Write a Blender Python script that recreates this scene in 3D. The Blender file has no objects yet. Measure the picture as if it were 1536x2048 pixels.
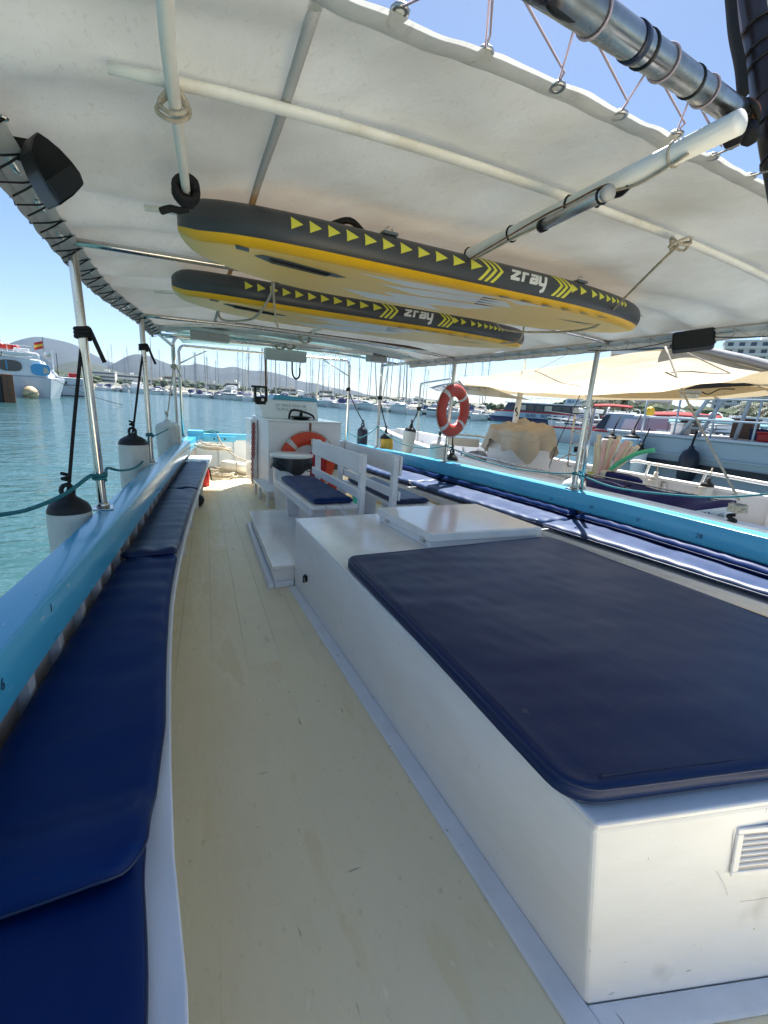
import bpy, bmesh, math, random
from mathutils import Vector, Matrix, noise
random.seed(7)
SC = bpy.context.scene
COL = SC.collection
RAD = math.radians

# ------------------------------------------------------------------ camera
FPX, CXP, CYP, CAMZ = 895.0, 768.0, 1024.0, 1.55
_d = Vector(((319 - CXP) / FPX, -(778 - CYP) / FPX, -1)).normalized()
_up = Vector((1, -0.062, 0)).cross(_d).normalized()
if _up.y < 0: _up = -_up
_xx = _d.cross(_up)
CAMROT = Matrix((_xx, _d, _up))                 # rows are the world axes seen by the camera
cam_data = bpy.data.cameras.new("camera")
cam_data.sensor_fit = 'HORIZONTAL'; cam_data.sensor_width = 36.0
cam_data.lens = FPX / 1536 * 36.0
cam_data.clip_start = 0.02; cam_data.clip_end = 30000
cam = bpy.data.objects.new("camera", cam_data); COL.objects.link(cam)
cam.matrix_world = Matrix.Translation((0, 0, CAMZ)) @ CAMROT.to_4x4()
SC.camera = cam

# ------------------------------------------------------------------ light
SUN_AZ, SUN_EL = RAD(41), RAD(58.5)               # azimuth clockwise from +Y
world = bpy.data.worlds.new("World"); SC.world = world; world.use_nodes = True
wn = world.node_tree; wn.nodes.clear()
sky = wn.nodes.new("ShaderNodeTexSky"); sky.sky_type = 'NISHITA'; sky.sun_disc = False
sky.sun_elevation = SUN_EL; sky.sun_rotation = SUN_AZ
sky.altitude = 0; sky.air_density = 0.9; sky.dust_density = 0.3; sky.ozone_density = 2.2
bg = wn.nodes.new("ShaderNodeBackground"); bg.inputs[1].default_value = 0.062
wo = wn.nodes.new("ShaderNodeOutputWorld")
wn.links.new(sky.outputs[0], bg.inputs[0]); wn.links.new(bg.outputs[0], wo.inputs[0])
sun_data = bpy.data.lights.new("sun", 'SUN'); sun_data.energy = 5.0; sun_data.angle = RAD(0.53)
sun_data.color = (1.0, 0.98, 0.945)
sun = bpy.data.objects.new("sun", sun_data); COL.objects.link(sun)
sdir = Vector((math.sin(SUN_AZ) * math.cos(SUN_EL), math.cos(SUN_AZ) * math.cos(SUN_EL), math.sin(SUN_EL)))
sun.rotation_euler = sdir.to_track_quat('Z', 'Y').to_euler(); sun.location = sdir * 60
SC.view_settings.view_transform = 'Standard'; SC.view_settings.look = 'None'
SC.view_settings.exposure = 1.42; SC.view_settings.gamma = 1.0; SC.view_settings.use_curve_mapping = False
SC.cycles.use_denoising = True
SC.cycles.max_bounces = 8; SC.cycles.diffuse_bounces = 5; SC.cycles.glossy_bounces = 4
SC.cycles.transmission_bounces = 6; SC.cycles.transparent_max_bounces = 8; SC.cycles.volume_bounces = 0
SC.cycles.sample_clamp_indirect = 6.0

# ------------------------------------------------------------------ picture measurements -> places
def ray(u, v):
    return CAMROT @ Vector(((u - CXP) / FPX, -(v - CYP) / FPX, -1))
def Zp(u, v, z): r = ray(u, v); return Vector((0, 0, CAMZ)) + r * ((z - CAMZ) / r.z)
def Xp(u, v, x): r = ray(u, v); return Vector((0, 0, CAMZ)) + r * (x / r.x)
def Yp(u, v, y): r = ray(u, v); return Vector((0, 0, CAMZ)) + r * (y / r.y)
def Dp(u, v, d): return Vector((0, 0, CAMZ)) + ray(u, v) * d
def lerp(a, b, t): return a + (b - a) * t
def curve(pts):
    pts = sorted(pts)
    def f(y):
        if y <= pts[0][0]:
            (a, b), (c, d) = pts[0], pts[1]; return b + (y - a) * (d - b) / (c - a)
        if y >= pts[-1][0]:
            (a, b), (c, d) = pts[-2], pts[-1]; return d + (y - c) * (d - b) / (c - a)
        for i in range(len(pts) - 1):
            if pts[i][0] <= y <= pts[i + 1][0]:
                p1, p2 = pts[i], pts[i + 1]
                p0 = pts[i - 1] if i else (2 * p1[0] - p2[0], 2 * p1[1] - p2[1])
                p3 = pts[i + 2] if i + 2 < len(pts) else (2 * p2[0] - p1[0], 2 * p2[1] - p1[1])
                m1 = (p2[1] - p0[1]) / (p2[0] - p0[0]); m2 = (p3[1] - p1[1]) / (p3[0] - p1[0])
                h = p2[0] - p1[0]; t = (y - p1[0]) / h
                return ((2*t**3-3*t*t+1)*p1[1] + (t**3-2*t*t+t)*h*m1 + (-2*t**3+3*t*t)*p2[1] + (t**3-t*t)*h*m2)
    return f

# ------------------------------------------------------------------ materials
def _n(nt, t, **kw):
    n = nt.nodes.new(t)
    for k, v in kw.items(): setattr(n, k, v)
    return n
def ramp(nt, a, b, ca=(0, 0, 0, 1), cb=(1, 1, 1, 1)):
    r = _n(nt, "ShaderNodeValToRGB"); e = r.color_ramp.elements
    e[0].position = a; e[1].position = b; e[0].color = ca; e[1].color = cb
    return r
def c4(c): return (c[0], c[1], c[2], 1)
def pm(name, col, rough=.5, metal=0.0, col2=None, scale=6, thr=(.42, .68), bump=0.0, bscale=40, spec=.5,
       coat=0.0, detail=5, stretch=(1, 1, 1), specks=None, rvar=0.0, bdist=.01, trans=0.0, alpha=1.0):
    m = bpy.data.materials.new(name); m.use_nodes = True; nt = m.node_tree
    b = nt.nodes["Principled BSDF"]; L = nt.links.new
    b.inputs["Base Color"].default_value = c4(col); b.inputs["Roughness"].default_value = rough
    b.inputs["Metallic"].default_value = metal; b.inputs["Specular IOR Level"].default_value = spec
    b.inputs["Coat Weight"].default_value = coat; b.inputs["Coat Roughness"].default_value = .12
    b.inputs["Transmission Weight"].default_value = trans; b.inputs["Alpha"].default_value = alpha
    tc = _n(nt, "ShaderNodeTexCoord"); mp = _n(nt, "ShaderNodeMapping"); mp.inputs["Scale"].default_value = stretch
    L(tc.outputs["Object"], mp.inputs[0])
    out = None
    if col2:
        n1 = _n(nt, "ShaderNodeTexNoise"); n1.inputs["Scale"].default_value = scale; n1.inputs["Detail"].default_value = detail
        n1.inputs["Roughness"].default_value = .6
        L(mp.outputs[0], n1.inputs["Vector"]); r = ramp(nt, *thr); L(n1.outputs[0], r.inputs[0])
        mx = _n(nt, "ShaderNodeMixRGB"); mx.inputs[1].default_value = c4(col); mx.inputs[2].default_value = c4(col2)
        L(r.outputs[0], mx.inputs[0]); out = mx.outputs[0]
        if rvar:
            ma = _n(nt, "ShaderNodeMath", operation='MULTIPLY_ADD'); ma.inputs[1].default_value = rvar; ma.inputs[2].default_value = rough
            L(r.outputs[0], ma.inputs[0]); L(ma.outputs[0], b.inputs["Roughness"])
    if specks:
        for sc_, lo, hi, sk, strch in specks:
            mp2 = _n(nt, "ShaderNodeMapping"); mp2.inputs["Scale"].default_value = strch; L(tc.outputs["Object"], mp2.inputs[0])
            n2 = _n(nt, "ShaderNodeTexNoise"); n2.inputs["Scale"].default_value = sc_; n2.inputs["Detail"].default_value = 3
            L(mp2.outputs[0], n2.inputs["Vector"]); r2 = ramp(nt, lo, hi); L(n2.outputs[0], r2.inputs[0])
            mx2 = _n(nt, "ShaderNodeMixRGB"); mx2.inputs[2].default_value = c4(sk)
            if out: L(out, mx2.inputs[1])
            else: mx2.inputs[1].default_value = c4(col)
            L(r2.outputs[0], mx2.inputs[0]); out = mx2.outputs[0]
    if out: L(out, b.inputs["Base Color"])
    if bump:
        n3 = _n(nt, "ShaderNodeTexNoise"); n3.inputs["Scale"].default_value = bscale; n3.inputs["Detail"].default_value = 4
        L(mp.outputs[0], n3.inputs["Vector"]); bp = _n(nt, "ShaderNodeBump"); bp.inputs["Strength"].default_value = bump
        bp.inputs["Distance"].default_value = bdist; L(n3.outputs[0], bp.inputs["Height"]); L(bp.outputs[0], b.inputs["Normal"])
    return m
M = {}
scuff = (0.16, 0.15, 0.14)
M['white'] = pm('white_paint', (.86, .86, .86), .32, col2=(.80, .80, .78), scale=3, bump=.26, bscale=24, rvar=.15, stretch=(.5, .5, 1.6), bdist=.006,
                specks=[(95, .745, .775, scuff, (1, 1, .3)), (38, .76, .79, (.34, .33, .32), (.35, .35, 2.2)), (6, .66, .84, (.70, .69, .66), (1, 1, 1)), (22, .72, .80, (.62, .60, .56), (1, 1, .25)), (150, .72, .78, (.58, .57, .55), (1, 1, 1))])
M['white_gloss'] = pm('white_gloss_paint', (.85, .85, .84), .16, col2=(.79, .77, .74), scale=4, bump=.06, bscale=14, coat=.3,
                specks=[(40, .73, .76, (.45, .42, .40), (1, .4, 1))])
M['skirt'] = pm('pale_blue_white_paint', (.74, .77, .82), .3, col2=(.68, .71, .76), scale=7, bump=.12, bscale=25,
                specks=[(60, .71, .74, (.3, .32, .35), (1, .3, 1))])
M['wood_white'] = pm('white_painted_wood', (.84, .84, .85), .4, col2=(.73, .73, .74), scale=5, bump=.12, bscale=30, stretch=(1, .3, 1),
                specks=[(30, .72, .76, (.42, .40, .38), (1, .25, 1))])
M['deck'] = pm('cream_deck_paint', (.85, .75, .52), .40, col2=(.81, .71, .485), scale=2.2, bump=.62, bscale=15, rvar=.18, bdist=.009, detail=8, stretch=(1.5, .8, 1),
                specks=[(7, .58, .80, (.78, .67, .43), (1, .5, 1)), (34, .64, .78, (.68, .57, .36), (1.2, .7, 1)), (5, .60, .66, (.80, .68, .43), (1.6, .35, 1)), (62, .765, .785, (.16, .12, .08), (1, 1, 1)), (120, .70, .80, (.60, .50, .31), (1, .6, 1)), (26, .70, .78, (.92, .84, .63), (1.5, .5, 1)), (18, .735, .77, (.46, .38, .25), (.25, 1.8, 1)), (15, .74, .77, (.46, .38, .25), (2.2, .3, 1))])
M['deck_worn'] = pm('worn_cream_deck_paint', (.84, .745, .52), .42, col2=(.78, .70, .50), scale=5, thr=(.40, .75), bump=.22, bscale=45, rvar=.1, bdist=.006,
                specks=[(22, .62, .76, (.88, .80, .60), (1.5, .5, 1)), (12, .64, .74, (.68, .60, .42), (1, .35, 1)), (80, .755, .78, (.13, .10, .07), (1, 1, 1))])
M['blue'] = pm('sky_blue_gloss_paint', (.065, .42, .66), .20, col2=(.085, .46, .68), scale=3, bump=.08, bscale=18, coat=.4, stretch=(1, .4, 1),
                specks=[(35, .68, .73, (.26, .52, .66), (1, .3, 1)), (14, .70, .76, (.05, .30, .48), (1, .25, 1)), (60, .725, .75, (.05, .12, .16), (1, .5, 1)), (26, .745, .765, (.62, .66, .66), (1, .4, 1))])
M['blue_dark'] = pm('teal_blue_paint', (.04, .24, .36), .3, col2=(.05, .28, .40), scale=4, bump=.1)
M['lining'] = pm('grey_hull_lining', (.50, .47, .45), .6, col2=(.38, .35, .33), scale=5, bump=.2, bscale=20, stretch=(1, .4, 1))
M['rib'] = pm('pale_grey_rib_paint', (.60, .59, .60), .5, col2=(.46, .44, .42), scale=8, bump=.15)
M['navy'] = pm('navy_vinyl', (.0040, .023, .112), .42, col2=(.0055, .028, .120), scale=3, bump=.10, bscale=220, rvar=.1, bdist=.002, spec=.09,
                specks=[(6, .66, .80, (.012, .03, .09), (1, 1, 1)), (45, .72, .78, (.02, .035, .08), (.4, 1.6, 1))])
M['navy_worn'] = pm('worn_navy_vinyl', (.0042, .020, .082), .37, col2=(.0062, .024, .086), scale=2.6, thr=(.3, .8), bump=.16, bscale=110, rvar=.07, bdist=.003, spec=.26,
                specks=[(24, .62, .80, (.016, .032, .078), (.25, 2.6, 1)), (70, .66, .80, (.026, .040, .078), (.3, 2.4, 1)), (11, .74, .78, (.05, .06, .08), (1, 1, 1))])
M['navy_faded'] = pm('faded_navy_vinyl', (.009, .032, .105), .42, col2=(.015, .044, .13), scale=4, bump=.12, bscale=120, rvar=.1, bdist=.003, spec=.4)
M['deck_gap'] = pm('dirty_seam', (.42, .36, .24), .8)
M['navy_side'] = pm('faded_navy_vinyl_edge', (.008, .022, .075), .4, col2=(.014, .030, .085), scale=7, bump=.08, bscale=160, bdist=.002)
M['stitch'] = pm('thread', (.05, .06, .09), .8)
M['steel'] = pm('stainless_steel', (.62, .60, .57), .16, 1.0, col2=(.50, .47, .43), scale=9, rvar=.22, stretch=(1, 1, .2))
M['boom_steel'] = pm('weathered_boom_steel', (.44, .41, .36), .20, 1.0, col2=(.30, .28, .24), scale=7, rvar=.2, stretch=(1, 1, 1))
M['steel_dull'] = pm('dull_aluminium', (.55, .55, .54), .38, 1.0, col2=(.42, .41, .40), scale=7)
M['white_pole'] = pm('chalky_white_paint', (.88, .86, .80), .5, col2=(.76, .72, .63), scale=9, bump=.15, bscale=30, stretch=(1, .3, 1))
M['rope_black'] = pm('black_rope', (.012, .012, .013), .85, bump=.6, bscale=260, bdist=.004)
M['rope_teal'] = pm('teal_rope', (.02, .16, .18), .8, col2=(.03, .22, .25), scale=60, bump=.6, bscale=240, bdist=.004)
M['rope_cream'] = pm('cream_rope', (.52, .46, .36), .85, col2=(.34, .29, .22), scale=30, bump=.6, bscale=220, bdist=.004)
M['rope_pink'] = pm('pale_lilac_cord', (.45, .36, .40), .8, bump=.4, bscale=300, bdist=.003)
M['black'] = pm('black_plastic', (.006, .0065, .007), .42, bump=.05, bscale=90, spec=.25)
M['black_soft'] = pm('black_rubber', (.007, .0075, .008), .55, bump=.15, bscale=60)
M['grille'] = pm('black_grille', (.006, .006, .006), .6, bump=.5, bscale=420, bdist=.003)
M['fender'] = pm('off_white_vinyl', (.66, .64, .58), .42, col2=(.48, .45, .38), scale=5, bump=.1, bscale=30, stretch=(1, 1, .4),
                specks=[(26, .68, .76, (.25, .23, .19), (1, 1, .5))])
M['fender_navy'] = pm('navy_fender_vinyl', (.012, .016, .03), .4, bump=.05)
M['fender_yellow'] = pm('amber_fender_vinyl', (.72, .36, .03), .42, col2=(.42, .24, .05), scale=8, thr=(.5, .7), bump=.1)
M['orange'] = pm('orange_red_foam', (.72, .065, .018), .48, col2=(.58, .05, .018), scale=6, bump=.12, bscale=40)
M['ring_red'] = pm('weathered_red_foam', (.52, .05, .028), .5, col2=(.40, .05, .035), scale=7, bump=.15, bscale=40)
M['tape'] = pm('grey_reflective_tape', (.62, .60, .56), .4, col2=(.5, .48, .44), scale=14)
M['red'] = pm('red_plastic', (.50, .02, .02), .4)
M['red_bag'] = pm('crimson_fabric', (.42, .015, .03), .7, bump=.3, bscale=60)
M['sup_grey'] = pm('charcoal_board_rail', (.052, .055, .06), .42, col2=(.045, .047, .05), scale=4, bump=.06, bscale=120, bdist=.002)
M['sup_yellow'] = pm('golden_yellow_board_pvc', (.90, .50, .010), .4, col2=(.80, .44, .015), scale=3)
M['sup_deck'] = pm('orange_yellow_board_pvc', (.82, .43, .05), .5)
M['sup_white'] = pm('white_board_pvc', (.80, .80, .78), .4, col2=(.74, .74, .72), scale=4)
M['sup_cream'] = pm('cream_board_pvc', (.92, .60, .15), .42, col2=(.92, .64, .20), scale=1.6, bump=.03, bscale=200, bdist=.001)
M['print_yellow'] = pm('lime_yellow_print', (.72, .68, .07), .5)
M['print_amber'] = pm('amber_print', (.78, .50, .03), .5)
M['print_white'] = pm('white_print', (.74, .74, .72), .5)
M['print_grey'] = pm('slate_print', (.10, .11, .12), .5)
M['eva'] = pm('slate_eva_pad', (.12, .15, .17), .7, bump=.2, bscale=120)
M['ink'] = pm('dark_blue_marker_ink', (.02, .06, .12), .6)
M['ink_grey'] = pm('grey_marker_ink', (.25, .25, .26), .6)
M['chain'] = pm('red_painted_chain', (.34, .012, .02), .4, .0, col2=(.25, .05, .04), scale=40)
M['bag'] = pm('black_bin_liner', (.010, .010, .011), .28, bump=.5, bscale=18, bdist=.02)
M['rust'] = pm('rusty_steel', (.26, .10, .04), .7, col2=(.12, .06, .04), scale=40)
M['teak'] = pm('dark_varnished_spar', (.045, .022, .016), .35, col2=(.02, .012, .012), scale=6, bump=.15, bscale=30, stretch=(1, 1, .2))
M['tape_black'] = pm('black_tape', (.006, .006, .007), .4)
M['tape_navy'] = pm('navy_tape', (.012, .02, .05), .4)
M['crate'] = pm('brown_crate', (.12, .06, .035), .6, col2=(.08, .04, .03), scale=12)
M['teal_plastic'] = pm('turquoise_plastic', (.03, .50, .45), .4)
M['grey_pad'] = pm('grey_lamp_housing', (.46, .45, .42), .5)
M['brown_wood'] = pm('weathered_pile_wood', (.20, .085, .04), .8, col2=(.09, .05, .03), scale=6, bump=.5, bscale=20, stretch=(1, 1, .15))

def fabric(name, col, tcol, w_trans, dirt, rough=.8, wr=.35, spots=False):
    m = bpy.data.materials.new(name); m.use_nodes = True; nt = m.node_tree; L = nt.links.new
    nt.nodes.clear(); o = _n(nt, "ShaderNodeOutputMaterial")
    tc = _n(nt, "ShaderNodeTexCoord")
    n1 = _n(nt, "ShaderNodeTexNoise"); n1.inputs["Scale"].default_value = 1.7; n1.inputs["Detail"].default_value = 6
    L(tc.outputs["Object"], n1.inputs["Vector"]); r = ramp(nt, .40, .72); L(n1.outputs[0], r.inputs[0])
    mx = _n(nt, "ShaderNodeMixRGB"); mx.inputs[1].default_value = c4(col); mx.inputs[2].default_value = c4(dirt); L(r.outputs[0], mx.inputs[0])
    mp = _n(nt, "ShaderNodeMapping"); mp.inputs["Scale"].default_value = (1, .5, 1); mp.inputs["Rotation"].default_value = (0, 0, .6); L(tc.outputs["Object"], mp.inputs[0])
    n2 = _n(nt, "ShaderNodeTexNoise"); n2.inputs["Scale"].default_value = 70 if spots else 26; n2.inputs["Detail"].default_value = 6; n2.inputs["Distortion"].default_value = 1.5; L(mp.outputs[0], n2.inputs["Vector"])
    r2 = ramp(nt, .58, .90) if spots else ramp(nt, .60, .80); L(n2.outputs[0], r2.inputs[0])
    mx2 = _n(nt, "ShaderNodeMixRGB"); mx2.inputs[2].default_value = (col[0]*.62, col[1]*.58, col[2]*.52, 1); L(mx.outputs[0], mx2.inputs[1]); L(r2.outputs[0], mx2.inputs[0])
    d = _n(nt, "ShaderNodeBsdfPrincipled"); d.inputs["Roughness"].default_value = rough; d.inputs["Specular IOR Level"].default_value = .3
    L(mx2.outputs[0], d.inputs["Base Color"])
    t = _n(nt, "ShaderNodeBsdfTranslucent")
    mx3 = _n(nt, "ShaderNodeMixRGB", blend_type='MULTIPLY'); mx3.inputs[0].default_value = 1; mx3.inputs[2].default_value = c4(tcol)
    L(mx2.outputs[0], mx3.inputs[1]); L(mx3.outputs[0], t.inputs[0])
    n3 = _n(nt, "ShaderNodeTexNoise"); n3.inputs["Scale"].default_value = 3.2; n3.inputs["Detail"].default_value = 5; n3.inputs["Distortion"].default_value = .8; L(mp.outputs[0], n3.inputs["Vector"])
    bp = _n(nt, "ShaderNodeBump"); bp.inputs["Strength"].default_value = wr; bp.inputs["Distance"].default_value = .06
    L(n3.outputs[0], bp.inputs["Height"]); L(bp.outputs[0], d.inputs["Normal"]); L(bp.outputs[0], t.inputs["Normal"])
    s = _n(nt, "ShaderNodeMixShader"); s.inputs[0].default_value = w_trans; L(d.outputs[0], s.inputs[1]); L(t.outputs[0], s.inputs[2]); L(s.outputs[0], o.inputs[0])
    return m
M['canopy'] = fabric('white_awning_canvas', (.54, .55, .53), (1, .99, .95), .104, (.40, .395, .36), spots=True)
M['canopy_hem'] = fabric('grey_white_canvas_hem', (.66, .66, .64), (.95, .96, .96), .30, (.58, .58, .56), wr=.5)
M['roof'] = fabric('pale_teal_roof_sheet', (.70, .78, .77), (.85, 1, 1), .34, (.62, .70, .70), rough=.4, wr=.08)
M['beige'] = fabric('beige_awning_canvas', (.66, .545, .37), (1, .90, .74), .20, (.62, .51, .345), wr=.35)
M['tan_tarp'] = fabric('tan_tarpaulin', (.56, .485, .38), (1, .92, .8), .12, (.45, .38, .29), wr=1.0)
M['grey_tarp'] = fabric('grey_canvas', (.36, .36, .37), (1, 1, 1), .1, (.3, .3, .31), wr=.5)
M['strap'] = fabric('grey_webbing', (.56, .56, .56), (1, 1, 1), .15, (.5, .5, .5), wr=.3)
M['navy_tarp'] = pm('navy_tarpaulin', (.008, .014, .095), .6, spec=.15, col2=(.010, .019, .115), scale=5, bump=.5, bscale=9, bdist=.03)

# ------------------------------------------------------------------ mesh helpers
WL = {}
class MB:
    def __init__(s): s.v = []; s.f = []; s.m = []; s.mi = 0
    def add(s, vs, fs, mi=None):
        b = len(s.v); s.v += [Vector(p) for p in vs]
        for f in fs: s.f.append([b + i for i in f]); s.m.append(s.mi if mi is None else mi)
    def box(s, c, d, rot=None, mi=None):
        x, y, z = d[0] / 2, d[1] / 2, d[2] / 2
        vs = [Vector((a, b, e)) for e in (-z, z) for b in (-y, y) for a in (-x, x)]
        if rot is not None:
            R = rot if isinstance(rot, Matrix) else Matrix.Rotation(rot, 3, 'Z')
            vs = [R @ p for p in vs]
        c = Vector(c)
        s.add([p + c for p in vs], [(0, 2, 3, 1), (4, 5, 7, 6), (0, 1, 5, 4), (2, 6, 7, 3), (0, 4, 6, 2), (1, 3, 7, 5)], mi); return s
    def hexa(s, b, t, mi=None):
        """b, t: four points each, same winding"""
        s.add(list(b) + list(t), [(3, 2, 1, 0), (4, 5, 6, 7), (0, 1, 5, 4), (1, 2, 6, 5), (2, 3, 7, 6), (3, 0, 4, 7)], mi); return s
    def prism(s, poly, z0, z1, mi=None):
        n = len(poly); vs = [(p[0], p[1], z0) for p in poly] + [(p[0], p[1], z1) for p in poly]
        s.add(vs, [tuple(range(n - 1, -1, -1)), tuple(range(n, 2 * n))] + [(i, (i + 1) % n, n + (i + 1) % n, n + i) for i in range(n)], mi); return s
    def bar(s, a, b, w, h, mi=None, up=(0, 0, 1)):
        a, b = Vector(a), Vector(b); d = (b - a).normalized(); u = Vector(up); sd = d.cross(u)
        if sd.length < 1e-4: sd = d.cross(Vector((1, 0, 0)))
        sd.normalize(); u = sd.cross(d)
        q = lambda p: [p + sd * (w/2) * i + u * (h/2) * j for i, j in ((-1, -1), (1, -1), (1, 1), (-1, 1))]
        s.hexa(q(a), q(b), mi); return s
    def loft(s, secs, closed=True, cap=True, mi=None):
        n = len(secs[0]); vs = [p for sec in secs for p in sec]; fs = []
        for i in range(len(secs) - 1):
            for j in range(n if closed else n - 1):
                k = (j + 1) % n; fs.append((i*n + j, i*n + k, (i+1)*n + k, (i+1)*n + j))
        if cap and closed:
            fs.append(tuple(range(n - 1, -1, -1))); fs.append(tuple((len(secs)-1)*n + j for j in range(n)))
        s.add(vs, fs, mi); return s
    def tube(s, path, r, seg=8, mi=None, cap=True, closed=False):
        path = [Vector(p) for p in path]; n = len(path); secs = []
        rr = r if isinstance(r, (list, tuple)) else [r] * n
        t0 = (path[1] - path[0]).normalized(); ref = Vector((0, 0, 1)) if abs(t0.z) < .9 else Vector((1, 0, 0))
        u = t0.cross(ref).normalized()
        for i, p in enumerate(path):
            if closed: t = path[(i + 1) % n] - path[i - 1]
            else: t = path[min(i + 1, n - 1)] - path[max(i - 1, 0)]
            t.normalize(); u = (u - t * u.dot(t))
            if u.length < 1e-6: u = t.cross(Vector((1, .3, .2)))
            u.normalize(); w = t.cross(u)
            secs.append([p + (u * math.cos(a) + w * math.sin(a)) * rr[i] for a in (2 * math.pi * k / seg for k in range(seg))])
        if closed: secs.append(secs[0]); cap = False
        s.loft(secs, True, cap, mi); return s
    def lathe(s, prof, c=(0, 0, 0), seg=16, rot=None, mi=None, sx=1.0):
        c = Vector(c); secs = []
        for r, z in prof:
            sec = [Vector((r * math.cos(2*math.pi*k/seg) * sx, r * math.sin(2*math.pi*k/seg), z)) for k in range(seg)]
            if rot is not None: sec = [rot @ p for p in sec]
            secs.append([p + c for p in sec])
        s.loft(secs, True, True, mi); return s
    def grid(s, fn, nu, nv, mi=None):
        vs = [fn(i / nu, j / nv) for i in range(nu + 1) for j in range(nv + 1)]
        s.add(vs, [(i*(nv+1)+j, (i+1)*(nv+1)+j, (i+1)*(nv+1)+j+1, i*(nv+1)+j+1) for i in range(nu) for j in range(nv)], mi); return s
    def build(s, name, mats, parent=None, smooth=False, bevel=0, origin=None, seg=2, auto=None, solid=0):
        mats = mats if isinstance(mats, (list, tuple)) else [mats]
        if parent is not None: o0 = WL[parent.name]
        elif origin is not None: o0 = Vector(origin)
        else:
            xs = [p.x for p in s.v]; ys = [p.y for p in s.v]; zs = [p.z for p in s.v]
            o0 = Vector(((min(xs) + max(xs)) / 2, (min(ys) + max(ys)) / 2, min(zs)))
        me = bpy.data.meshes.new(name); me.from_pydata([p - o0 for p in s.v], [], s.f)
        for m in mats: me.materials.append(M[m] if isinstance(m, str) else m)
        me.polygons.foreach_set('material_index', s.m)
        if smooth: me.polygons.foreach_set('use_smooth', [True] * len(s.f))
        bm = bmesh.new(); bm.from_mesh(me); bmesh.ops.recalc_face_normals(bm, faces=bm.faces); bm.to_mesh(me); bm.free()
        if auto: me.set_sharp_from_angle(angle=RAD(auto))
        o = bpy.data.objects.new(name, me); COL.objects.link(o); o.parent = parent
        if parent is None: o.location = o0
        if bevel:
            b = o.modifiers.new('bevel', 'BEVEL'); b.width = bevel; b.segments = seg; b.limit_method = 'ANGLE'; b.angle_limit = RAD(40)
        if solid:
            b = o.modifiers.new('thickness', 'SOLIDIFY'); b.thickness = solid; b.offset = 0
        WL[o.name] = o0
        return o
def tag(o, label, cat, group=None):
    o['label'] = label; o['category'] = cat
    if group: o['group'] = group
    return o
def thing(name, label, cat, loc=(0, 0, 0), group=None):
    o = bpy.data.objects.new(name, None); COL.objects.link(o); o.location = loc; WL[o.name] = Vector(loc)
    o.empty_display_size = .2
    return tag(o, label, cat, group)
def setting(o): o['kind'] = 'structure'; return o
def copy_tree(o, parent=None):
    c = o.copy(); COL.objects.link(c)
    if parent is not None: c.parent = parent
    for ch in list(o.children): copy_tree(ch, c)
    return c
def sm(pts, n=8, closed=False):
    """smooth path through points"""
    P = [Vector(p) for p in pts]; out = []; N = len(P)
    for i in range(N if closed else N - 1):
        p1, p2 = P[i], P[(i + 1) % N]
        p0 = P[i - 1] if (i or closed) else p1 * 2 - p2
        p3 = P[(i + 2) % N] if (closed or i + 2 < N) else p2 * 2 - p1
        for k in range(n):
            t = k / n
            out.append(.5 * ((2*p1) + (p2-p0)*t + (2*p0-5*p1+4*p2-p3)*t*t + (3*p1-p0-3*p2+p3)*t**3))
    if not closed: out.append(P[-1])
    return out
def sag(a, b, d, n=12):
    a, b = Vector(a), Vector(b)
    return [a.lerp(b, k / n) - Vector((0, 0, d * 4 * (k / n) * (1 - k / n))) for k in range(n + 1)]
def rope(name, pts, r, mat, label=None, cat='rope', group=None, parent=None, smooth_n=6, seg=6):
    b = MB().tube(sm(pts, smooth_n) if smooth_n else pts, r, seg)
    o = b.build(name, mat, parent, smooth=True)
    if label: tag(o, label, cat, group)
    return o
def text_mesh(name, body, size, mat, parent, loc, rot, extrude=.0006, shear=0.0, bold=0.0, space=1.0, sx=1.0):
    cu = bpy.data.curves.new(name, 'FONT'); cu.body = body; cu.size = size; cu.extrude = extrude; cu.shear = shear
    cu.offset = bold; cu.space_character = space; cu.align_x = 'CENTER'; cu.align_y = 'CENTER'; cu.resolution_u = 3
    t = bpy.data.objects.new(name, cu); COL.objects.link(t)
    bpy.context.view_layer.update()
    me = bpy.data.meshes.new_from_object(t.evaluated_get(bpy.context.evaluated_depsgraph_get()))
    bpy.data.objects.remove(t); bpy.data.curves.remove(cu)
    Mx = Matrix.Translation(Vector(loc) - WL[parent.name]) @ (rot.to_4x4() if isinstance(rot, Matrix) else rot.to_matrix().to_4x4()) @ Matrix.Diagonal((sx, 1, 1, 1))
    me.transform(Mx); me.materials.clear(); me.materials.append(M[mat]); me.name = name
    o = bpy.data.objects.new(name, me); COL.objects.link(o); o.parent = parent; WL[o.name] = WL[parent.name]
    return o
def frame(xa, ya):
    """rotation whose local x is xa and local y is near ya"""
    x = Vector(xa).normalized(); z = x.cross(Vector(ya)).normalized(); y = z.cross(x)
    return Matrix((x, y, z)).transposed()
def nz(x, y, s, k=0.0): return noise.noise(Vector((x * s + k, y * s + k * 1.7, k)))
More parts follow.
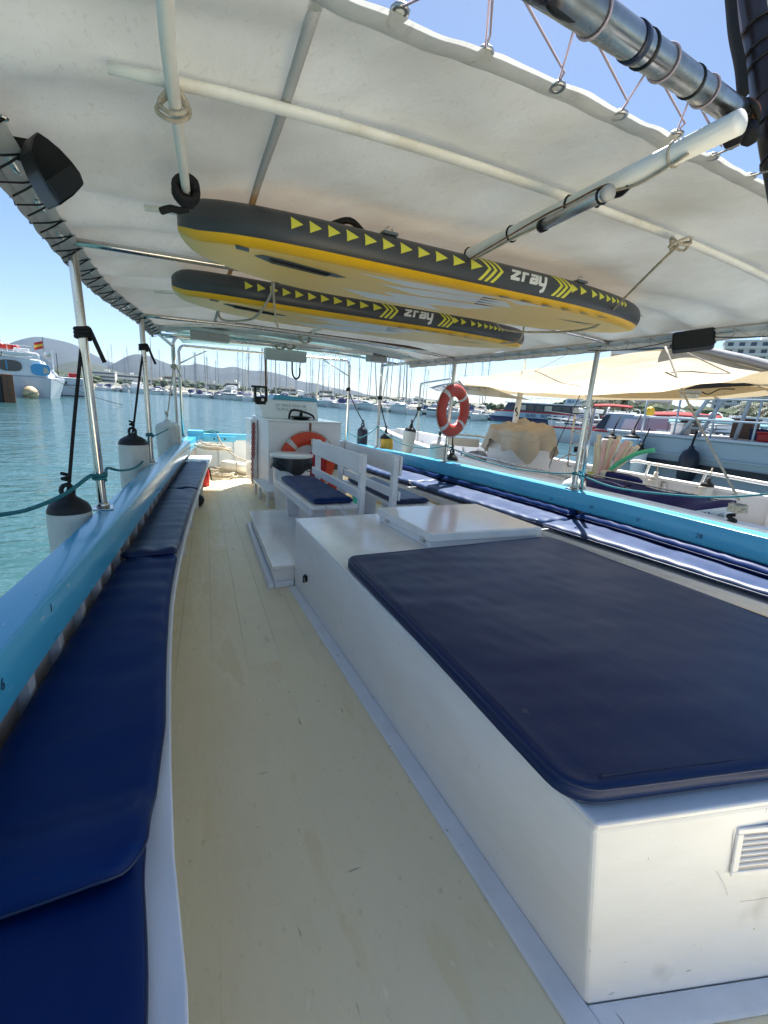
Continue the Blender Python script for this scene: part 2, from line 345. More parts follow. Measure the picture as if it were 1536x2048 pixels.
# ================================================================== THE PLACE AROUND THE BOAT
ZW = -0.5
def water_mat():
    m = bpy.data.materials.new('harbour_water'); m.use_nodes = True; nt = m.node_tree; L = nt.links.new
    b = nt.nodes["Principled BSDF"]; b.inputs["Roughness"].default_value = .07; b.inputs["IOR"].default_value = 1.333
    tc = _n(nt, "ShaderNodeTexCoord")
    n0 = _n(nt, "ShaderNodeTexNoise"); n0.inputs["Scale"].default_value = .05; n0.inputs["Detail"].default_value = 3; L(tc.outputs["Object"], n0.inputs["Vector"])
    mx = _n(nt, "ShaderNodeMixRGB"); mx.inputs[1].default_value = (.036, .098, .100, 1); mx.inputs[2].default_value = (.030, .084, .094, 1); L(n0.outputs[0], mx.inputs[0])
    L(mx.outputs[0], b.inputs["Base Color"])
    prev = None
    for sc_, st, dist, strch, rz in ((.11, .6, .6, (1, 1.6, 1), .2), (.42, .5, .26, (1, 1.9, 1), .5), (1.6, .65, .11, (1, 1.7, 1), -.35), (5.5, .65, .034, (1, 1.4, 1), .9)):
        mp = _n(nt, "ShaderNodeMapping"); mp.inputs["Scale"].default_value = strch; mp.inputs["Rotation"].default_value = (0, 0, rz); L(tc.outputs["Object"], mp.inputs[0])
        n = _n(nt, "ShaderNodeTexNoise"); n.inputs["Scale"].default_value = sc_; n.inputs["Detail"].default_value = 3; n.inputs["Distortion"].default_value = .6
        L(mp.outputs[0], n.inputs["Vector"]); bp = _n(nt, "ShaderNodeBump"); bp.inputs["Strength"].default_value = st; bp.inputs["Distance"].default_value = dist
        L(n.outputs[0], bp.inputs["Height"])
        if prev: L(prev.outputs[0], bp.inputs["Normal"])
        prev = bp
    L(prev.outputs[0], b.inputs["Normal"])
    return m
M['water'] = water_mat()
b = MB(); b.add([(-5600, -1050, ZW), (6200, -1050, ZW), (6200, 6050, ZW), (-5600, 6050, ZW)], [(0, 1, 2, 3)])
setting(b.build('sea', 'water', origin=(0, 0, ZW)))

M['hill_far'] = pm('far_hill_scrub', (.011, .020, .024), .9, col2=(.020, .030, .031), scale=.004, thr=(.4, .6))
M['hill_near'] = pm('wooded_hillside', (.018, .030, .018), .9, col2=(.055, .060, .045), scale=.02, thr=(.5, .7))
M['land'] = pm('town_ground', (.11, .12, .08), .9, col2=(.25, .22, .17), scale=.03)
def hdir(u, v=778.0):
    r = ray(u, v); h = math.hypot(r.x, r.y); return r / h           # unit horizontal length
def hill(name, sky_pts, D, depth, mat, amp=.06, n_u=90, u_ext=()):
    f = curve(sky_pts); u0, u1 = sky_pts[0][0], sky_pts[-1][0]
    b = MB()
    def fn(s, t):
        u = lerp(u0, u1, s); r = hdir(u, f(u)); top = CAMZ + r.z * D
        rr = D - depth * (1 - t * 1.7)                                  # t ~ .59 is the ridge line
        d = Vector((r.x, r.y, 0))
        q = t * 1.7
        k = q if q <= 1 else 2 - q
        k = max(0, k); k = k * k * (3 - 2 * k) * .35 + k * .65
        nzv = noise.fractal(Vector((d.x * rr / 420, d.y * rr / 420, .3)), 1.0, 2.0, 4)
        z = ZW - 2 + (top - ZW + 2) * k * (1 + amp * nzv * (1 - abs(q - 1)) * .2) + amp * 350 * nzv * (4 * k * (1 - k)) * (top / 300)
        return d * rr + Vector((0, 0, max(z, ZW - 2)))
    b.grid(fn, n_u, 26)
    return setting(b.build(name, mat, smooth=True, origin=(0, 0, 0)))
hill('hills', [(-160, 738), (-90, 710), (-40, 700), (0, 693), (36, 680), (72, 673), (112, 679), (150, 689), (188, 709), (222, 724), (262, 736), (330, 742), (420, 752), (520, 762), (640, 772)], 4200, 1900, 'hill_far', n_u=110)
hill('hills', [(175, 752), (208, 738), (236, 722), (258, 711), (276, 708), (296, 711), (322, 722), (348, 730), (381, 730), (395, 728), (414, 731), (441, 736), (468, 733), (498, 740), (526, 741), (553, 746), (575, 752), (602, 762), (635, 767), (654, 773), (682, 778), (715, 786), (760, 795)], 3000, 1300, 'hill_far', n_u=120)
hill('hills', [(60, 757), (96, 738), (126, 727), (158, 722), (190, 727), (222, 738), (256, 748), (300, 753), (360, 758), (430, 768), (470, 774)], 1500, 620, 'hill_near', amp=.10)
hill('hills', [(655, 792), (680, 783), (695, 779), (712, 782), (735, 789), (775, 793), (820, 796), (880, 800), (950, 806), (1060, 815)], 2600, 700, 'hill_far', n_u=60)
hill('hills', [(780, 806), (860, 803), (940, 806), (1020, 812), (1120, 820), (1240, 826), (1340, 829), (1440, 832), (1600, 842), (1800, 852)], 900, 330, 'hill_near', amp=.10, n_u=80)
# low shore strip in front of the hills
b = MB()
def fn(s, t):
    u = lerp(-200, 1900, s); r = hdir(u); d = Vector((r.x, r.y, 0)); R0 = 330 if u < 900 else lerp(330, 150, min(1, (u - 900) / 350))
    rr = R0 + 900 * t; return d * rr + Vector((0, 0, ZW - .5 + min(1, t * 30) * 2.2 + 14 * t + 2 * nz(d.x * rr, d.y * rr, .01)))
b.grid(fn, 90, 30); setting(b.build('shore', 'land', smooth=True, origin=(0, 0, 0)))

# ---- town buildings on the far shore
M['render_white'] = pm('white_render', (.74, .72, .68), .8, col2=(.64, .62, .58), scale=.3)
M['render_cream'] = pm('cream_render', (.62, .50, .38), .8, col2=(.55, .45, .35), scale=.3)
M['dark_glass'] = pm('dark_glazing', (.03, .045, .06), .12)
M['slab'] = pm('balcony_slab', (.80, .79, .76), .7)
def town_block(u0, u1, vtop, D, mat, label, floors, turn=0.0, grp=None):
    a = hdir((u0 + u1) / 2); d = Vector((a.x, a.y, 0)); c = d * D
    w = (u1 - u0) / FPX * D * .93; top = CAMZ + hdir((u0 + u1) / 2, vtop).z * D
    z0 = 1.0; H = max(6.0, top - z0); dep = max(10, w * .45)
    yaw = math.atan2(d.y, d.x) - math.pi / 2 + turn; R = Matrix.Rotation(yaw, 3, 'Z')
    o = thing('apartment_block', label, 'building', (c.x, c.y, z0), grp)
    X = lambda x, y, z: c + R @ Vector((x, y, 0)) + Vector((0, 0, z0 + z))
    MB().box(X(0, 0, H / 2 - 3), (w, dep, H + 6), R).build('wall', mat, o)
    MB().box(X(0, 0, H + .35), (w + .6, dep + .6, .7), R).build('parapet', 'slab', o)
    MB().box(X(w * .2, 0, H + 1.6), (w * .15, dep * .4, 2.2), R).build('stair_tower', mat, o)
    fh = H / floors; nwin = max(2, int(w / 5))
    for k in range(floors):
        MB().box(X(0, -dep / 2 - .55, k * fh + fh * .16), (w * .98, 1.1, fh * .32), R).build('balcony', 'slab', o)
        if D < 420:
            for j in range(nwin):
                p = MB().box(X(-w / 2 + (j + .5) * w / nwin, -dep / 2 - .02, k * fh + fh * .60), (w / nwin * .5, .3, fh * .52), R).build('window', 'dark_glass', o)
        else:
            MB().box(X(0, -dep / 2 - .02, k * fh + fh * .62), (w * .94, .3, fh * .34), R).build('window_band', 'dark_glass', o)
    return o
tb = [(120, 165, 752, 640, 'render_white', 'low white hotel on the shore, leftmost behind the white boats', 3),
      (184, 228, 744, 560, 'render_white', 'long white hotel on the far shore between the first and second left posts', 4),
      (236, 276, 750, 600, 'render_white', 'pale apartment block on the shore just left of the second left post', 3),
      (296, 330, 760, 520, 'render_cream', 'cream apartment block on the shore just right of the second left post', 2),
      (330, 362, 753, 560, 'render_cream', 'cream block on the shore behind the far left corner posts', 3),
      (412, 436, 768, 480, 'render_white', 'small white block on the shore above the marina, left of the console', 2),
      (455, 478, 765, 520, 'render_white', 'white block among masts just left of the helm aerial', 2),
      (560, 592, 777, 500, 'render_cream', 'cream block among masts above the helm', 2),
      (640, 668, 781, 480, 'render_white', 'white block among masts right of the hanging hook', 2),
      (800, 850, 797, 430, 'render_white', 'low white building on the shore left of the hanging life ring', 2)]
for a in tb: town_block(a[0], a[1], a[2], a[3], a[4], a[5], a[6], turn=random.uniform(-.25, .25), grp='buildings on the far shore')
# tower hotel seen above the beige awning
town_block(1446, 1520, 686, 330, 'render_white', 'tall white hotel rising above the beige awning on the right', 12, turn=.12, grp='buildings on the near shore')
town_block(1222, 1330, 694, 420, 'render_cream', 'grey flat roofed block peeking over the awning left of the tall hotel', 8, turn=.1, grp='buildings on the near shore')

# ---- woodland mass on the slopes (one far mass)
M['leaf_far'] = pm('far_foliage', (.035, .06, .022), .9, col2=(.07, .09, .035), scale=.2)
b = MB(); ico = bmesh.new(); bmesh.ops.create_icosphere(ico, subdivisions=1, radius=1)
iv = [v.co.copy() for v in ico.verts]; ifc = [[v.index for v in f.verts] for f in ico.faces]; ico.free()
for k in range(620):
    u = random.uniform(40, 1650) if k < 430 else random.uniform(1130, 1700); r = hdir(u); D = random.uniform(420, 900) if u < 950 else random.uniform(180, 330); c = Vector((r.x, r.y, 0)) * D
    sc_ = random.uniform(3, 7) * D / 600 * (.6 if 560 < u < 980 else 1) * (2.0 if u > 1130 else 1); z = 2.0 + max(0, D - 350) * .012
    for q in range(3):
        cc = c + Vector((random.uniform(-1, 1) * sc_, random.uniform(-1, 1) * sc_, z + random.uniform(.1, .8) * sc_))
        s3 = sc_ * random.uniform(.4, .8)
        b.add([cc + Vector((p.x * random.uniform(.7, 1.3), p.y * random.uniform(.7, 1.3), p.z * random.uniform(.6, 1.1))) * s3 for p in iv], ifc)
o = b.build('woodland', 'leaf_far', origin=(0, 0, 0)); o['kind'] = 'stuff'; tag(o, 'dark green trees covering the far shore behind the marina', 'woodland')

# ---- palms behind the moored boats
M['palm_leaf'] = pm('palm_frond', (.035, .060, .018), .6, col2=(.07, .09, .03), scale=2)
M['palm_trunk'] = pm('palm_trunk', (.12, .085, .055), .9, bump=.4, bscale=6)
def palm(base, h, label):
    o = thing('palm_tree', label, 'palm tree', base, 'palms on the quay')
    base = Vector(base); top = base + Vector((random.uniform(-.3, .3), 0, h))
    MB().tube(sm([base, base.lerp(top, .5) + Vector((.15, 0, 0)), top], 5), [.32 - .012 * i for i in range(11)], 8).build('trunk', 'palm_trunk', o, smooth=True)
    b = MB()
    for k in range(34):
        a = k * 2.4; el = random.uniform(-.5, 1.1); Lf = random.uniform(2.0, 2.9); d = Vector((math.cos(a), math.sin(a), 0))
        mid = [top + d * Lf * t * math.cos(el * (1 - t)) + Vector((0, 0, Lf * (math.sin(el) * t - .55 * t * t))) for t in (0, .25, .5, .75, 1)]
        sd = Vector((-d.y, d.x, 0))
        for i in range(4):
            for q in range(3):
                t = (q + .5) / 3; p = mid[i].lerp(mid[i + 1], t); dirv = (mid[i + 1] - mid[i]).normalized()
                for s in (-1, 1):
                    tip = p + (sd * s * .55 + dirv * .4 + Vector((0, 0, -.22))) * (1.1 - .18 * i); b.add([p, p + dirv * .14, tip], [(0, 1, 2)])
    b.build('crown', 'palm_leaf', o)
for k, (u, v, D) in enumerate([(1186, 800, 75), (1204, 797, 70), (1226, 801, 78), (1248, 799, 72), (1500, 812, 80), (1530, 808, 74), (1560, 815, 70)]):
    p = hdir(u, v); top = CAMZ + p.z * D
    palm((p.x * D, p.y * D, ZW + .2), max(3.5, top - ZW - .2), ['small palm tree behind the dark ferry, leftmost of the palms', 'palm tree rising above the ferry stern, second of the palms', 'bushy palm tree between the ferry and the red awning', 'palm tree just left of the white cabin with red awning', 'palm tree behind the far right boats', 'palm tree at the right edge behind the moored boats', 'palm tree beyond the right edge of the view'][k])
setting(MB().prism([(hdir(1150).x * 62, hdir(1150).y * 62), (hdir(1700).x * 62, hdir(1700).y * 62), (hdir(1700).x * 170, hdir(1700).y * 170), (hdir(1150).x * 170, hdir(1150).y * 170)], ZW - 1, ZW + .35).build('quay', 'slab'))

# ---- marina boats
M['gel'] = pm('white_gelcoat', (.80, .80, .79), .22, col2=(.74, .74, .73), scale=.8)
M['gel_blue'] = pm('pale_blue_gelcoat', (.42, .56, .66), .25)
M['gel_navy'] = pm('navy_gelcoat', (.02, .03, .08), .2)
M['antifoul'] = pm('dark_antifouling', (.02, .025, .03), .6)
M['mast'] = pm('anodised_mast', (.24, .25, .27), .5, .3)
M['cover_blue'] = pm('navy_sail_cover', (.02, .035, .11), .8)
M['cover_cream'] = pm('cream_boat_cover', (.58, .52, .42), .8)
def hull_secs(L, B, H, bowf=.45, n=11, sheer=.28, full=.92, keel=.25, tr=0.88):
    secs = []
    for i in range(n):
        t = i / (n - 1); y = -L / 2 + L * t
        k = 1 - max(0, (t - bowf) / (1 - bowf)) ** 2.1
        k *= lerp(tr, 1, min(1, t / .35)); k = max(k, .012); bb = B / 2 * k; h = H * (1 + sheer * t * t)
        secs.append([Vector((-bb, y, h)), Vector((-bb * full, y - .02 * L * t, h * .40)), Vector((-bb * full * .72, y - .04 * L * t, -keel)), Vector((bb * full * .72, y - .04 * L * t, -keel)), Vector((bb * full, y - .02 * L * t, h * .40)), Vector((bb, y, h))])
    return secs
def hull_part(o, L, B, H, mat='gel', stripe=None, **kw):
    s = hull_secs(L, B, H, **kw); h = MB().loft(s).build('hull', mat, o, smooth=True, auto=35)
    if stripe:
        for sd in (0, 5):
            b = MB(); q = []
            for sec in s:
                p, m_ = sec[sd], sec[1 if sd == 0 else 4]; out = Vector((-.012 if sd == 0 else .012, 0, 0))
                q.append([p.lerp(m_, .18) + out, p.lerp(m_, .42) + out])
            b.add([p for a in q for p in a], [(2*i, 2*i+1, 2*i+3, 2*i+2) for i in range(len(q)-1)]); b.build('stripe', stripe, h)
    return h
def proto_sail(kind):
    o = thing('sailing_boat', 'x', 'sailboat'); L = (10.5, 12.5, 9)[kind]; B = L * .31; H = L * .105; mh = (14.5, 17.5, 12)[kind]
    hull_part(o, L, B, H, ('gel', 'gel', 'gel')[kind], ('gel_navy', 'gel_blue', None)[kind])
    MB().hexa([(-B*.28, -L*.18, H), (B*.28, -L*.18, H), (B*.16, L*.22, H*1.05), (-B*.16, L*.22, H*1.05)], [(-B*.24, -L*.16, H*1.55), (B*.24, -L*.16, H*1.55), (B*.10, L*.16, H*1.35), (-B*.10, L*.16, H*1.35)]).build('cabin', 'gel', o, bevel=.05)
    for s in (-1, 1): MB().hexa([(s*B*.285, -L*.1, H*1.15), (s*B*.215, L*.12, H*1.15), (s*B*.20, L*.12, H*1.3), (s*B*.265, -L*.1, H*1.36)], [(s*B*.26, -L*.1, H*1.15), (s*B*.19, L*.12, H*1.15), (s*B*.17, L*.12, H*1.3), (s*B*.24, -L*.1, H*1.36)]).build('window', 'dark_glass', o)
    m = MB().tube([(0, L*.06, H*1.2), (0, L*.06, H + mh*.5), (0, L*.05, H + mh)], [.085, .075, .05], 6).build('mast', 'mast', o)
    for z in (.45, .72): MB().tube([(-B*.3, L*.05, H + mh*z), (B*.3, L*.05, H + mh*z)], .03, 5).build('spreader', 'mast', m)
    MB().tube([(0, L*.04, H*2.1), (0, -L*.33, H*2.0)], [.17, .11], 7).build('sail_cover', ('cover_blue', 'cover_cream', 'cover_blue')[kind], o, smooth=True)
    for a, c in (((0, L*.49, H*1.25), (0, L*.06, H + mh*.96)), ((0, -L*.49, H), (0, L*.05, H + mh))): MB().tube([a, c], .022, 4).build('stay', 'mast', o)
    if kind == 1: MB().tube([(0, L*.485, H*1.3), (0, L*.08, H + mh*.9)], [.16, .06], 6).build('furled_sail', 'cover_cream', o)
    if kind != 1: MB().hexa([(-B*.3, -L*.3, H*1.1), (B*.3, -L*.3, H*1.1), (B*.26, -L*.12, H*1.5), (-B*.26, -L*.12, H*1.5)], [(-B*.26, -L*.28, H*1.9), (B*.26, -L*.28, H*1.9), (B*.2, -L*.14, H*1.85), (-B*.2, -L*.14, H*1.85)]).build('sprayhood', 'cover_blue', o, bevel=.05)
    return o
def proto_motor(kind):
    o = thing('motor_boat', 'x', 'motorboat'); L = (9.5, 12.5, 7)[kind]; B = L * .33; H = L * .125
    hull_part(o, L, B, H, 'gel', ('gel_navy', 'antifoul', None)[kind], sheer=.2, bowf=.35)
    MB().hexa([(-B*.36, -L*.2, H), (B*.36, -L*.2, H), (B*.22, L*.28, H*1.1), (-B*.22, L*.28, H*1.1)], [(-B*.31, -L*.16, H*1.75), (B*.31, -L*.16, H*1.75), (B*.16, L*.10, H*1.65), (-B*.16, L*.10, H*1.65)]).build('cabin', 'gel', o, bevel=.08)
    MB().hexa([(-B*.27, L*.16, H*1.33), (B*.27, L*.16, H*1.33), (B*.23, L*.24, H*1.28), (-B*.23, L*.24, H*1.28)], [(-B*.2, L*.07, H*1.72), (B*.2, L*.07, H*1.72), (B*.18, L*.13, H*1.68), (-B*.18, L*.13, H*1.68)]).build('windscreen', 'dark_glass', o)
    for s in (-1, 1): MB().box((s*B*.335, -L*.04, H*1.38), (.12, L*.24, H*.26)).build('window', 'dark_glass', o)
    if kind == 1:
        MB().hexa([(-B*.3, -L*.2, H*1.8), (B*.3, -L*.2, H*1.8), (B*.2, L*.08, H*1.78), (-B*.2, L*.08, H*1.78)], [(-B*.32, -L*.22, H*2.15), (B*.32, -L*.22, H*2.15), (B*.22, L*.11, H*2.2), (-B*.22, L*.11, H*2.2)]).build('flybridge', 'gel', o, bevel=.06)
    MB().tube(sm([(-B*.34, -L*.24, H*1.2), (-B*.3, -L*.27, H*2.2), (0, -L*.28, H*2.45), (B*.3, -L*.27, H*2.2), (B*.34, -L*.24, H*1.2)], 4), .09, 6).build('radar_arch', 'gel', o, smooth=True)
    if kind != 1: MB().hexa([(-B*.4, -L*.48, H*1.5), (B*.4, -L*.48, H*1.5), (B*.34, -L*.2, H*1.85), (-B*.34, -L*.2, H*1.85)], [(-B*.38, -L*.47, H*1.62), (B*.38, -L*.47, H*1.62), (B*.32, -L*.2, H*1.95), (-B*.32, -L*.2, H*1.95)]).build('bimini', ('cover_blue', 'x', 'cover_cream')[kind], o, bevel=.05)
    for s in (-1, 1): MB().tube(sm([(s*B*.46, -L*.1, H*1.05), (s*B*.44, L*.1, H*1.5), (s*B*.2, L*.42, H*1.7), (0, L*.49, H*1.75)], 4), .03, 4).build('bow_rail', 'mast', o)
    return o
protos = [proto_sail(0), proto_sail(1), proto_sail(2), proto_motor(0), proto_motor(1), proto_motor(2)]
kinds = ['white sailboat with navy sail cover', 'white sailboat with furled headsail', 'small white sailboat with short mast',
         'white cruiser with navy bimini', 'white flybridge yacht', 'small motorboat with cream bimini']
def region(u):
    for lim, t in ((182, 'beyond the nearest left post'), (285, 'between the first and second left posts'), (372, 'between second left post and corner posts'), (515, 'left of the helm'),
                   (640, 'above the steering console'), (722, 'right of the hanging hook'), (770, 'between the two slim right posts'), (900, 'left of the hanging life ring')):
        if u < lim: return t
    return 'right of the hanging life ring'
used = [False] * 6
dist_u = curve([(60, 290), (200, 230), (340, 190), (480, 155), (600, 140), (700, 124), (830, 100), (960, 86), (1060, 80)])
def moor(u, row, off, kind, sc_):
    D = dist_u(u) + off; r = hdir(u); p = Vector((r.x, r.y, 0)) * D
    src = protos[kind]
    if used[kind]: o = copy_tree(src)
    else: o = src; used[kind] = True
    o.location = (p.x, p.y, ZW); base = math.atan2(-r.y, -r.x) - math.pi / 2
    o.rotation_euler = (random.uniform(-.02, .02), random.uniform(-.025, .025), base + (0 if random.random() < .6 else math.pi) + random.uniform(-.5, .5))
    o.scale = (sc_, sc_, sc_ * random.uniform(.94, 1.08))
    lab = kinds[kind] + (', marina front row ' if row == 0 else ', marina back rows ') + region(u)
    tag(o, lab, 'sailboat' if kind < 3 else 'motorboat', lab)
u = 205
while u < 985:
    D = dist_u(u); kind = random.choices(range(6), (3, 1.2, 2, 3, 2.2, 3))[0]
    if u < 260: kind = random.choice((3, 5))
    moor(u, 0, random.uniform(-3, 4), kind, random.uniform(.95, 1.25)); u += random.uniform(3.4, 4.8) / D * FPX
for row, n in ((1, 38), (2, 28)):
    for k in range(n):
        u = 215 + (975 - 215) * (k + random.uniform(.1, .9)) / n
        moor(u, row, 18 + 34 * (row - 1) + random.uniform(-4, 10), random.choices(range(6), (4, 2.5, 3, 1, 1, .6))[0], random.uniform(.95, 1.3))
b = MB(); q = []
for i in range(40):
    u = lerp(190, 1020, i / 39); r = hdir(u); D = dist_u(u) + 9; q.append(Vector((r.x, r.y, 0)) * D)
for side in (0,):
    secs = []
    for i, p in enumerate(q):
        d = p.normalized(); secs.append([p - d * 1.2 + Vector((0, 0, ZW - .3)), p + d * 1.2 + Vector((0, 0, ZW - .3)), p + d * 1.2 + Vector((0, 0, ZW + .55)), p - d * 1.2 + Vector((0, 0, ZW + .55))])
    b.loft(secs)
setting(b.build('pontoon', 'antifoul', origin=(0, 0, ZW)))
# ================================================================== OUR BOAT
XC = 1.74
ginL = curve([(-4.8, .15), (-3.2, -.38), (-1.6, -.56), (0, -.56), (1.46, -.44), (2.53, -.305), (5.24, .037), (8.15, .42), (9.7, .66)])
ginR = curve([(-4.8, 3.05), (-3.2, 3.45), (-1.6, 3.60), (0, 3.68), (1.5, 3.73), (2.7, 3.74), (4.3, 3.63), (6.3, 3.46), (8.5, 3.27), (9.7, 3.12)])
zg = curve([(-4.8, .95), (-1.6, .82), (2, .80), (5, .795), (9.7, .72)])
GW, GH = .165, .18
boat = thing('tour_boat', 'white and sky blue wooden tour boat seen from its own deck', 'boat', (XC, 4, 0))
ys = [-4.735 + i * .285 for i in range(52)]
# gunwales
def gunwale(f, s):
    secs = []
    for y in ys:
        x, z = f(y), zg(y); o_ = x - s * GW
        # gently rounded rectangular timber
        c = .012
        secs.append([Vector(p) for p in ((x, y, z - GH), (x, y, z - c), (x - s*c*.4, y, z - c*.3), (x - s*c, y, z), (o_ + s*c, y, z), (o_, y, z - c), (o_, y, z - GH))])
    return MB().loft(secs).build('gunwale', 'blue', boat, smooth=True, auto=30)
gL = gunwale(ginL, 1); gR = gunwale(ginR, -1)
# lining, ribs and outer planking
for f, s in ((ginL, 1), (ginR, -1)):
    b = MB(); secs = []
    for y in ys: x = f(y) - s * .075; secs.append([Vector((x, y, zg(y) - GH + .01)), Vector((x + s * .015, y, .30)), Vector((x + s * .10, y, -.03)), Vector((x + s*.06, y, -.03)), Vector((x - s * .03, y, .30)), Vector((x - s * .03, y, zg(y) - GH + .01))])
    ln = b.loft(secs).build('hull_lining', 'lining', boat)
    y = -4.54
    while y < 9.4:
        x = f(y) - s * .04; z1 = zg(y) - GH - .001
        rw = random.uniform(.028, .040); rd_ = random.uniform(-.006, .006); MB().hexa([(x - s*.035, y - rw, .28), (x + s*(.015 + rd_), y - rw, .28), (x + s*(.015 + rd_), y + rw, .28), (x - s*.035, y + rw, .28)], [(x - s*.035, y - rw, z1), (x + s*rd_, y - rw, z1), (x + s*rd_, y + rw, z1), (x - s*.035, y + rw, z1)]).build('rib', 'rib', ln, bevel=.006)
        y += .27 + random.uniform(-.03, .03)
    b = MB(); secs = []
    for y in ys:
        x = f(y) - s * (GW - .02); secs.append([Vector((x, y, zg(y) - GH + .005)), Vector((x - s * .03, y, .3)), Vector((x + s * .05, y, -.15)), Vector((x + s * .35, y, -.8)), Vector((x + s * .40, y, -.8)), Vector((x + s*.09, y, -.15)), Vector((x + s*.01, y, .3)), Vector((x + s*.03, y, zg(y) - GH + .005))])
    b.loft(secs).build('hull_planking', 'white', boat, smooth=True, auto=30)
# markings on the gunwale faces
for body, u, v, f, sz in (('6', 6, 1370, ginL, .05), ('1', 103, 1216, ginL, .045)):
    p = Xp(u, v, -.4)
    for _ in range(6): p = Xp(u, v, f(p.y) + .0025)
    dy = (f(p.y + .1) - f(p.y - .1)) / .2; text_mesh('seat_number', body, sz, 'ink', gL, p, frame((dy, 1, 0), (0, 0, 1)))
for body, u, v, sz in (('28', 1398, 1072, .055), ('27', 1276, 1040, .04), ('26', 1183, 1014, .04), ('25', 1102, 998, .04)):
    p = Xp(u, v, 3.7)
    for _ in range(6): p = Xp(u, v, ginR(p.y) - .0025)
    dy = (ginR(p.y + .1) - ginR(p.y - .1)) / .2; text_mesh('seat_number', body, sz, 'ink', gR, p, frame((-dy, -1, 0), (0, 0, 1)))
# deck: base, near painted sheets and far planks
base = MB().prism([(ginL(y) - .05, y) for y in ys] + [(ginR(y) + .05, y) for y in reversed(ys)], -.06, -.012).build('deck', 'deck_gap', boat)
def deck_x(k, y): return XC + k * .186 * (1 - .055 * (y - 3.2))
random.seed(3)
cuts = [-4.7, -1.6, .9, 2.5, 4.3, 6.1, 7.9, 9.72]
for k in range(-13, 13):
    for i in range(len(cuts) - 1):
        ya, yb = cuts[i] + (.55 * ((k * 37) % 5) / 5 - .2 if i else 0), cuts[i + 1] + (.55 * ((k * 37) % 5) / 5 - .2 if i < 6 else 0)
        g = .0007 if ya > 2.0 else .00012; ya += g * .7; yb -= g * .7
        xa0, xa1, xb0, xb1 = deck_x(k, ya) + g, deck_x(k + 1, ya) - g, deck_x(k, yb) + g, deck_x(k + 1, yb) - g
        if max(xa1, xb1) < ginL(yb) - .02 or min(xa0, xb0) > ginR(yb) + .02: continue
        dz = random.uniform(-.0006, .0002) if ya > 2.0 else random.uniform(-.0001, 0)
        MB().hexa([(xa0, ya, -.0118), (xa1, ya, -.0118), (xb1, yb, -.0118), (xb0, yb, -.0118)], [(xa0, ya, dz), (xa1, ya, dz), (xb1, yb, dz), (xb0, yb, dz)]).build('plank', 'deck_worn' if i > 2 and -8 < k < -4 else 'deck', base, bevel=.0007 if ya > 2.0 else .0001, seg=1)
random.seed(11)
MB().box((1.6, -4.76, .40), (2.95, .05, 1.0)).build('bow_bulkhead', 'white', boat)
# stern: transom board, blue rail, corner blocks, cleat board
YT = 9.72
tr = MB().hexa([(ginL(YT) - .12, YT, -.05), (ginR(YT) + .12, YT, -.05), (ginR(YT) + .12, YT + .08, -.05), (ginL(YT) - .12, YT + .08, -.05)], [(ginL(YT) - .15, YT + .05, .62), (ginR(YT) + .15, YT + .05, .62), (ginR(YT) + .15, YT + .13, .62), (ginL(YT) - .15, YT + .13, .62)]).build('transom', 'white', boat)
for x in (1.05, 1.35, 2.2, 2.7): MB().box((x, YT + .01, .3), (.05, .06, .6)).build('stiffener', 'white', tr)
MB().box((XC + .15, YT + .07, .68), (2.75, .20, .115)).build('stern_rail', 'blue', boat, bevel=.012)
MB().box((ginL(9.35) - .03, 9.33, .775), (.28, .30, .11)).build('corner_block', 'blue', boat, bevel=.012)
MB().box((ginR(9.35) + .03, 9.33, .775), (.28, .30, .11)).build('corner_block', 'blue', boat, bevel=.012)
cb = MB().box((1.02, 9.52, .66), (.62, .10, .11)).build('cleat_board', 'blue', boat, bevel=.01)
for x in (.92, 1.12): MB().lathe([(.001, -.012), (.018, -.012), (.018, .0), (.001, .0)], (x, 9.468, .66), 8, Matrix.Rotation(RAD(90), 3, 'X')).build('bolt', 'black', cb)
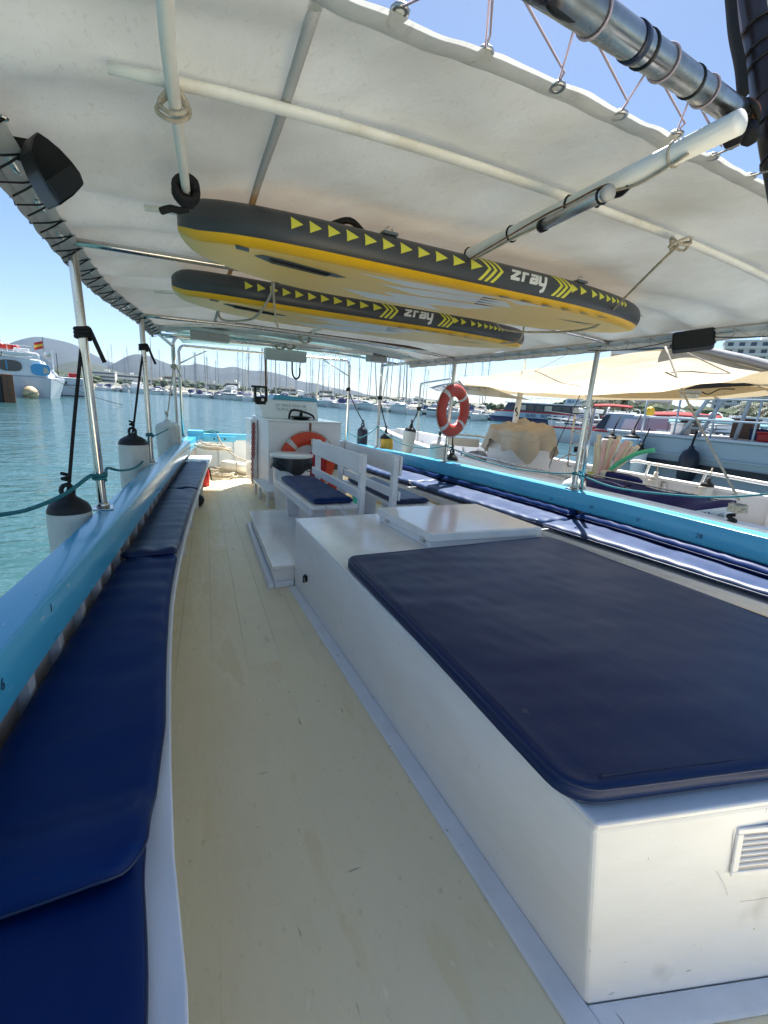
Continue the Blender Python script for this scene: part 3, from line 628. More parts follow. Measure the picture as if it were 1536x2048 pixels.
# side benches
bnL = curve([(-4.8, .45), (-3.2, .02), (-1.6, -.06), (.66, -.022), (.97, -.037), (1.32, -.037), (1.92, -.024), (2.57, .010), (3.76, .133), (5.66, .375), (7.53, .629), (8.5, .77)])
bnR = curve([(-4.8, 2.85), (-3.2, 3.3), (-1.6, 3.50), (0, 3.46), (1.3, 3.36), (3.1, 3.18), (4.4, 3.03), (6.6, 2.84), (8.5, 2.66)])
ZB = .47
for f, g, s in ((bnL, ginL, 1), (bnR, ginR, -1)):
    bench = None
    yy = [y for y in ys if y <= 8.3] + [8.4]
    for lo, hi in ((0, .485), (.515, 1)):
        secs = []
        for y in yy:
            a, c = f(y) + s * .012, g(y) - s * .045; p, q = lerp(a, c, lo), lerp(a, c, hi); secs.append([Vector((p, y, ZB - .035)), Vector((q, y, ZB - .035)), Vector((q, y, ZB)), Vector((p, y, ZB))])
        if bench is None:
            fs = []
            for y in yy: a = f(y) + s * .004; fs.append([Vector((a, y, ZB - .075)), Vector((a - s * .03, y, ZB - .075)), Vector((a - s * .03, y, ZB - .037)), Vector((a, y, ZB - .037))])
            bench = MB().loft(fs).build('side_bench', 'wood_white', boat, bevel=.004)
        MB().loft(secs).build('seat_plank', 'wood_white', bench, bevel=.005)
    y = -4.05
    while y < 8.4:
        a = f(y) - s * .06; MB().hexa([(a - s*.02, y - .025, 0), (a - s*.07, y - .025, 0), (a - s*.07, y + .025, 0), (a - s*.02, y + .025, 0)], [(a + s*.0, y - .025, ZB - .04), (a - s*.05, y - .025, ZB - .04), (a - s*.05, y + .025, ZB - .04), (a + s*.0, y + .025, ZB - .04)]).build('support_leg', 'wood_white', bench, bevel=.004)
        y += .95
    # riser board behind the legs
    rs = []
    for y in yy: a = f(y) - s * .15; rs.append([Vector((a, y, .002)), Vector((a - s*.02, y, .002)), Vector((a - s*.02, y, ZB - .04)), Vector((a, y, ZB - .04))])
    MB().loft(rs).build('riser', 'deck', bench)

# ---- posts
def post(bx, by, bz, tx, ty, tz, r=.025):
    a, c = Vector((bx, by, bz)), Vector((tx, ty, tz))
    o = MB().tube([a, c], r, 14, cap=True).build('post', 'steel', boat, smooth=True, auto=50)
    pl = MB().box((bx, by, bz + .005), (.11, .12, .010), .1).build('base_plate', 'steel', o, bevel=.003)
    MB().lathe([(r + .003, .01), (r + .012, .01), (r + .009, .035), (r + .003, .04)], a, 14).build('collar', 'steel', o, smooth=True)
    return o
PL1 = ((-.355, 3.22, .80), (-.385, 3.17, 2.25)); PL2 = ((-.115, 5.30, .79), (-.125, 5.28, 2.22)); PL3 = ((.235, 8.30, .74), (.215, 8.15, 2.20))
PR1 = ((3.80, 3.23, .80), (3.83, 3.23, 2.20)); PR2 = ((3.585, 5.30, .79), (3.60, 5.30, 2.17)); PR3 = ((3.48, 7.37, .76), (3.46, 7.30, 2.16))
for a, c in (PL1, PL2, PL3, PR1, PR2, PR3): post(*a, *c)
# second slim tube lashed to the right near post
sp = MB().tube([(3.865, 3.19, .80), (3.862, 3.20, 1.62)], .02, 12).build('post', 'steel', boat, smooth=True)
MB().tube(sm([(3.795 + .033*math.cos(a), 3.225 + .033*math.sin(a), 1.62) for a in (0, 1.57, 3.14, 4.71)], 4, True), .009, 6, closed=True).build('clamp', 'steel', sp, smooth=True)
# hoop frames over the stern
def hoop(l, r, zt, rad=.024, rb=.10, split=None):
    (x0, y0, z0), (x1, y1, z1) = l, r; pts = [(x0, y0, z0), (x0 - .01, y0, zt - rb)]
    for k in range(1, 6): a = k / 6 * math.pi / 2; pts.append((x0 + rb * (1 - math.cos(a)), y0, zt - rb + rb * math.sin(a)))
    for k in range(5, 0, -1): a = k / 6 * math.pi / 2; pts.append((x1 - rb * (1 - math.cos(a)), y1, zt - .02 - rb + rb * math.sin(a)))
    pts += [(x1 + .01, y1, zt - .02 - rb), (x1, y1, z1)]
    return MB().tube(pts, rad, 12).build('hoop_frame', 'steel', boat, smooth=True)
h1 = hoop((.345, 9.05, .73), (3.30, 8.43, .735), 2.315)
h2 = hoop((.235, 8.10, 2.0), (3.46, 7.30, 2.0), 2.36)
MB().tube([(.36, 9.05, 2.02), (.80, 9.0, 2.27)], .012, 8).build('brace', 'steel', h1, smooth=True)
MB().tube([(3.29, 8.45, 2.02), (2.80, 8.5, 2.27)], .012, 8).build('brace', 'steel', h1, smooth=True)
# rails and crossbars of the awning frame
railL = [(-.405, .75, 2.28), (-.41, 1.5, 2.275), (-.41, 2.45, 2.27), (-.39, 3.17, 2.265), (-.33, 4.1, 2.255), (-.125, 5.28, 2.235), (.02, 6.6, 2.225), (.215, 8.15, 2.22)]
railR = [(3.76, .75, 2.25), (3.83, 1.5, 2.245), (3.86, 2.3, 2.24), (3.83, 3.23, 2.225), (3.73, 4.3, 2.205), (3.60, 5.30, 2.19), (3.52, 6.4, 2.18), (3.46, 7.3, 2.175)]
for R_ in (railL, railR): MB().tube(sm(R_, 5), .024, 12).build('top_rail', 'steel', boat, smooth=True)
def rail_at(R_, y):
    f = curve([(p[1], p[0]) for p in R_]); g = curve([(p[1], p[2]) for p in R_]); return Vector((f(y), y, g(y)))
for y, dz in ((3.05, 0.03), (5.25, .03), (6.75, .04)):
    a, c = rail_at(railL, y), rail_at(railR, y + .05)
    MB().tube(sm([a, a.lerp(c, .25) + Vector((0, 0, dz)), a.lerp(c, .5) + Vector((0, 0, dz * 1.2)), a.lerp(c, .75) + Vector((0, 0, dz)), c], 5), .019, 10).build('crossbar', 'steel', boat, smooth=True)

# ================================================================== AWNING
aw = thing('awning', 'large off white canvas awning with battens laced over the deck', 'awning', (1.7, 3.6, 2.3))
def cz(x, y):
    l, r = rail_at(railL, y), rail_at(railR, y); t = (x - l.x) / (r.x - l.x); t = min(1, max(0, t))
    h = (1 - abs(2 * t - 1) ** 2.6) * .125
    return lerp(l.z, r.z, t) + .028 + h
YN, YF = 1.08, 6.55
def canopy_pt(s, t):
    y = lerp(YN, YF, t); l, r = rail_at(railL, y).x - .028, rail_at(railR, y).x + .028; x = lerp(l, r, s)
    yn = YN + .012 * nz(s * 9, 0, 1.0, 2) + .010 * math.sin(s * 7.0) + .004 * nz(s * 31, 0, 1.0, 5)
    if t == 0: y = yn
    # sag between battens, tension folds running in from the rails, loose wrinkles
    ph = ((y - 1.5) / .92); dip = -.022 * (math.sin(math.pi * ph) ** 2) * math.sin(math.pi * s)
    edge = min(s, 1 - s); fold = .034 * math.sin((y * 13.0) + 6 * nz(x, y, .9)) * math.exp(-edge * 5.5) * min(1, edge / .035)
    wr = .011 * nz(x, y, 2.6, 3) + .006 * nz(x * 1.6 + y * .6, y * .8, 6.5, 9)
    return Vector((x, y, cz(x, y) + dip + fold + wr))
MB().grid(canopy_pt, 120, 150).build('canvas', 'canopy', aw, smooth=True)
# near hem with grommets
hem = MB()
def hem_pt(s, t):
    p = canopy_pt(s, 0); return p + Vector((0, -.016 + .066 * t, -.005 - .006 * math.sin(t * 3.1) - .004 * abs(math.sin(s * 44)) * (1 - t)))
hm = hem.grid(hem_pt, 220, 6).build('hem', 'canopy_hem', aw, smooth=True)
GROM = []
for u, v in ((640, -58), (800, 20), (970, 103), (1115, 172), (1240, 228), (1352, 268), (1425, 312), (1500, 352), (1580, 395)):
    p = Zp(u, v, 2.36)
    for _ in range(4): p = Zp(u, v, cz(p.x, max(YN, p.y)) - .024)
    GROM.append(p)
    MB().tube([p + Vector((.017 * math.cos(a), .017 * math.sin(a), -.002)) for a in (k * math.pi / 5 for k in range(10))], .006, 6, closed=True).build('grommet', 'steel_dull', hm, smooth=True)
    MB().lathe([(.001, 0), (.011, 0), (.011, .002), (.001, .002)], p + Vector((0, 0, -.004)), 10).build('eyelet', 'print_white', hm)
# side valances hanging outside the rails with their lacing
for R_, s in ((railL, -1), (railR, 1)):
    def val(a, t, R_=R_, s=s):
        y = lerp(YN, 6.5, a); p = rail_at(R_, y); w = .004 * math.sin(a * 130) * t
        return p + Vector((s * (.036 + .012 * t + w), 0, .028 - .095 * t - .004 * t * abs(math.sin(a * 66))))
    vo = MB().grid(val, 140, 4).build('valance', 'canopy', aw, smooth=True)
    def inn(a, t, R_=R_, s=s):
        y = lerp(YN, 6.5, a); p = rail_at(R_, y); return p + Vector((s * (.034 - .085 * t), 0, -.030 - .003 * math.sin(a * 90) + .028 * t * t))
    vi = MB().grid(inn, 110, 3).build('turned_hem', 'canopy_hem', aw, smooth=True)
    z = []; y = YN + .1; k = 0
    while y < 6.4:
        p = rail_at(R_, y); q = rail_at(R_, y + .09)
        z.append(p + Vector((-s * .055, 0, -.012))); z.append(p + Vector((-s*.01, .02, -.041))); z.append(q + Vector((s * .052, -.01, -.06))); z.append(q + Vector((s * .056, .02, -.02))); z.append(q + Vector((s*.052, .05, -.066))); z.append(q + Vector((-s*.01, .09, -.041)))
        g = p + Vector((-s * .055, 0, -.010))
        MB().tube([g + Vector((.011 * math.cos(a), .011 * math.sin(a), 0)) for a in (j * math.pi / 4 for j in range(8))], .0035, 5, closed=True).build('grommet', 'steel_dull', vi)
        y += .215; k += 1
    MB().tube(z, .0038, 5).build('lacing', 'rope_black' if s < 0 else 'rope_cream', vo, smooth=True)
# battens under the canvas
def batten(y, x0, x1, w, h, mat='white_pole', skew=0):
    secs = []; n = 24
    for i in range(n + 1):
        t = i / n; x = lerp(x0, x1, t); yy = y + skew * (t - .5); z = cz(x, yy) - .028; k = min(1, math.sin(math.pi * min(t, 1 - t) * 14 / 2) if min(t, 1 - t) < 1 / 14 else 1); k = max(k, .25)
        secs.append([Vector((x, yy + math.cos(a) * w / 2 * k, z - h / 2 + math.sin(a) * h / 2)) for a in (j * math.pi / 4 + .39 for j in range(8))])
    return MB().loft(secs).build('batten', mat, aw, smooth=True)
batten(1.50, -.075, 3.3, .050, .028); batten(2.44, -.02, 3.3, .042, .026); batten(4.2, .0, 3.2, .045, .026); batten(5.9, .1, 3.2, .045, .026)
# grey strap sewn along the canvas
secs = []
for i in range(40):
    y = lerp(YN + .02, 6.4, i / 39); x = .34 + .055 * (y - 1.1); z = cz(x, y) - .020 + .004 * math.sin(y * 7); secs.append([Vector((x - .014, y, z)), Vector((x + .014, y, z)), Vector((x + .014, y, z - .004)), Vector((x - .014, y, z - .004))])
MB().loft(secs).build('strap', 'strap', aw, smooth=True)
# fore and aft poles
lp = MB().tube(sm([(.035, .80, 2.275), (.052, 1.25, 2.268), (.085, 1.60, 2.262), (.128, 2.05, 2.250)], 6), [.0175 - .00015 * i for i in range(19)], 12).build('pole', 'white_pole', aw, smooth=True)
MB().tube(sm([(.062, 1.47, 2.29), (.036, 1.50, 2.262), (.066, 1.475, 2.236), (.10, 1.49, 2.262), (.07, 1.52, 2.30), (.03, 1.53, 2.26), (.07, 1.50, 2.232), (.11, 1.52, 2.27), (.075, 1.47, 2.305)], 5), .006, 6).build('lashing', 'rope_cream', lp, smooth=True)
ridge_a = Zp(1480, 244, 2.265); _m = Zp(905, 526, 2.285); ridge_b = ridge_a + (_m - ridge_a) * ((6.4 - ridge_a.y) / (_m.y - ridge_a.y))
rp = MB().tube([ridge_a.lerp(ridge_b, t / 12) for t in range(13)], .028, 14).build('ridge_pole', 'white_pole', aw, smooth=True)
for t in (.03, .10, .16, .22): 
    p = ridge_a.lerp(ridge_b, t); MB().tube([p + Vector((.030 * math.cos(a), 0, .030 * math.sin(a))) for a in (k * math.pi / 6 for k in range(12))], .0045, 5, closed=True).build('tie', 'rope_cream' if t < .05 else 'black', rp, smooth=True)
# round lamp tube cabled under the ridge pole
la_, lb_ = Zp(1214, 387, 2.212), Zp(1086, 451, 2.225)
lt = thing('lamp_tube', 'slim silver tube lamp cabled under the white ridge pole', 'lamp', la_)
ld0 = (lb_ - la_).normalized(); lrot = ld0.to_track_quat('Z', 'Y').to_matrix()
MB().tube([la_, lb_], .019, 14).build('tube', 'steel_dull', lt, smooth=True)
MB().lathe([(.001, -.004), (.0225, -.004), (.0225, .014), (.001, .014)], la_ - ld0 * .008, 14, lrot).build('end_cap', 'grey_pad', lt, smooth=True)
MB().lathe([(.001, -.004), (.0225, -.004), (.0225, .02), (.001, .02)], lb_ - ld0 * .01, 14, lrot).build('end_cap', 'black', lt, smooth=True)
def under(t, dz, dx=0.0): return ridge_a.lerp(ridge_b, t) + Vector((dx, 0, dz))
MB().tube(sm([under(.02, -.028, -.02), under(.05, -.034), under(.075, -.020, -.022), under(.10, -.030, -.01), under(.15, -.028, -.015), under(.20, -.030), under(.27, -.029, .008), under(.34, -.030)], 6), .0045, 6).build('cable', 'rope_cream', lt, smooth=True)
MB().tube(sm([under(.065, -.026, -.018), la_ + Vector((-.012, 0, .020)), la_.lerp(lb_, .5) + Vector((-.012, 0, .022)), lb_ + Vector((-.005, .03, .028)), under(.22, -.029, -.01)], 6), .0032, 6).build('cable', 'rust', lt, smooth=True)
MB().tube(sm([under(.055, -.028), under(.062, -.036, .006), under(.07, -.032, -.008), under(.078, -.040, .004)], 5), .009, 6).build('taped_joint', 'tape_black', lt, smooth=True)
c0_ = la_ + ld0 * .02; e1_ = ld0.cross(Vector((0, 0, 1))).normalized(); e2_ = ld0.cross(e1_)
MB().tube([c0_ + (e1_ * math.cos(a) + e2_ * math.sin(a)) * .022 for a in (k * math.pi / 6 for k in range(12))], .004, 6, closed=True).build('clip', 'black', lt, smooth=True)

# ---- solid roof over the stern
rf = thing('stern_roof', 'pale glossy roof panel on steel hoops over the steering console', 'roof', (1.8, 7.5, 2.38))
def roof_pt(s, t):
    y = lerp(6.1, 9.0, t); x0, x1 = lerp(-.02, .40, (y - 5.7) / 3.3), lerp(3.62, 3.2, (y - 5.7) / 3.3)
    return Vector((lerp(x0, x1, s), y - .55 * s * t, 2.375 + .03 * math.sin(math.pi * s) - .012 * t))
MB().grid(roof_pt, 16, 16).build('panel', 'roof', rf, smooth=True, solid=.018)
for yy in (6.6, 7.4, 8.2):
    MB().tube([(.12, yy, 2.345), (1.8, yy - .15, 2.372), (3.3, yy - .3, 2.345)], .016, 8).build('roof_bow', 'steel', rf, smooth=True)
# ================================================================== THINGS ON DECK
EDGE = [0, .004, .012, .03, .06, .10, .16, .24, .33, .42, .5, .58, .67, .76, .84, .90, .94, .97, .988, .996, 1]
def cushion(name, label, fl, fr, y0, y1, z0, th, mat, group=None, cr=.05, wr=.006, tilt=None, seed=0, ridge=0.0, parent=None, ramp_=None, pm_='navy_side'):
    n = max(14, int((y1 - y0) / .045)); vs = []; top = []; bot = []
    tl = sorted(set([e * .5 for e in EDGE[:8]] + [i / n for i in range(n + 1)] + [1 - e * .5 for e in EDGE[:8]]))
    tl = [t for i, t in enumerate(tl) if i == 0 or t - tl[i - 1] > 1e-4]
    L = y1 - y0; b = MB(); W = len(EDGE); per = []
    def pt(e, t, side):
        y = lerp(y0, y1, t); d = min(t, 1 - t) * L; sh = cr - math.sqrt(max(0, cr * cr - (cr - min(d, cr)) ** 2))
        xl, xr = fl(y), fr(y)
        if xl > xr: xl, xr = xr, xl
        x = lerp(xl + sh, xr - sh, e)
        wd = (xr - xl); dx = min(e, 1 - e) * wd; rd = th * .8
        px = math.sqrt(max(0, 1 - (1 - min(dx / rd, 1)) ** 2)); py = math.sqrt(max(0, 1 - (1 - min(d / rd, 1)) ** 2)); P = px * py
        if side:
            z = z0 + th * (.42 + .58 * P)
            inside = min(1, dx / .08) * min(1, d / .08)
            z += inside * (wr * 1.6 * nz(x, y, 2.2, seed) + wr * nz(x * .6, y * 2.2, 4.5, seed + 5) + .004 * min(1, d / .3))
            cre = math.exp(-d / .14) * min(1, d / .03); z += cre * wr * 1.4 * math.sin(x * 34 + 4 * nz(x, y, 3, seed))
            z += wr * .8 * math.exp(-dx / .05) * math.sin(y * 31 + 3 * nz(x, y, 4, seed)) * min(1, dx / .02)
        else: z = z0 + th * .42 * (1 - P)
        if ramp_: z += ramp_(y)
        if tilt: z += tilt * (x - xl)
        return Vector((x, y, z))
    for t in tl:
        for e in EDGE: top.append(pt(e, t, 1))
    for t in tl:
        for e in EDGE: bot.append(pt(e, t, 0))
    nt_ = len(tl); off = len(top); fs = []
    for i in range(nt_ - 1):
        for j in range(W - 1):
            fs.append((i*W+j, i*W+j+1, (i+1)*W+j+1, (i+1)*W+j)); fs.append((off+i*W+j, off+(i+1)*W+j, off+(i+1)*W+j+1, off+i*W+j+1))
    b.add(top + bot, fs); 
    ring = [top[j] for j in range(W)] + [top[i*W + W-1] for i in range(1, nt_)] + [top[(nt_-1)*W + j] for j in range(W-2, -1, -1)] + [top[i*W] for i in range(nt_-2, 0, -1)]
    o = thing(name, label, 'cushion', ((fl(y0) + fr(y0)) / 2, (y0 + y1) / 2, z0), group) if parent is None else parent
    bo = b.build('cover', mat, o, smooth=True)
    rr = [p for i, p in enumerate(ring) if i == 0 or (p - ring[i-1]).length > .004]
    MB().tube(rr, .0042, 5, closed=True).build('piping', pm_, o, smooth=True)
    return o
lin = lambda f, d: (lambda y: f(y) + d)
GL = 'navy cushions on the left side bench'; GR = 'navy cushions on the right side bench'
inL = lambda y: bnL(y) - (.045 if y < .9 else .045 - .04 * min(1, (y - .9) / .5)); outL = lambda y: ginL(y) - .03
inR = lin(bnR, .004); outR = lambda y: ginR(y) + .03
ZC = ZB + .002
cushion('bench_cushion', 'navy bench cushion at the bottom left, tucked under its neighbour', lin(inL, -.010), outL, -2.2, 1.02, ZC, .05, 'navy', GL, seed=1)
cushion('bench_cushion', 'long dark navy cushion nearest on the left bench, lapping the bottom one', inL, outL, .88, 3.06, ZC, .056, 'navy', GL, seed=2, wr=.008, cr=.07, ramp_=lambda y: .052 * max(0, 1 - max(0, y - 1.0) / .12) if y > 1.0 else .052)
cushion('bench_cushion', 'navy left bench cushion beside the first stanchion, second from the nearest', inL, outL, 3.02, 5.24, ZC, .05, 'navy_worn', GL, seed=3, ramp_=lambda y: .046 * max(0, 1 - (y - 3.0) / .40) ** 1.5)
cushion('bench_cushion', 'short navy cushion at the far end of the left bench', inL, outL, 5.27, 7.35, ZC, .046, 'navy_worn', GL, seed=4)
ysR = [-2.0, 1.02, 3.04, 5.2, 6.95]; labR = ['navy right bench cushion cut by the right edge of the view', 'navy right bench cushion beside the large sunbed', 'navy right bench cushion beside the white hatch box', 'navy right bench cushion beyond the slatted benches']
for k in range(4): cushion('bench_cushion', labR[k], inR, outR, ysR[k] + .012, ysR[k + 1] - .012, ZC + .02, .055, 'navy_faded', GR, seed=10 + k)

bolR = ['dark navy back bolster along the right hull at the right edge', 'dark navy back bolster along the right hull beside the sunbed', 'dark navy back bolster along the right hull beside the hatch box', 'dark navy back bolster along the right hull beyond the benches']
for k in range(4): cushion('back_bolster', bolR[k], lambda y: outR(y) - .135, lambda y: outR(y) - .005, ysR[k] + .03, ysR[k + 1] - .03, ZC + .072, .075, 'navy', 'navy back bolsters on the right side bench', cr=.02, seed=30 + k)
# ---- sunbed box
NB = (.949, .492); sl = -.32
def near_y(x): return NB[1] + (x - NB[0]) * sl
def near_t(x): return .543 - .265 * (x - .903)
bx = thing('sunbed_box', 'big white painted sunbed box with vent grille in the middle of the deck', 'deck box', (1.75, 1.8, 0))
ZT = .586; XR, YB = 2.63, 3.50
MB().hexa([(.949, near_y(.949), 0), (XR, near_y(XR), 0), (XR, YB, 0), (.949, YB, 0)], [(.907, near_t(.907), ZT - .022), (XR, near_t(XR), ZT - .022), (XR, YB, ZT - .022), (.949, YB, ZT - .022)]).build('body', 'white', bx, bevel=.013, seg=3)
MB().hexa([(.901, near_t(.901) - .008, ZT - .0215), (XR + .006, near_t(XR) - .008, ZT - .0215), (XR + .006, YB, ZT - .0215), (.943, YB, ZT - .0215)], [(.901, near_t(.901) - .008, ZT), (XR + .006, near_t(XR) - .008, ZT), (XR + .006, YB, ZT), (.943, YB, ZT)]).build('top', 'white_gloss', bx, bevel=.009, seg=3)
# skirting
MB().hexa([(.868, near_y(.868) - .075, .001), (.9485, near_y(.9485) - .075, .001), (.9485, 3.449, .001), (.882, 3.449, .001)], [(.876, near_y(.876) - .068, .011), (.9485, near_y(.9485) - .066, .015), (.9485, 3.449, .015), (.890, 3.449, .011)]).build('skirting', 'skirt', bx, bevel=.008)
MB().hexa([(.9492, near_y(.9492) - .075, .001), (XR, near_y(XR) - .075, .001), (XR, near_y(XR) - .0015, .001), (.9492, near_y(.9492) - .0015, .001)], [(.9492, near_y(.9492) - .066, .0115), (XR, near_y(XR) - .066, .0115), (XR, near_y(XR) - .0015, .0155), (.9492, near_y(.9492) - .0015, .0155)]).build('skirting', 'skirt', bx, bevel=.008)
# vent grille on the near face
nd = Vector((1, sl, 0)).normalized(); upv = Vector((1.404, near_t(1.404), ZT)) - Vector((1.404, near_y(1.404), 0)); nn = nd.cross(upv).normalized()
if nn.y > 0: nn = -nn
def on_face(u, v, off=0.0):
    p0 = Vector((NB[0], NB[1], 0)) + nn * off; r = ray(u, v); c0 = Vector((0, 0, CAMZ)); return c0 + r * ((p0 - c0).dot(nn) / r.dot(nn))
ga, gb = on_face(1474, 1655), on_face(1470, 1750)
gz1, gz0 = ga.z, gb.z; gx = ga
fr_ = Matrix((nd, -nn, nd.cross(-nn))).transposed(); vz = fr_ @ Vector((0, 0, 1))
vg = None
gw, gh = .34, gz1 - gz0
gc = gx + nd * gw / 2 - vz * (gh / 2)
vg = MB()
for dx, dz, w, h in ((0, gh/2 - .008, gw, .016), (0, -gh/2 + .008, gw, .016), (-gw/2 + .010, 0, .020, gh - .032), (gw/2 - .010, 0, .020, gh - .032)):
    vg.box(gc + nd * dx + nn * .003 + vz * dz, (w, .008, h), fr_)
vg = vg.build('vent_grille', 'white', bx, bevel=.003)
ns = 6
for k in range(ns):
    z = gc.z - gh/2 + .022 + (gh - .044) * (k + .5) / ns
    MB().box(gc + nn * .0025 + vz * (z - gc.z), (gw - .042, .006, (gh - .044) / ns * .72), fr_ @ Matrix.Rotation(.55, 3, 'X')).build('slat', 'white', vg, bevel=.002)
MB().box(gc - nn * -.0012, (gw - .03, .002, gh - .03), fr_).build('vent_backing', 'lining', vg)
p = Xp(613, 1156, .942); lt_ = MB().box((.936, p.y, p.z), (.014, .045, .05)).build('latch', 'black', bx, bevel=.004)
MB().tube(sm([(.93, p.y - .012, p.z + .012), (.918, p.y, p.z + .02), (.918, p.y, p.z - .03), (.93, p.y - .01, p.z - .022)], 4), .005, 6).build('latch_ring', 'black', lt_, smooth=True)
for pts_ in ([(1268, 1668), (1267, 1700), (1269, 1738), (1266, 1762)], [(1467, 1658), (1464, 1690), (1463, 1735), (1462, 1752)], [(1268, 1668), (1280, 1662)], [(1433, 1742), (1448, 1768), (1455, 1790)], [(1480, 1803), (1510, 1800), (1536, 1795)], [(1218, 1990), (1228, 1985)], [(1372, 1943), (1382, 1940)], [(1250, 1742), (1248, 1765)]):
    MB().tube([on_face(u, v, .0006) for u, v in pts_], .0007, 5).build('paint_crack', 'lining', bx)
# ---- sunbed mattress
ml = curve([(.3, .865), (.6, .868), (1.4, .905), (2.34, .942)]); mr = lambda y: 2.64 - .02 * y
mt = thing('sunbed_mattress', 'large worn navy vinyl mattress lying on the white sunbed box', 'mattress', (1.75, 1.4, ZT))
b = MB(); NXm, NYm = 60, 64; th = .062
def mat_pt(s, t, side):
    y0_ = .582; L = 2.36 - y0_
    e = EDGE_M[int(round(s * (len(EDGE_M) - 1)))]; tt = EDGE_M[int(round(t * (len(EDGE_M) - 1)))]
    ln_ = L + (0)  # straight grid then shear the near end
    y = lerp(y0_, 2.36, tt); xl, xr = ml(y), mr(y); W = xr - xl; cr = .085
    d = min(tt, 1 - tt) * L; sh = cr - math.sqrt(max(0, cr*cr - (cr - min(d, cr)) ** 2)); x = lerp(xl + sh, xr - sh, e)
    dx = min(e, 1 - e) * W; rd = .020
    P = math.sqrt(max(0, 1 - (1 - min(dx / rd, 1)) ** 2)) * math.sqrt(max(0, 1 - (1 - min(d / rd, 1)) ** 2))
    y2 = y + (x - .90) * -.262 * (1 - tt)
    if side:
        z = ZT + .004 + th * (.80 + .20 * P); ins = min(1, dx / .06) * min(1, d / .06)
        z += ins * (.010 * nz(x, y, 1.6, 2) + .0035 * nz(x * .7, y * 2.4, 5, 4) + .0022 * nz(x * 2.5 + y, y * .8, 8, 6)) + .006 * math.exp(-dx / .05) * math.sin(y * 9 + 2 * nz(x, y, 3)) * ins
        z += .004 * math.exp(-d / .05) * math.sin(x * 13) * ins
    else: z = ZT + .004 + th * .20 * (1 - P)
    return Vector((x, y2, z))
EDGE_M = [0, .001, .003, .007, .012, .018, .026, .036, .05] + [.05 + .9 * k / 50 for k in range(1, 50)] + [.95, .964, .974, .982, .988, .993, .997, .999, 1]
NM = len(EDGE_M) - 1
b.grid(lambda s, t: mat_pt(s, t, 1), NM, NM); b.grid(lambda s, t: mat_pt(s, t, 0), NM, NM)
def rim(side): return [mat_pt(k / NM, 0, side) for k in range(NM + 1)] + [mat_pt(1, k / NM, side) for k in range(1, NM + 1)] + [mat_pt(k / NM, 1, side) for k in range(NM - 1, -1, -1)] + [mat_pt(0, k / NM, side) for k in range(NM - 1, 0, -1)]
b.build('cover', 'navy_worn', mt, smooth=True)
rt, rb_ = rim(1), rim(0); mid_ = Vector((1.76, 1.40, 0)); wall = []
for p, q_ in zip(rt, rb_):
    out_ = Vector((p.x - mid_.x, p.y - mid_.y, 0)).normalized(); bl_ = .004 + .004 * nz(p.x, p.y, 5, 3); wall.append([p, p.lerp(q_, .3) + out_ * bl_, p.lerp(q_, .7) + out_ * bl_, q_])
b = MB(); n_ = len(wall); b.add([p for w_ in wall for p in w_], [(4*i + k, 4*((i+1) % n_) + k, 4*((i+1) % n_) + k + 1, 4*i + k + 1) for i in range(n_) for k in range(3)]); b.build('side_wall', 'navy_worn', mt, smooth=True)
for rr_, dz_, rad_ in ((rt, .0015, .0036), (rb_, 0, .003)):
    ps = [p for i, p in enumerate(rr_) if i == 0 or (p - rr_[i-1]).length > .006]
    MB().tube([p + Vector((0, 0, dz_ + .0015 * nz(p.x, p.y, 9, 1))) for p in ps], rad_, 6, closed=True).build('piping', 'navy_side', mt, smooth=True)
st_ = [p for i, p in enumerate(rt) if i == 0 or (p - rt[i-1]).length > .006]
def inset(p, d):
    q_ = Vector((mid_.x - p.x, mid_.y - p.y, 0)); q_ = Vector((math.copysign(min(abs(q_.x), d), q_.x) if abs(q_.x) > .80 else 0, math.copysign(min(abs(q_.y), d), q_.y) if abs(q_.y) > .62 else 0, 0)); return p + q_ + Vector((0, 0, th * .20 + .0012))
MB().tube([inset(p, .030) for p in st_], .0011, 4, closed=True).build('stitching', 'stitch', mt, smooth=True)
# ---- hatch box on the sunbed box
hb = thing('hatch_box', 'low white hatch box with hinged lid behind the sunbed mattress', 'hatch', (2.1, 2.85, ZT))
MB().hexa([(1.63, 2.50, ZT + .001), (2.56, 2.43, ZT + .001), (2.56, 3.22, ZT + .001), (1.60, 3.26, ZT + .001)], [(1.63, 2.50, ZT + .045), (2.56, 2.43, ZT + .045), (2.56, 3.22, ZT + .045), (1.60, 3.26, ZT + .045)]).build('coaming', 'white', hb, bevel=.006)
MB().hexa([(1.615, 2.485, ZT + .048), (2.575, 2.41, ZT + .048), (2.575, 3.235, ZT + .048), (1.585, 3.275, ZT + .048)], [(1.615, 2.485, ZT + .115), (2.575, 2.41, ZT + .115), (2.575, 3.235, ZT + .115), (1.585, 3.275, ZT + .115)]).build('lid', 'white_gloss', hb, bevel=.012, seg=3)
for y in (2.58, 3.12): MB().box((1.604 + (.01 if y < 3 else -.006), y, ZT + .047), (.012, .05, .045)).build('hinge', 'steel_dull', hb, bevel=.003)
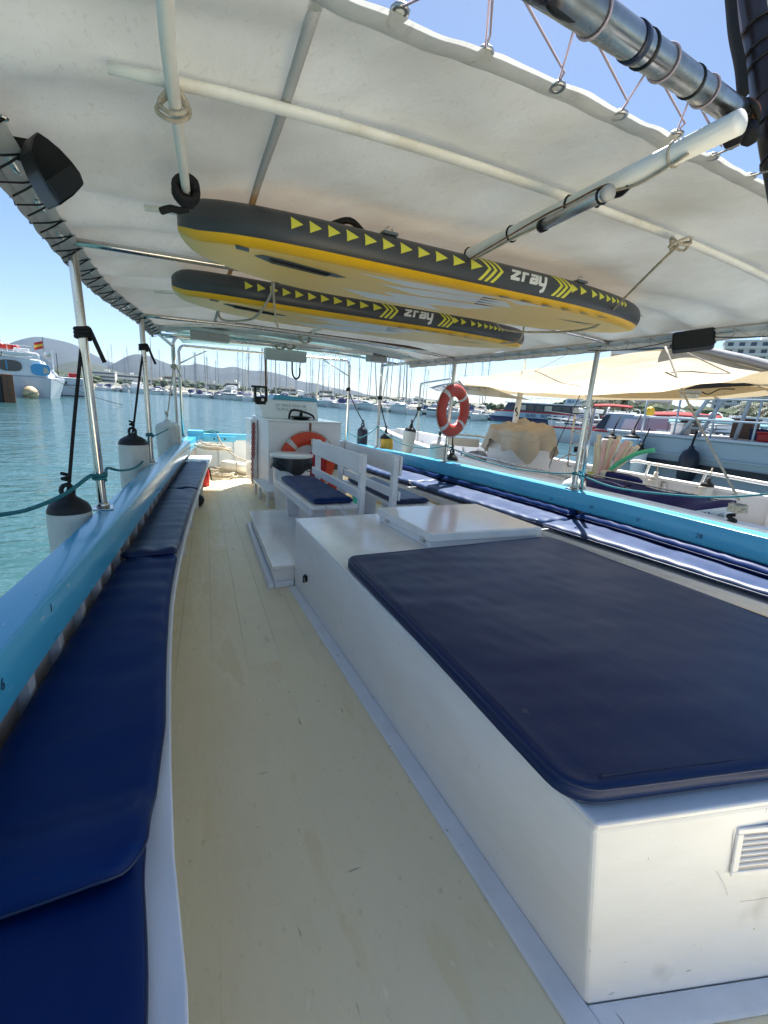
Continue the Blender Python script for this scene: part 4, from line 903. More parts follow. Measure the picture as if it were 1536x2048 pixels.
# ---- step platform
pf = thing('step_platform', 'low white step platform with skirting between the sunbed box and benches', 'platform', (1.7, 4.5, 0))
MB().prism([(.78, 3.52), (2.74, 3.52), (2.74, 5.42), (.92, 5.42)], 0, .145).build('base', 'white', pf, bevel=.006)
MB().prism([(.765, 3.507), (2.755, 3.507), (2.755, 5.435), (.905, 5.435)], .1455, .178).build('lid', 'white_gloss', pf, bevel=.008, seg=3)
MB().hexa([(.715, 3.47, .001), (.775, 3.47, .001), (.915, 5.42, .001), (.855, 5.42, .001)], [(.735, 3.485, .048), (.775, 3.485, .048), (.915, 5.42, .048), (.875, 5.42, .048)]).build('skirting', 'skirt', pf, bevel=.007)
MB().hexa([(.779, 3.47, .001), (.942, 3.47, .001), (.942, 3.518, .001), (.779, 3.518, .001)], [(.779, 3.488, .046), (.942, 3.488, .046), (.942, 3.518, .046), (.779, 3.518, .046)]).build('skirting', 'skirt', pf, bevel=.007)
# ---- slatted benches
def slat_bench(label, xb, s, ya, yb, xf):
    """xb back plane, s = seat side (-1 left), xf front edge"""
    z0, zs = .178, .565
    o = thing('slatted_bench', label, 'bench', ((xb + xf) / 2, (ya + yb) / 2, z0), 'white slatted benches')
    w = abs(xf - xb); n = 3; pw = w / n
    for k in range(n):
        x = xb + s * (pw * (k + .5) + .004); MB().box((x, (ya + yb) / 2, zs - .016), (pw - .010, yb - ya, .032)).build('seat_plank', 'wood_white', o, bevel=.006)
    MB().hexa([(xf, ya, zs - .085), (xf - s*.028, ya, zs - .085), (xf - s*.028, yb, zs - .085), (xf, yb, zs - .085)], [(xf, ya, zs - .0345), (xf - s*.028, ya, zs - .0345), (xf - s*.028, yb, zs - .0345), (xf, yb, zs - .0345)]).build('apron', 'wood_white', o, bevel=.006)
    for y in (ya + .33, yb - .25):
        MB().hexa([(xf - s*.10, y - .03, z0), (xf - s*.23, y - .03, z0), (xf - s*.23, y + .03, z0), (xf - s*.10, y + .03, z0)], [(xf - s*.07, y - .03, zs - .033), (xf - s*.27, y - .03, zs - .033), (xf - s*.27, y + .03, zs - .033), (xf - s*.07, y + .03, zs - .033)]).build('leg', 'wood_white', o, bevel=.006)
        MB().box(((xb + xf) / 2, y + .045, zs - .065), (w * .9, .03, .06)).build('seat_bearer', 'wood_white', o, bevel=.004)
    for y in (ya + .035, yb - .035):
        MB().hexa([(xb - s*.062, y - .035, z0), (xb - s*.004, y - .035, z0), (xb - s*.004, y + .035, z0), (xb - s*.062, y + .035, z0)], [(xb - s*.062, y - .035, 1.06), (xb - s*.004, y - .035, 1.06), (xb - s*.004, y + .035, 1.06), (xb - s*.062, y + .035, 1.06)]).build('back_post', 'wood_white', o, bevel=.008)
        MB().bar((xb - s*.03, y + .06, z0 + .10), (xb + s*.16, y + .06, zs - .04), .03, .05).build('brace', 'wood_white', o, bevel=.004)
    for za, zb_ in ((.875, 1.065), (.63, .72)): MB().box((xb + s*.012, (ya + yb) / 2 + .01, (za + zb_) / 2), (.024, yb - ya + .05, zb_ - za)).build('back_slat', 'wood_white', o, bevel=.009, seg=3)
    return o
slat_bench('white slatted bench facing left, nearest the aisle, with navy pad', 1.70, -1, 3.93, 5.40, 1.20)
slat_bench('white slatted bench facing right, its back to the other bench', 2.03, 1, 3.76, 5.30, 2.50)
cushion('bench_pad', 'navy vinyl pad on the left facing white slatted bench', lambda y: 1.265, lambda y: 1.67, 4.0, 5.36, .567, .058, 'navy', 'pads on the slatted benches', cr=.03, seed=21, wr=.003)
cushion('bench_pad', 'navy vinyl pad on the right facing white slatted bench', lambda y: 2.07, lambda y: 2.46, 3.85, 5.2, .567, .05, 'navy_worn', 'pads on the slatted benches', cr=.03, seed=22, wr=.003)

# ---- steering console
cs = thing('steering_console', 'white box steering console with blue topped helm near the stern', 'console', (2.0, 7.5, 0))
MB().box((2.005, 7.53, .59), (1.15, 1.38, 1.18)).build('cabinet', 'white', cs, bevel=.006)
MB().box((2.005, 7.53, 1.194), (1.17, 1.40, .024)).build('worktop', 'white_gloss', cs, bevel=.006)
MB().box((1.372, 7.95, .62), (.10, .55, 1.08)).build('side_locker', 'white_gloss', cs, bevel=.005)
hz = 1.207
helm = MB().hexa([(1.44, 7.30, hz), (2.35, 7.30, hz), (2.35, 7.95, hz), (1.44, 7.95, hz)], [(1.40, 7.36, 1.50), (2.33, 7.36, 1.50), (2.33, 7.9, 1.50), (1.40, 7.9, 1.50)]).build('helm_stand', 'white', cs, bevel=.01)
MB().hexa([(1.60, 7.345, 1.501), (2.35, 7.345, 1.501), (2.35, 7.92, 1.501), (1.60, 7.92, 1.501)], [(1.66, 7.42, 1.575), (2.35, 7.42, 1.555), (2.35, 7.88, 1.555), (1.66, 7.88, 1.575)]).build('helm_hood', 'blue_dark', cs, bevel=.006)
for body, u, v in (('Nº MAX PAX-48', 583, 812), ('TRIPULACION 2', 583, 820)):
    q = Yp(u, v, 7.31); q.y = 7.30 + .06 * (q.z - hz) / .293 - .004
    text_mesh('lettering', body, .062, 'ink_grey', helm, q, frame((1, 0, 0), (0, .2, 1)), space=1.15)
q = Yp(521, 790, 7.4)
mon = MB(); mon.box((q.x, q.y, q.z - .085), (.15, .12, .12)); mon.box((q.x - .085, q.y, q.z + .01), (.03, .10, .25)); mon.box((q.x + .085, q.y, q.z + .01), (.03, .10, .25)); mon.box((q.x - .02, q.y, q.z + .125), (.24, .05, .03))
mon = mon.build('throttle_bracket', 'black', cs, bevel=.008)
MB().box((q.x + .02, q.y - .065, q.z - .07), (.04, .01, .04)).build('switch', 'print_white', mon)
grab = [Yp(578, 838, 7.0), Yp(580, 826, 7.0), Yp(587, 820, 7.0), Yp(604, 823, 7.05), Yp(621, 829, 7.1), Yp(627, 834, 7.1), Yp(628, 839, 7.1)]
MB().tube(sm(grab, 5), .016, 8).build('grab_bar', 'black', cs, smooth=True)
wc = Yp(602, 836, 7.2)
MB().lathe([(.02, -.06), (.11, -.055), (.12, -.01), (.17, .015), (.17, .022), (.03, .03), (.022, .09), (.001, .09)], wc, 18).build('hand_wheel', 'black', cs, smooth=True, auto=40)
MB().box((2.07, 6.836, 1.06), (.035, .012, .24)).build('hanger_strap', 'rust', cs)
ap = Yp(533, 835, 7.38); at_ = Yp(530, 698, 7.38)
MB().tube(sm([ap + Vector((.03, -.04, .02)), ap + Vector((0, 0, .12)), ap.lerp(at_, .5), at_], 6), .014, 8).build('cable_conduit', 'rust', cs, smooth=True)
MB().tube(sm([ap + Vector((-.02, -.05, -.01)), ap + Vector((.01, -.02, .10)), ap.lerp(at_, .5) + Vector((.022, -.01, 0)), at_ + Vector((.02, 0, 0))], 6), .008, 6).build('cable', 'steel_dull', cs, smooth=True)
# step in front of the console
st = thing('foot_step', 'low white wooden foot step against the steering console', 'step', (1.42, 6.6, 0))
MB().hexa([(1.28, 6.30, .205), (1.56, 6.30, .205), (1.56, 7.30, .205), (1.28, 7.30, .205)], [(1.28, 6.30, .235), (1.56, 6.30, .235), (1.56, 7.30, .235), (1.28, 7.30, .235)]).build('tread', 'wood_white', st, bevel=.005)
for y in (6.34, 6.9, 7.26): MB().box((1.31, y, .1025), (.035, .06, .203)).build('leg', 'wood_white', st, bevel=.003); MB().box((1.53, y, .1025), (.035, .06, .203)).build('leg', 'wood_white', st, bevel=.003)
# red chain
def chain(a, bq, n, name, label):
    a, bq = Vector(a), Vector(bq); o = thing(name, label, 'chain', bq)
    for k in range(n):
        c = a.lerp(bq, (k + .5) / n); d = (bq - a).length / n; pts = []
        for j in range(12):
            t = j / 12 * 2 * math.pi; lx, lz = .017 * math.cos(t), (d * .66) * math.sin(t); pts.append(c + (Vector((lx, 0, lz)) if k % 2 else Vector((0, lx, lz))))
        MB().tube(pts, .0065, 5, closed=True).build('link', 'chain', o, smooth=True)
ca, cb_ = Yp(506, 846, 7.60), Yp(504, 962, 7.60)
chain(ca, cb_, 22, 'hanging_chain', 'red painted chain hanging from the locker beside the console, longer strand')
ca2, cb2 = Yp(508.5, 846, 7.63), Yp(508, 915, 7.63)
chain(ca2, cb2, 13, 'hanging_chain', 'red painted chain hanging from the locker beside the console, shorter strand')
# ---- life rings
def ring(name, label, c, R, r, rot, mat, group=None, straps=4, squash=.8):
    o = thing(name, label, 'life ring', c); c = Vector(c)
    def P(a, t, k=1.0): return c + rot @ Vector(((R + r * k * math.cos(t)) * math.cos(a), (R + r * k * math.cos(t)) * math.sin(a), r * k * squash * math.sin(t)))
    MB().loft([[P(i * 2 * math.pi / 40, j * 2 * math.pi / 12) for j in range(12)] for i in range(41)], cap=False).build('float', mat, o, smooth=True)
    for q in range(straps):
        a0 = math.pi / 4 + q * math.pi * 2 / straps; MB().loft([[P(a0 + (i - 2) * .045, j * 2 * math.pi / 12, 1.02) for j in range(12)] for i in range(5)], cap=False).build('tape_band', 'tape', o, smooth=True)
    # grab line
    pts = []
    for q in range(straps):
        a0 = math.pi / 4 + q * 2 * math.pi / straps
        for i in range(6):
            a = a0 + i / 6 * 2 * math.pi / straps; pts.append(c + rot @ Vector(((R + r * 1.04 + .012 * math.sin(math.pi * i / 6)) * math.cos(a), (R + r * 1.04 + .012 * math.sin(math.pi * i / 6)) * math.sin(a), 0)))
    MB().tube(pts, .006, 6, closed=True).build('grab_line', 'rope_cream', o, smooth=True)
    return o
RX = Matrix.Rotation(RAD(90), 3, 'X')
cr_ = ring('life_ring', 'orange life ring with grey bands on the front of the steering console', (2.02, 6.76, .60), .35, .10, RX, 'orange', squash=.62)
MB().box((2.07, 6.675, .905), (.06, .012, .09)).build('label_patch', 'tape', cr_)
bl = Matrix.Rotation(RAD(90), 3, 'X')
o = thing('throw_bag', 'crimson fabric throw bag hanging inside the console life ring', 'bag', (2.14, 6.70, .36))
b = MB(); b.loft([[Vector((2.14 + (.10 + .04 * math.sin(t * 3.1)) * math.cos(a) * (1 + .1 * math.sin(3 * a + t * 5)), 6.70 + .055 * math.sin(a), lerp(.28, .74, t))) for a in (k * math.pi / 7 for k in range(14))] for t in (0, .05, .2, .4, .6, .8, .95, 1)])
b.build('pouch', 'red_bag', o, smooth=True); MB().tube(sm([(2.10, 6.68, .73), (2.09, 6.67, .85), (2.07, 6.70, .95)], 4), .012, 6).build('strap', 'black', o, smooth=True)
# ---- bin
bn = thing('rubbish_bin', 'white plastic bin with black liner and white lid in front of the console', 'bin', (1.60, 6.12, 0))
bc = Vector((1.60, 6.12, .05))
MB().lathe([(.001, -.05), (.22, -.05), (.225, .0), (.262, .66), (.272, .665), (.272, .69), (.25, .69)], bc, 28).build('tub', 'white', bn, smooth=True, auto=40)
b = MB(); secs = []
for i in range(5):
    t = i / 4; secs.append([bc + Vector(((.275 + .012 * t + .018 * t * math.sin(9 * a + 2)) * math.cos(a), (.275 + .012 * t + .018 * t * math.sin(9 * a)) * math.sin(a), .705 - t * (.135 + .05 * math.sin(1.0 * a + 3.4) + .03 * math.sin(3 * a) + .02 * math.sin(7 * a)))) for a in (k * 2 * math.pi / 48 for k in range(48))])
b.loft(secs, cap=False).build('liner', 'bag', bn, smooth=True)
MB().lathe([(.001, .705), (.285, .705), (.295, .715), (.295, .735), (.285, .742), (.10, .752), (.001, .753)], bc, 32).build('lid', 'white_gloss', bn, smooth=True, auto=40)
MB().tube(sm([bc + Vector((.10, -.28, .62)), bc + Vector((.12, -.30, .56)), bc + Vector((.17, -.29, .54)), bc + Vector((.21, -.24, .57)), bc + Vector((.21, -.23, .64))], 5), .006, 6).build('handle', 'black', bn, smooth=True)
# ---- clutter on the right behind the benches
q = Yp(690, 899, 6.9)
cr8 = thing('storage_crate', 'brown storage crate full of bottles on the right side behind the benches', 'crate', (q.x, q.y, q.z - .30))
b = MB()
for dx, dy, sx, sy in ((0, -.16, .56, .02), (0, .16, .56, .02), (-.27, 0, .02, .30), (.27, 0, .02, .30)): b.box(q + Vector((dx, dy, -.15)), (sx, sy, .30))
b.box(q + Vector((0, 0, -.295)), (.53, .30, .02)); b.build('box', 'crate', cr8)
MB().tube(sm([q + Vector((-.27, 0, .0)), q + Vector((-.25, 0, .07)), q + Vector((0, 0, .09)), q + Vector((.25, 0, .07)), q + Vector((.27, 0, 0))], 4), .012, 6).build('handle', 'steel', cr8, smooth=True)
for k in range(7):
    c = q + Vector((-.20 + .066 * k, random.uniform(-.09, .09), -.27)); lb = ['teal', 'white', 'red', 'clear', 'blue', 'pale', 'orange'][k]
    o = MB().lathe([(.001, 0), (.028, 0), (.028, .22), (.012, .27), (.012, .31), (.001, .31)], c, 10).build('bottle', ['teal_plastic', 'print_white', 'red', 'gel_blue', 'cover_blue', 'tape', 'orange'][k], smooth=True)
    tag(o, lb + ' plastic bottle standing in the brown storage crate', 'bottle', 'bottles in the crate')
q = Zp(655, 962, .02)
q = Vector((2.35, 6.3, 0))
o = thing('orange_bucket', 'orange bucket on the deck seen through the bench back', 'bucket', q)
MB().lathe([(.001, 0), (.12, 0), (.15, .30), (.155, .30), (.155, .32), (.14, .32), (.11, .02), (.001, .02)], q, 20).build('pail', 'orange', o, smooth=True, auto=40)
MB().tube(sm([q + Vector((-.15, 0, .30)), q + Vector((-.10, -.1, .24)), q + Vector((.10, -.1, .24)), q + Vector((.15, 0, .30))], 5), .006, 6).build('handle', 'steel', o, smooth=True)
q = Vector((2.62, 6.1, 0)); o = thing('turquoise_jug', 'turquoise plastic jug on the deck behind the right bench', 'jug', q)
MB().lathe([(.001, 0), (.08, 0), (.09, .05), (.09, .2), (.04, .28), (.04, .32), (.001, .32)], q, 16).build('body', 'teal_plastic', o, smooth=True); MB().lathe([(.001, .321), (.045, .321), (.045, .35), (.001, .35)], q, 12).build('cap', 'print_white', o, smooth=True)
# under the left bench
q = Zp(411, 972, 0); o = thing('fire_extinguisher', 'red extinguisher with black lever under the left bench', 'extinguisher', q)
MB().lathe([(.001, 0), (.065, 0), (.07, .02), (.07, .26), (.045, .31), (.02, .33), (.001, .33)], q, 18).build('cylinder', 'red', o, smooth=True)
MB().box(q + Vector((.0, 0, .35)), (.03, .09, .035)).build('valve', 'black', o, bevel=.004); MB().tube(sm([q + Vector((.0, -.03, .35)), q + Vector((.06, -.10, .30)), q + Vector((.085, -.14, .12))], 5), .012, 8).build('hose', 'black_soft', o, smooth=True)
q = Zp(391, 1012, .0); o = MB().lathe([(.001, 0), (.05, .004), (.085, .03), (.10, .08), (.085, .13), (.05, .16), (.025, .17), (.022, .20), (.001, .20)], q + Vector((.02, 0, .001)), 18).build('buoy', 'black_soft', smooth=True); tag(o, 'round black rubber buoy on the deck under the left bench', 'buoy')
# ---- rope heap and gear at the stern
def coil(name, label, c, R, n, seed, mat='rope_cream', r=.016, flat=.02, ax=1.0, tiltv=0.0):
    rnd = random.Random(seed); pts = []; c = Vector(c)
    for i in range(n * 14):
        a = i / 14 * 2 * math.pi; k = i / 14; rr = R * (1 + .22 * math.sin(k * 2.1 + seed) * rnd.uniform(.6, 1.2) - .15 * (k / n))
        pts.append(c + Vector((rr * math.cos(a) * ax, rr * .72 * math.sin(a), r + flat * k + .02 * rnd.uniform(0, 1) + tiltv * rr * math.cos(a))))
    o = MB().tube(sm(pts, 2), r, 6).build(name, mat, smooth=True); return tag(o, label, 'rope', 'coiled ropes at the stern')
coil('rope_coil', 'cream rope coil on the bare end of the left bench', (.84, 8.85, .50), .27, 5, 2, tiltv=-.1)
coil('rope_coil', 'cream rope heap on the sunlit deck against the transom', (1.15, 9.15, 0), .34, 6, 5)
coil('rope_coil', 'loose cream rope coil on the deck beside the console', (1.50, 9.0, 0), .28, 5, 8)
coil('rope_coil', 'grey brown rope coil lying behind the black fender', (.98, 8.75, 0), .22, 4, 12, mat='rope_cream')
rope('stern_line', [(.98, 9.46, .74), (1.03, 9.42, .62), (1.12, 9.35, .48), (1.30, 9.2, .34), (1.52, 9.05, .26), (1.62, 8.9, .10)], .014, 'rope_cream', 'cream stern line running from the blue cleat board to the deck')
rope('cleat_rope', sm([(.85 + .16 * math.cos(a), 9.56 + .04 * math.sin(a * 2), .79 + .025 * math.sin(a * 1.5)) for a in (k * .8 for k in range(16))], 2), .013, 'rope_teal', 'teal rope turns on the blue stern cleat board', smooth_n=0)
o = thing('sail_bag', 'rolled off white sail bag lying on the stern ropes', 'sail bag', (1.22, 8.95, .12))
MB().loft([[Vector((.98 + .55 * t, 8.98 - .16 * t + .10 * k_ * math.cos(a), .22 - .06 * t + .10 * k_ * math.sin(a) * (1 + .1 * math.sin(7 * t)))) for a in (j * math.pi / 6 for j in range(12))] for t, k_ in ((0, .3), (.04, .8), (.2, 1), (.5, 1.1), (.8, 1), (.96, .8), (1, .3))]).build('roll', 'fender', o, smooth=True)
MB().tube([Vector((1.25, 8.90 + .113 * math.cos(a), .19 + .113 * math.sin(a))) for a in (k * math.pi / 6 for k in range(12))], .008, 5, closed=True).build('tie', 'rope_cream', o, smooth=True)
# ================================================================== PADDLE BOARDS UNDER THE AWNING
def board(label, yc, zc, x0=.105, x1=3.11, tilt=0.0):
    o = thing('paddle_board', label, 'paddleboard', ((x0 + x1) / 2, yc, zc), 'paddle boards slung under the awning')
    L = x1 - x0; ROLL = .012; HW, T = .375, .080
    def hw(t):                                               # half width along the board, nose at t = 0
        a = min(1, t / .30); c = min(1, (1 - t) / .40)
        return HW * (1 - (1 - a) ** 2.5) ** .5 * (1 - (1 - c) ** 2.2) ** .62
    ts = [0.0, .0015, .005, .011, .02, .032, .05, .07, .10, .14, .18] + [.18 + .62 * k / 24 for k in range(1, 25)] + [.84, .88, .915, .945, .965, .98, .99, .996, .999, 1.0]
    def rock(t): return .045 * max(0, 1 - t / .28) ** 2 + .02 * max(0, (t - .75) / .25) ** 2
    def tk(t): return T * (.35 + .65 * min(1, (min(t, 1 - t) / .025)) ** .5)
    # near rail section angles: bottom (-90) -> side (180) -> top (90); the section is a flat slab with half-round rails
    def P(t, q, out=0.0):
        """q in 0..1 around the section: 0 bottom centre, .25 near rail mid (-y), .5 top centre, .75 far rail"""
        w = max(hw(t), .004); r = min(tk(t), w); th_ = tk(t); side = -1 if q <= .5 else 1; h = q if q <= .5 else 1 - q   # h 0..0.5
        if h < .10: x, z = (w - r) * h / .10, -th_ - out
        elif h <= .40:
            a = (h - .10) / .30 * math.pi - math.pi / 2; x, z = (w - r) + (r + out) * math.cos(a), (th_ + out) * math.sin(a)
        else: x, z = (w - r) * (.5 - h) / .10, th_ + out
        return Vector((x0 + L * t, yc + side * x, zc + z + side * x * ROLL + rock(t) + tilt * (t - .5)))
    qs = [0, .05, .10, .115, .13, .145, .155, .165, .18, .195, .21, .23, .25, .27, .29, .305, .32, .335, .35, .36, .375, .39, .40, .45, .5]
    qs = qs + [1 - q for q in reversed(qs[1:-1])]
    def mat_of(q):
        q = min(q, 1 - q)
        if q < .100: return 0          # bottom
        if q < .180: return 1          # golden stripe
        if q < .375: return 2          # charcoal rail
        return 3                       # deck
    b = MB(); N = len(qs)
    vs = [P(t, q) for t in ts for q in qs]; b.v = [Vector(p) for p in vs]
    for i in range(len(ts) - 1):
        for j in range(N):
            k = (j + 1) % N; b.f.append([i*N+j, i*N+k, (i+1)*N+k, (i+1)*N+j]); qm = (qs[j] + (qs[k] if k else 1.0)) / 2; b.m.append(mat_of(qm))
    b.f.append(list(range(N))[::-1]); b.m.append(2); b.f.append([(len(ts)-1)*N + j for j in range(N)]); b.m.append(2)
    body = b.build('hull', ['sup_cream', 'sup_yellow', 'sup_grey', 'sup_deck'], o, smooth=True)
    # printing on the near rail
    def rail(x, h, out=.0012):
        """point on the rail; x along the board in metres from nose, h -1 (low) .. 1 (high)"""
        return P(x / L, .272 + .086 * h, out)
    def decal(pts, name, mat, n=1):
        c = [rail(*p) for p in pts]; bb = MB(); bb.add(c, [tuple(range(len(c)))]); return bb.build(name, mat, body)
    def poly_grid(a, b_, c, d, name, mat):                     # quad with corners (x,h), follows the curve
        bb = MB(); m = 8; vs = []
        for i in range(m + 1):
            for j in range(2):
                l = (lerp(a[0], b_[0], i/m), lerp(a[1], b_[1], i/m)); r_ = (lerp(d[0], c[0], i/m), lerp(d[1], c[1], i/m)); p = r_ if j else l; vs.append(rail(*p))
        bb.add(vs, [(2*i, 2*i+1, 2*i+3, 2*i+2) for i in range(m)]); return bb.build(name, mat, body)
    # arrows, chevrons and word, spaced as on the board
    def tri(x, ln, hh0):
        MB().grid(lambda a_, c_: rail(x + ln * a_, (2 * c_ - 1) * hh0 * (1 - a_) + .05), 6, 8).build('arrow_print', 'print_yellow', body)
    def along(u, v): return Yp(u, v, 1.99).x - .105
    vl = curve([(360, 460), (597, 493), (780, 534), (940, 568), (1050, 595), (1150, 618), (1280, 645)])
    for k in range(11):
        u = 587 + 35.6 * k - .05 * k * k; tri(along(u, vl(u)), along(u + 23, vl(u + 23)) - along(u, vl(u)), .36)
    def chevron(u, w, dx):
        x = along(u, vl(u)); d = along(u + dx, vl(u + dx)) - x; w = along(u + w, vl(u)) - x
        poly_grid((x, -.80), (x + d, .02), (x + d + w, .02), (x + w, -.80), 'chevron_print', 'print_yellow')
        poly_grid((x + d, .02), (x, .84), (x + w, .84), (x + d + w, .02), 'chevron_print', 'print_yellow')
    for k in range(3): chevron(955 + 12 * k, 6.5, 17)
    for k in range(3): chevron(1100 + 10 * k, 6, 15)
    for k, (u, w) in enumerate(((1138, 13), (1157, 13), (1182, 12), (1199, 12), (1216, 11), (1230, 10), (1243, 9), (1255, 8), (1265, 7))): tri(along(u, vl(u)), along(u + w, vl(u + w)) - along(u, vl(u)), .36 - .012 * k)
    # word on the rail, built as slanted block strokes
    x_w, x_e = along(1018, vl(1018)), along(1086, vl(1086)); us = (x_e - x_w) / .178
    def stroke(a, b_, w):                                        # (x,h) a -> b with width
        (ax, ah), (bx_, bh) = (a[0] * us, a[1]), (b_[0] * us, b_[1]); hx = .085
        dx, dh = (bx_ - ax), (bh - ah) * hx; l = math.hypot(dx, dh); nx, nh = -dh / l * w / 2, dx / l * w / 2 / hx
        sk = lambda p: (x_w + p[0] + .020 * p[1], p[1])
        poly_grid(sk((ax + nx, ah + nh)), sk((bx_ + nx, bh + nh)), sk((bx_ - nx, bh - nh)), sk((ax - nx, ah - nh)), 'word_print', 'print_white')
    lo, hi, w = -.24, .30, .0185
    for a, b_ in (((0, hi), (.044, hi)), ((.042, hi), (.0, lo)), ((0, lo), (.044, lo)),
                  ((.060, hi + .09), (.060, lo - .09)), ((.060, hi), (.086, hi)),
                  ((.098, hi), (.130, hi)), ((.130, hi + .09), (.130, lo - .09)), ((.098, lo), (.130, lo)), ((.101, .03), (.130, .03)), ((.101, .06), (.101, lo - .08)),
                  ((.146, hi + .1), (.146, lo)), ((.146, lo), (.174, lo)), ((.176, hi + .1), (.176, -.72)), ((.176, -.74), (.164, -.58))):
        stroke(a, b_, w)
    # bottom printing: fin slot, patch, white flashes and slate wedges
    def bot(x, y, out=.0010): 
        t = x / L; w = max(hw(t), .01); q = math.asin(max(-1, min(1, -y / w))) ; 
        return Vector((x0 + x, yc + y, zc - tk(t) - out + y * ROLL + rock(t) + tilt * (t - .5)))
    def flat(pts, name, mat, d=.0012): 
        bb = MB(); bb.add([bot(x, y, d) for x, y in pts], [tuple(range(len(pts)))]); return bb.build(name, mat, body)
    flat([(.21, -.20), (.265, -.205), (.275, -.15), (.22, -.145)], 'patch', 'eva')
    fs = flat([(.30, -.12), (.33, -.165), (.42, -.175), (.66, -.150), (.74, -.12), (.70, -.085), (.60, -.08), (.36, -.085)], 'fin_slot', 'eva', .002)
    bb = MB(); bb.hexa([bot(.36, -.150, .004), bot(.66, -.135, .004), bot(.66, -.095, .004), bot(.36, -.10, .004)], [bot(.38, -.145, .012), bot(.64, -.13, .012), bot(.64, -.10, .012), bot(.38, -.105, .012)]); bb.build('fin_box', 'black', fs, bevel=.003)
    for pts in ([(.75, -.24), (1.55, -.30), (1.42, -.22), (1.05, -.17)], [(.9, -.12), (1.62, -.25), (1.75, -.15), (1.2, -.04)], [(1.0, .02), (1.7, -.10), (1.6, .06), (1.2, .14)], [(1.55, -.31), (1.88, -.30), (1.72, -.24)], [(.8, .10), (1.3, .08), (1.5, .22), (1.0, .22)]):
        flat(pts, 'white_flash', 'sup_white')
    for k in range(6): flat([(1.50 + .15 * k, -.335), (1.60 + .15 * k, -.335), (1.53 + .15 * k, -.310)], 'wedge_print', 'print_grey', .0018)
    flat([(2.15, -.10), (2.50, -.13), (2.36, -.095), (2.58, -.07)], 'wedge_print', 'print_grey', .0018)
    for k in range(4): flat([(1.46 + .02 * k, -.26 + .05 * k), (1.60 + .02 * k, -.25 + .05 * k), (1.47 + .02 * k, -.235 + .05 * k)], 'wedge_print', 'print_grey', .0018)
    # deck fittings seen above the rail
    for t, wd in ((.20, .16),):
        MB().tube(sm([P(t, .42) + Vector((0, 0, .002)), P(t + .03, .41) + Vector((0, 0, .035)), P(t + .06, .42) + Vector((0, 0, .002))], 5), .014, 6).build('carry_handle', 'black', o, smooth=True)
    for t in (.288, .70):
        p = P(t, .385); MB().box(p + Vector((0, 0, .006)), (.075, .05, .012)).build('ring_pad', 'eva', o, bevel=.003)
        MB().tube([p + Vector((.018 * math.cos(a), 0, .020 + .016 * math.sin(a))) for a in (k * math.pi / 5 for k in range(10))], .004, 5, closed=True).build('d_ring', 'steel', o, smooth=True)
    return o
board('grey and yellow inflatable paddle board, nearer one slung under the awning', 2.36, 2.212)
board('grey and yellow inflatable paddle board, farther one behind its twin', 3.50, 2.188)
# board slings
G8 = 'cream slings holding the paddle boards'
a = Zp(1360, 487, 2.30)
rope('board_sling', [a, Zp(1300, 545, 2.24), Zp(1215, 630, 2.17), Zp(1185, 655, 2.115), Zp(1110, 664, 2.112), Vector((2.25, 2.75, 2.118)), Vector((2.2, 2.80, 2.25))], .007, 'rope_cream', 'cream sling under the right end of the nearer paddle board', 'rope', G8)
b_ = a
rope('batten_lashing', sm([a + Vector((.05 * math.cos(k * 1.3), .035 * math.sin(k * 1.3), .02 * math.sin(k * 2.1))) for k in range(12)], 3), .006, 'rope_cream', 'cream knot where the board sling meets the batten', 'rope', smooth_n=0)
rope('board_sling', [Yp(546, 560, 3.02), Yp(541, 590, 3.04), Yp(520, 625, 3.2), Yp(494, 640, 3.5), (.45, 3.92, 2.11), (.46, 3.95, 2.3)], .008, 'rope_cream', 'cream sling under the left end of the farther paddle board', 'rope', G8)
rope('board_sling', [(2.78, 3.12, 2.30), (2.76, 3.15, 2.13), (2.62, 3.35, 2.120), (2.3, 3.7, 2.124), (2.2, 3.93, 2.15), (2.2, 3.95, 2.3)], .008, 'rope_cream', 'cream sling under the right end of the farther paddle board', 'rope', G8)
rope('sling_tail', [Yp(547, 560, 3.0), Yp(548, 600, 3.0), Yp(552, 640, 3.0), Yp(556, 655, 3.0)], .007, 'rope_cream', 'frayed sling tail hanging below the boards on the left')
# black lashing at the pole end
kp = Vector((.122, 2.0, 2.25)); pts = []
for k in range(40):
    a = k * 2 * math.pi / 9; pts.append(kp + Vector((.034 * math.cos(a) + .004 * math.sin(k), -.045 + .0022 * k, .034 * math.sin(a))))
pts += [kp + Vector((.0, .03, -.05)), kp + Vector((-.05, .03, -.055)), kp + Vector((-.085, .02, -.075))]
rope('pole_lashing', pts, .0125, 'rope_black', 'thick black rope lashing on the white pole above the nearer board', smooth_n=2)

# ================================================================== SPAR AND BOOM
s0, s1 = Dp(1490, -120, 1.36), Dp(1612, 560, 1.22)
sp_ = thing('mast_spar', 'dark varnished spar at the top right corner', 'spar', s1)
MB().tube([s0, s0.lerp(s1, .5), s1], [.050, .050, .048], 18).build('timber', 'teak', sp_, smooth=True)
MB().tube(sm([Dp(1456, -60, 1.34), Dp(1463, 20, 1.33), Dp(1468, 70, 1.32), Dp(1480, 130, 1.31), Dp(1486, 190, 1.30)], 6), .015, 8).build('cable', 'rope_black', sp_, smooth=True)
for v in (75, 120, 150, 215, 262, 330):
    t = (v + 120) / 680; c = s0.lerp(s1, t); ax = (s1 - s0).normalized(); e1 = ax.cross(Vector((0, 0, 1))).normalized(); e2 = ax.cross(e1)
    MB().tube([c + (e1 * math.cos(a) + e2 * math.sin(a)) * .0515 for a in (k * math.pi / 8 for k in range(16))], .004, 5, closed=True).build('band', 'tape_black', sp_, smooth=True)
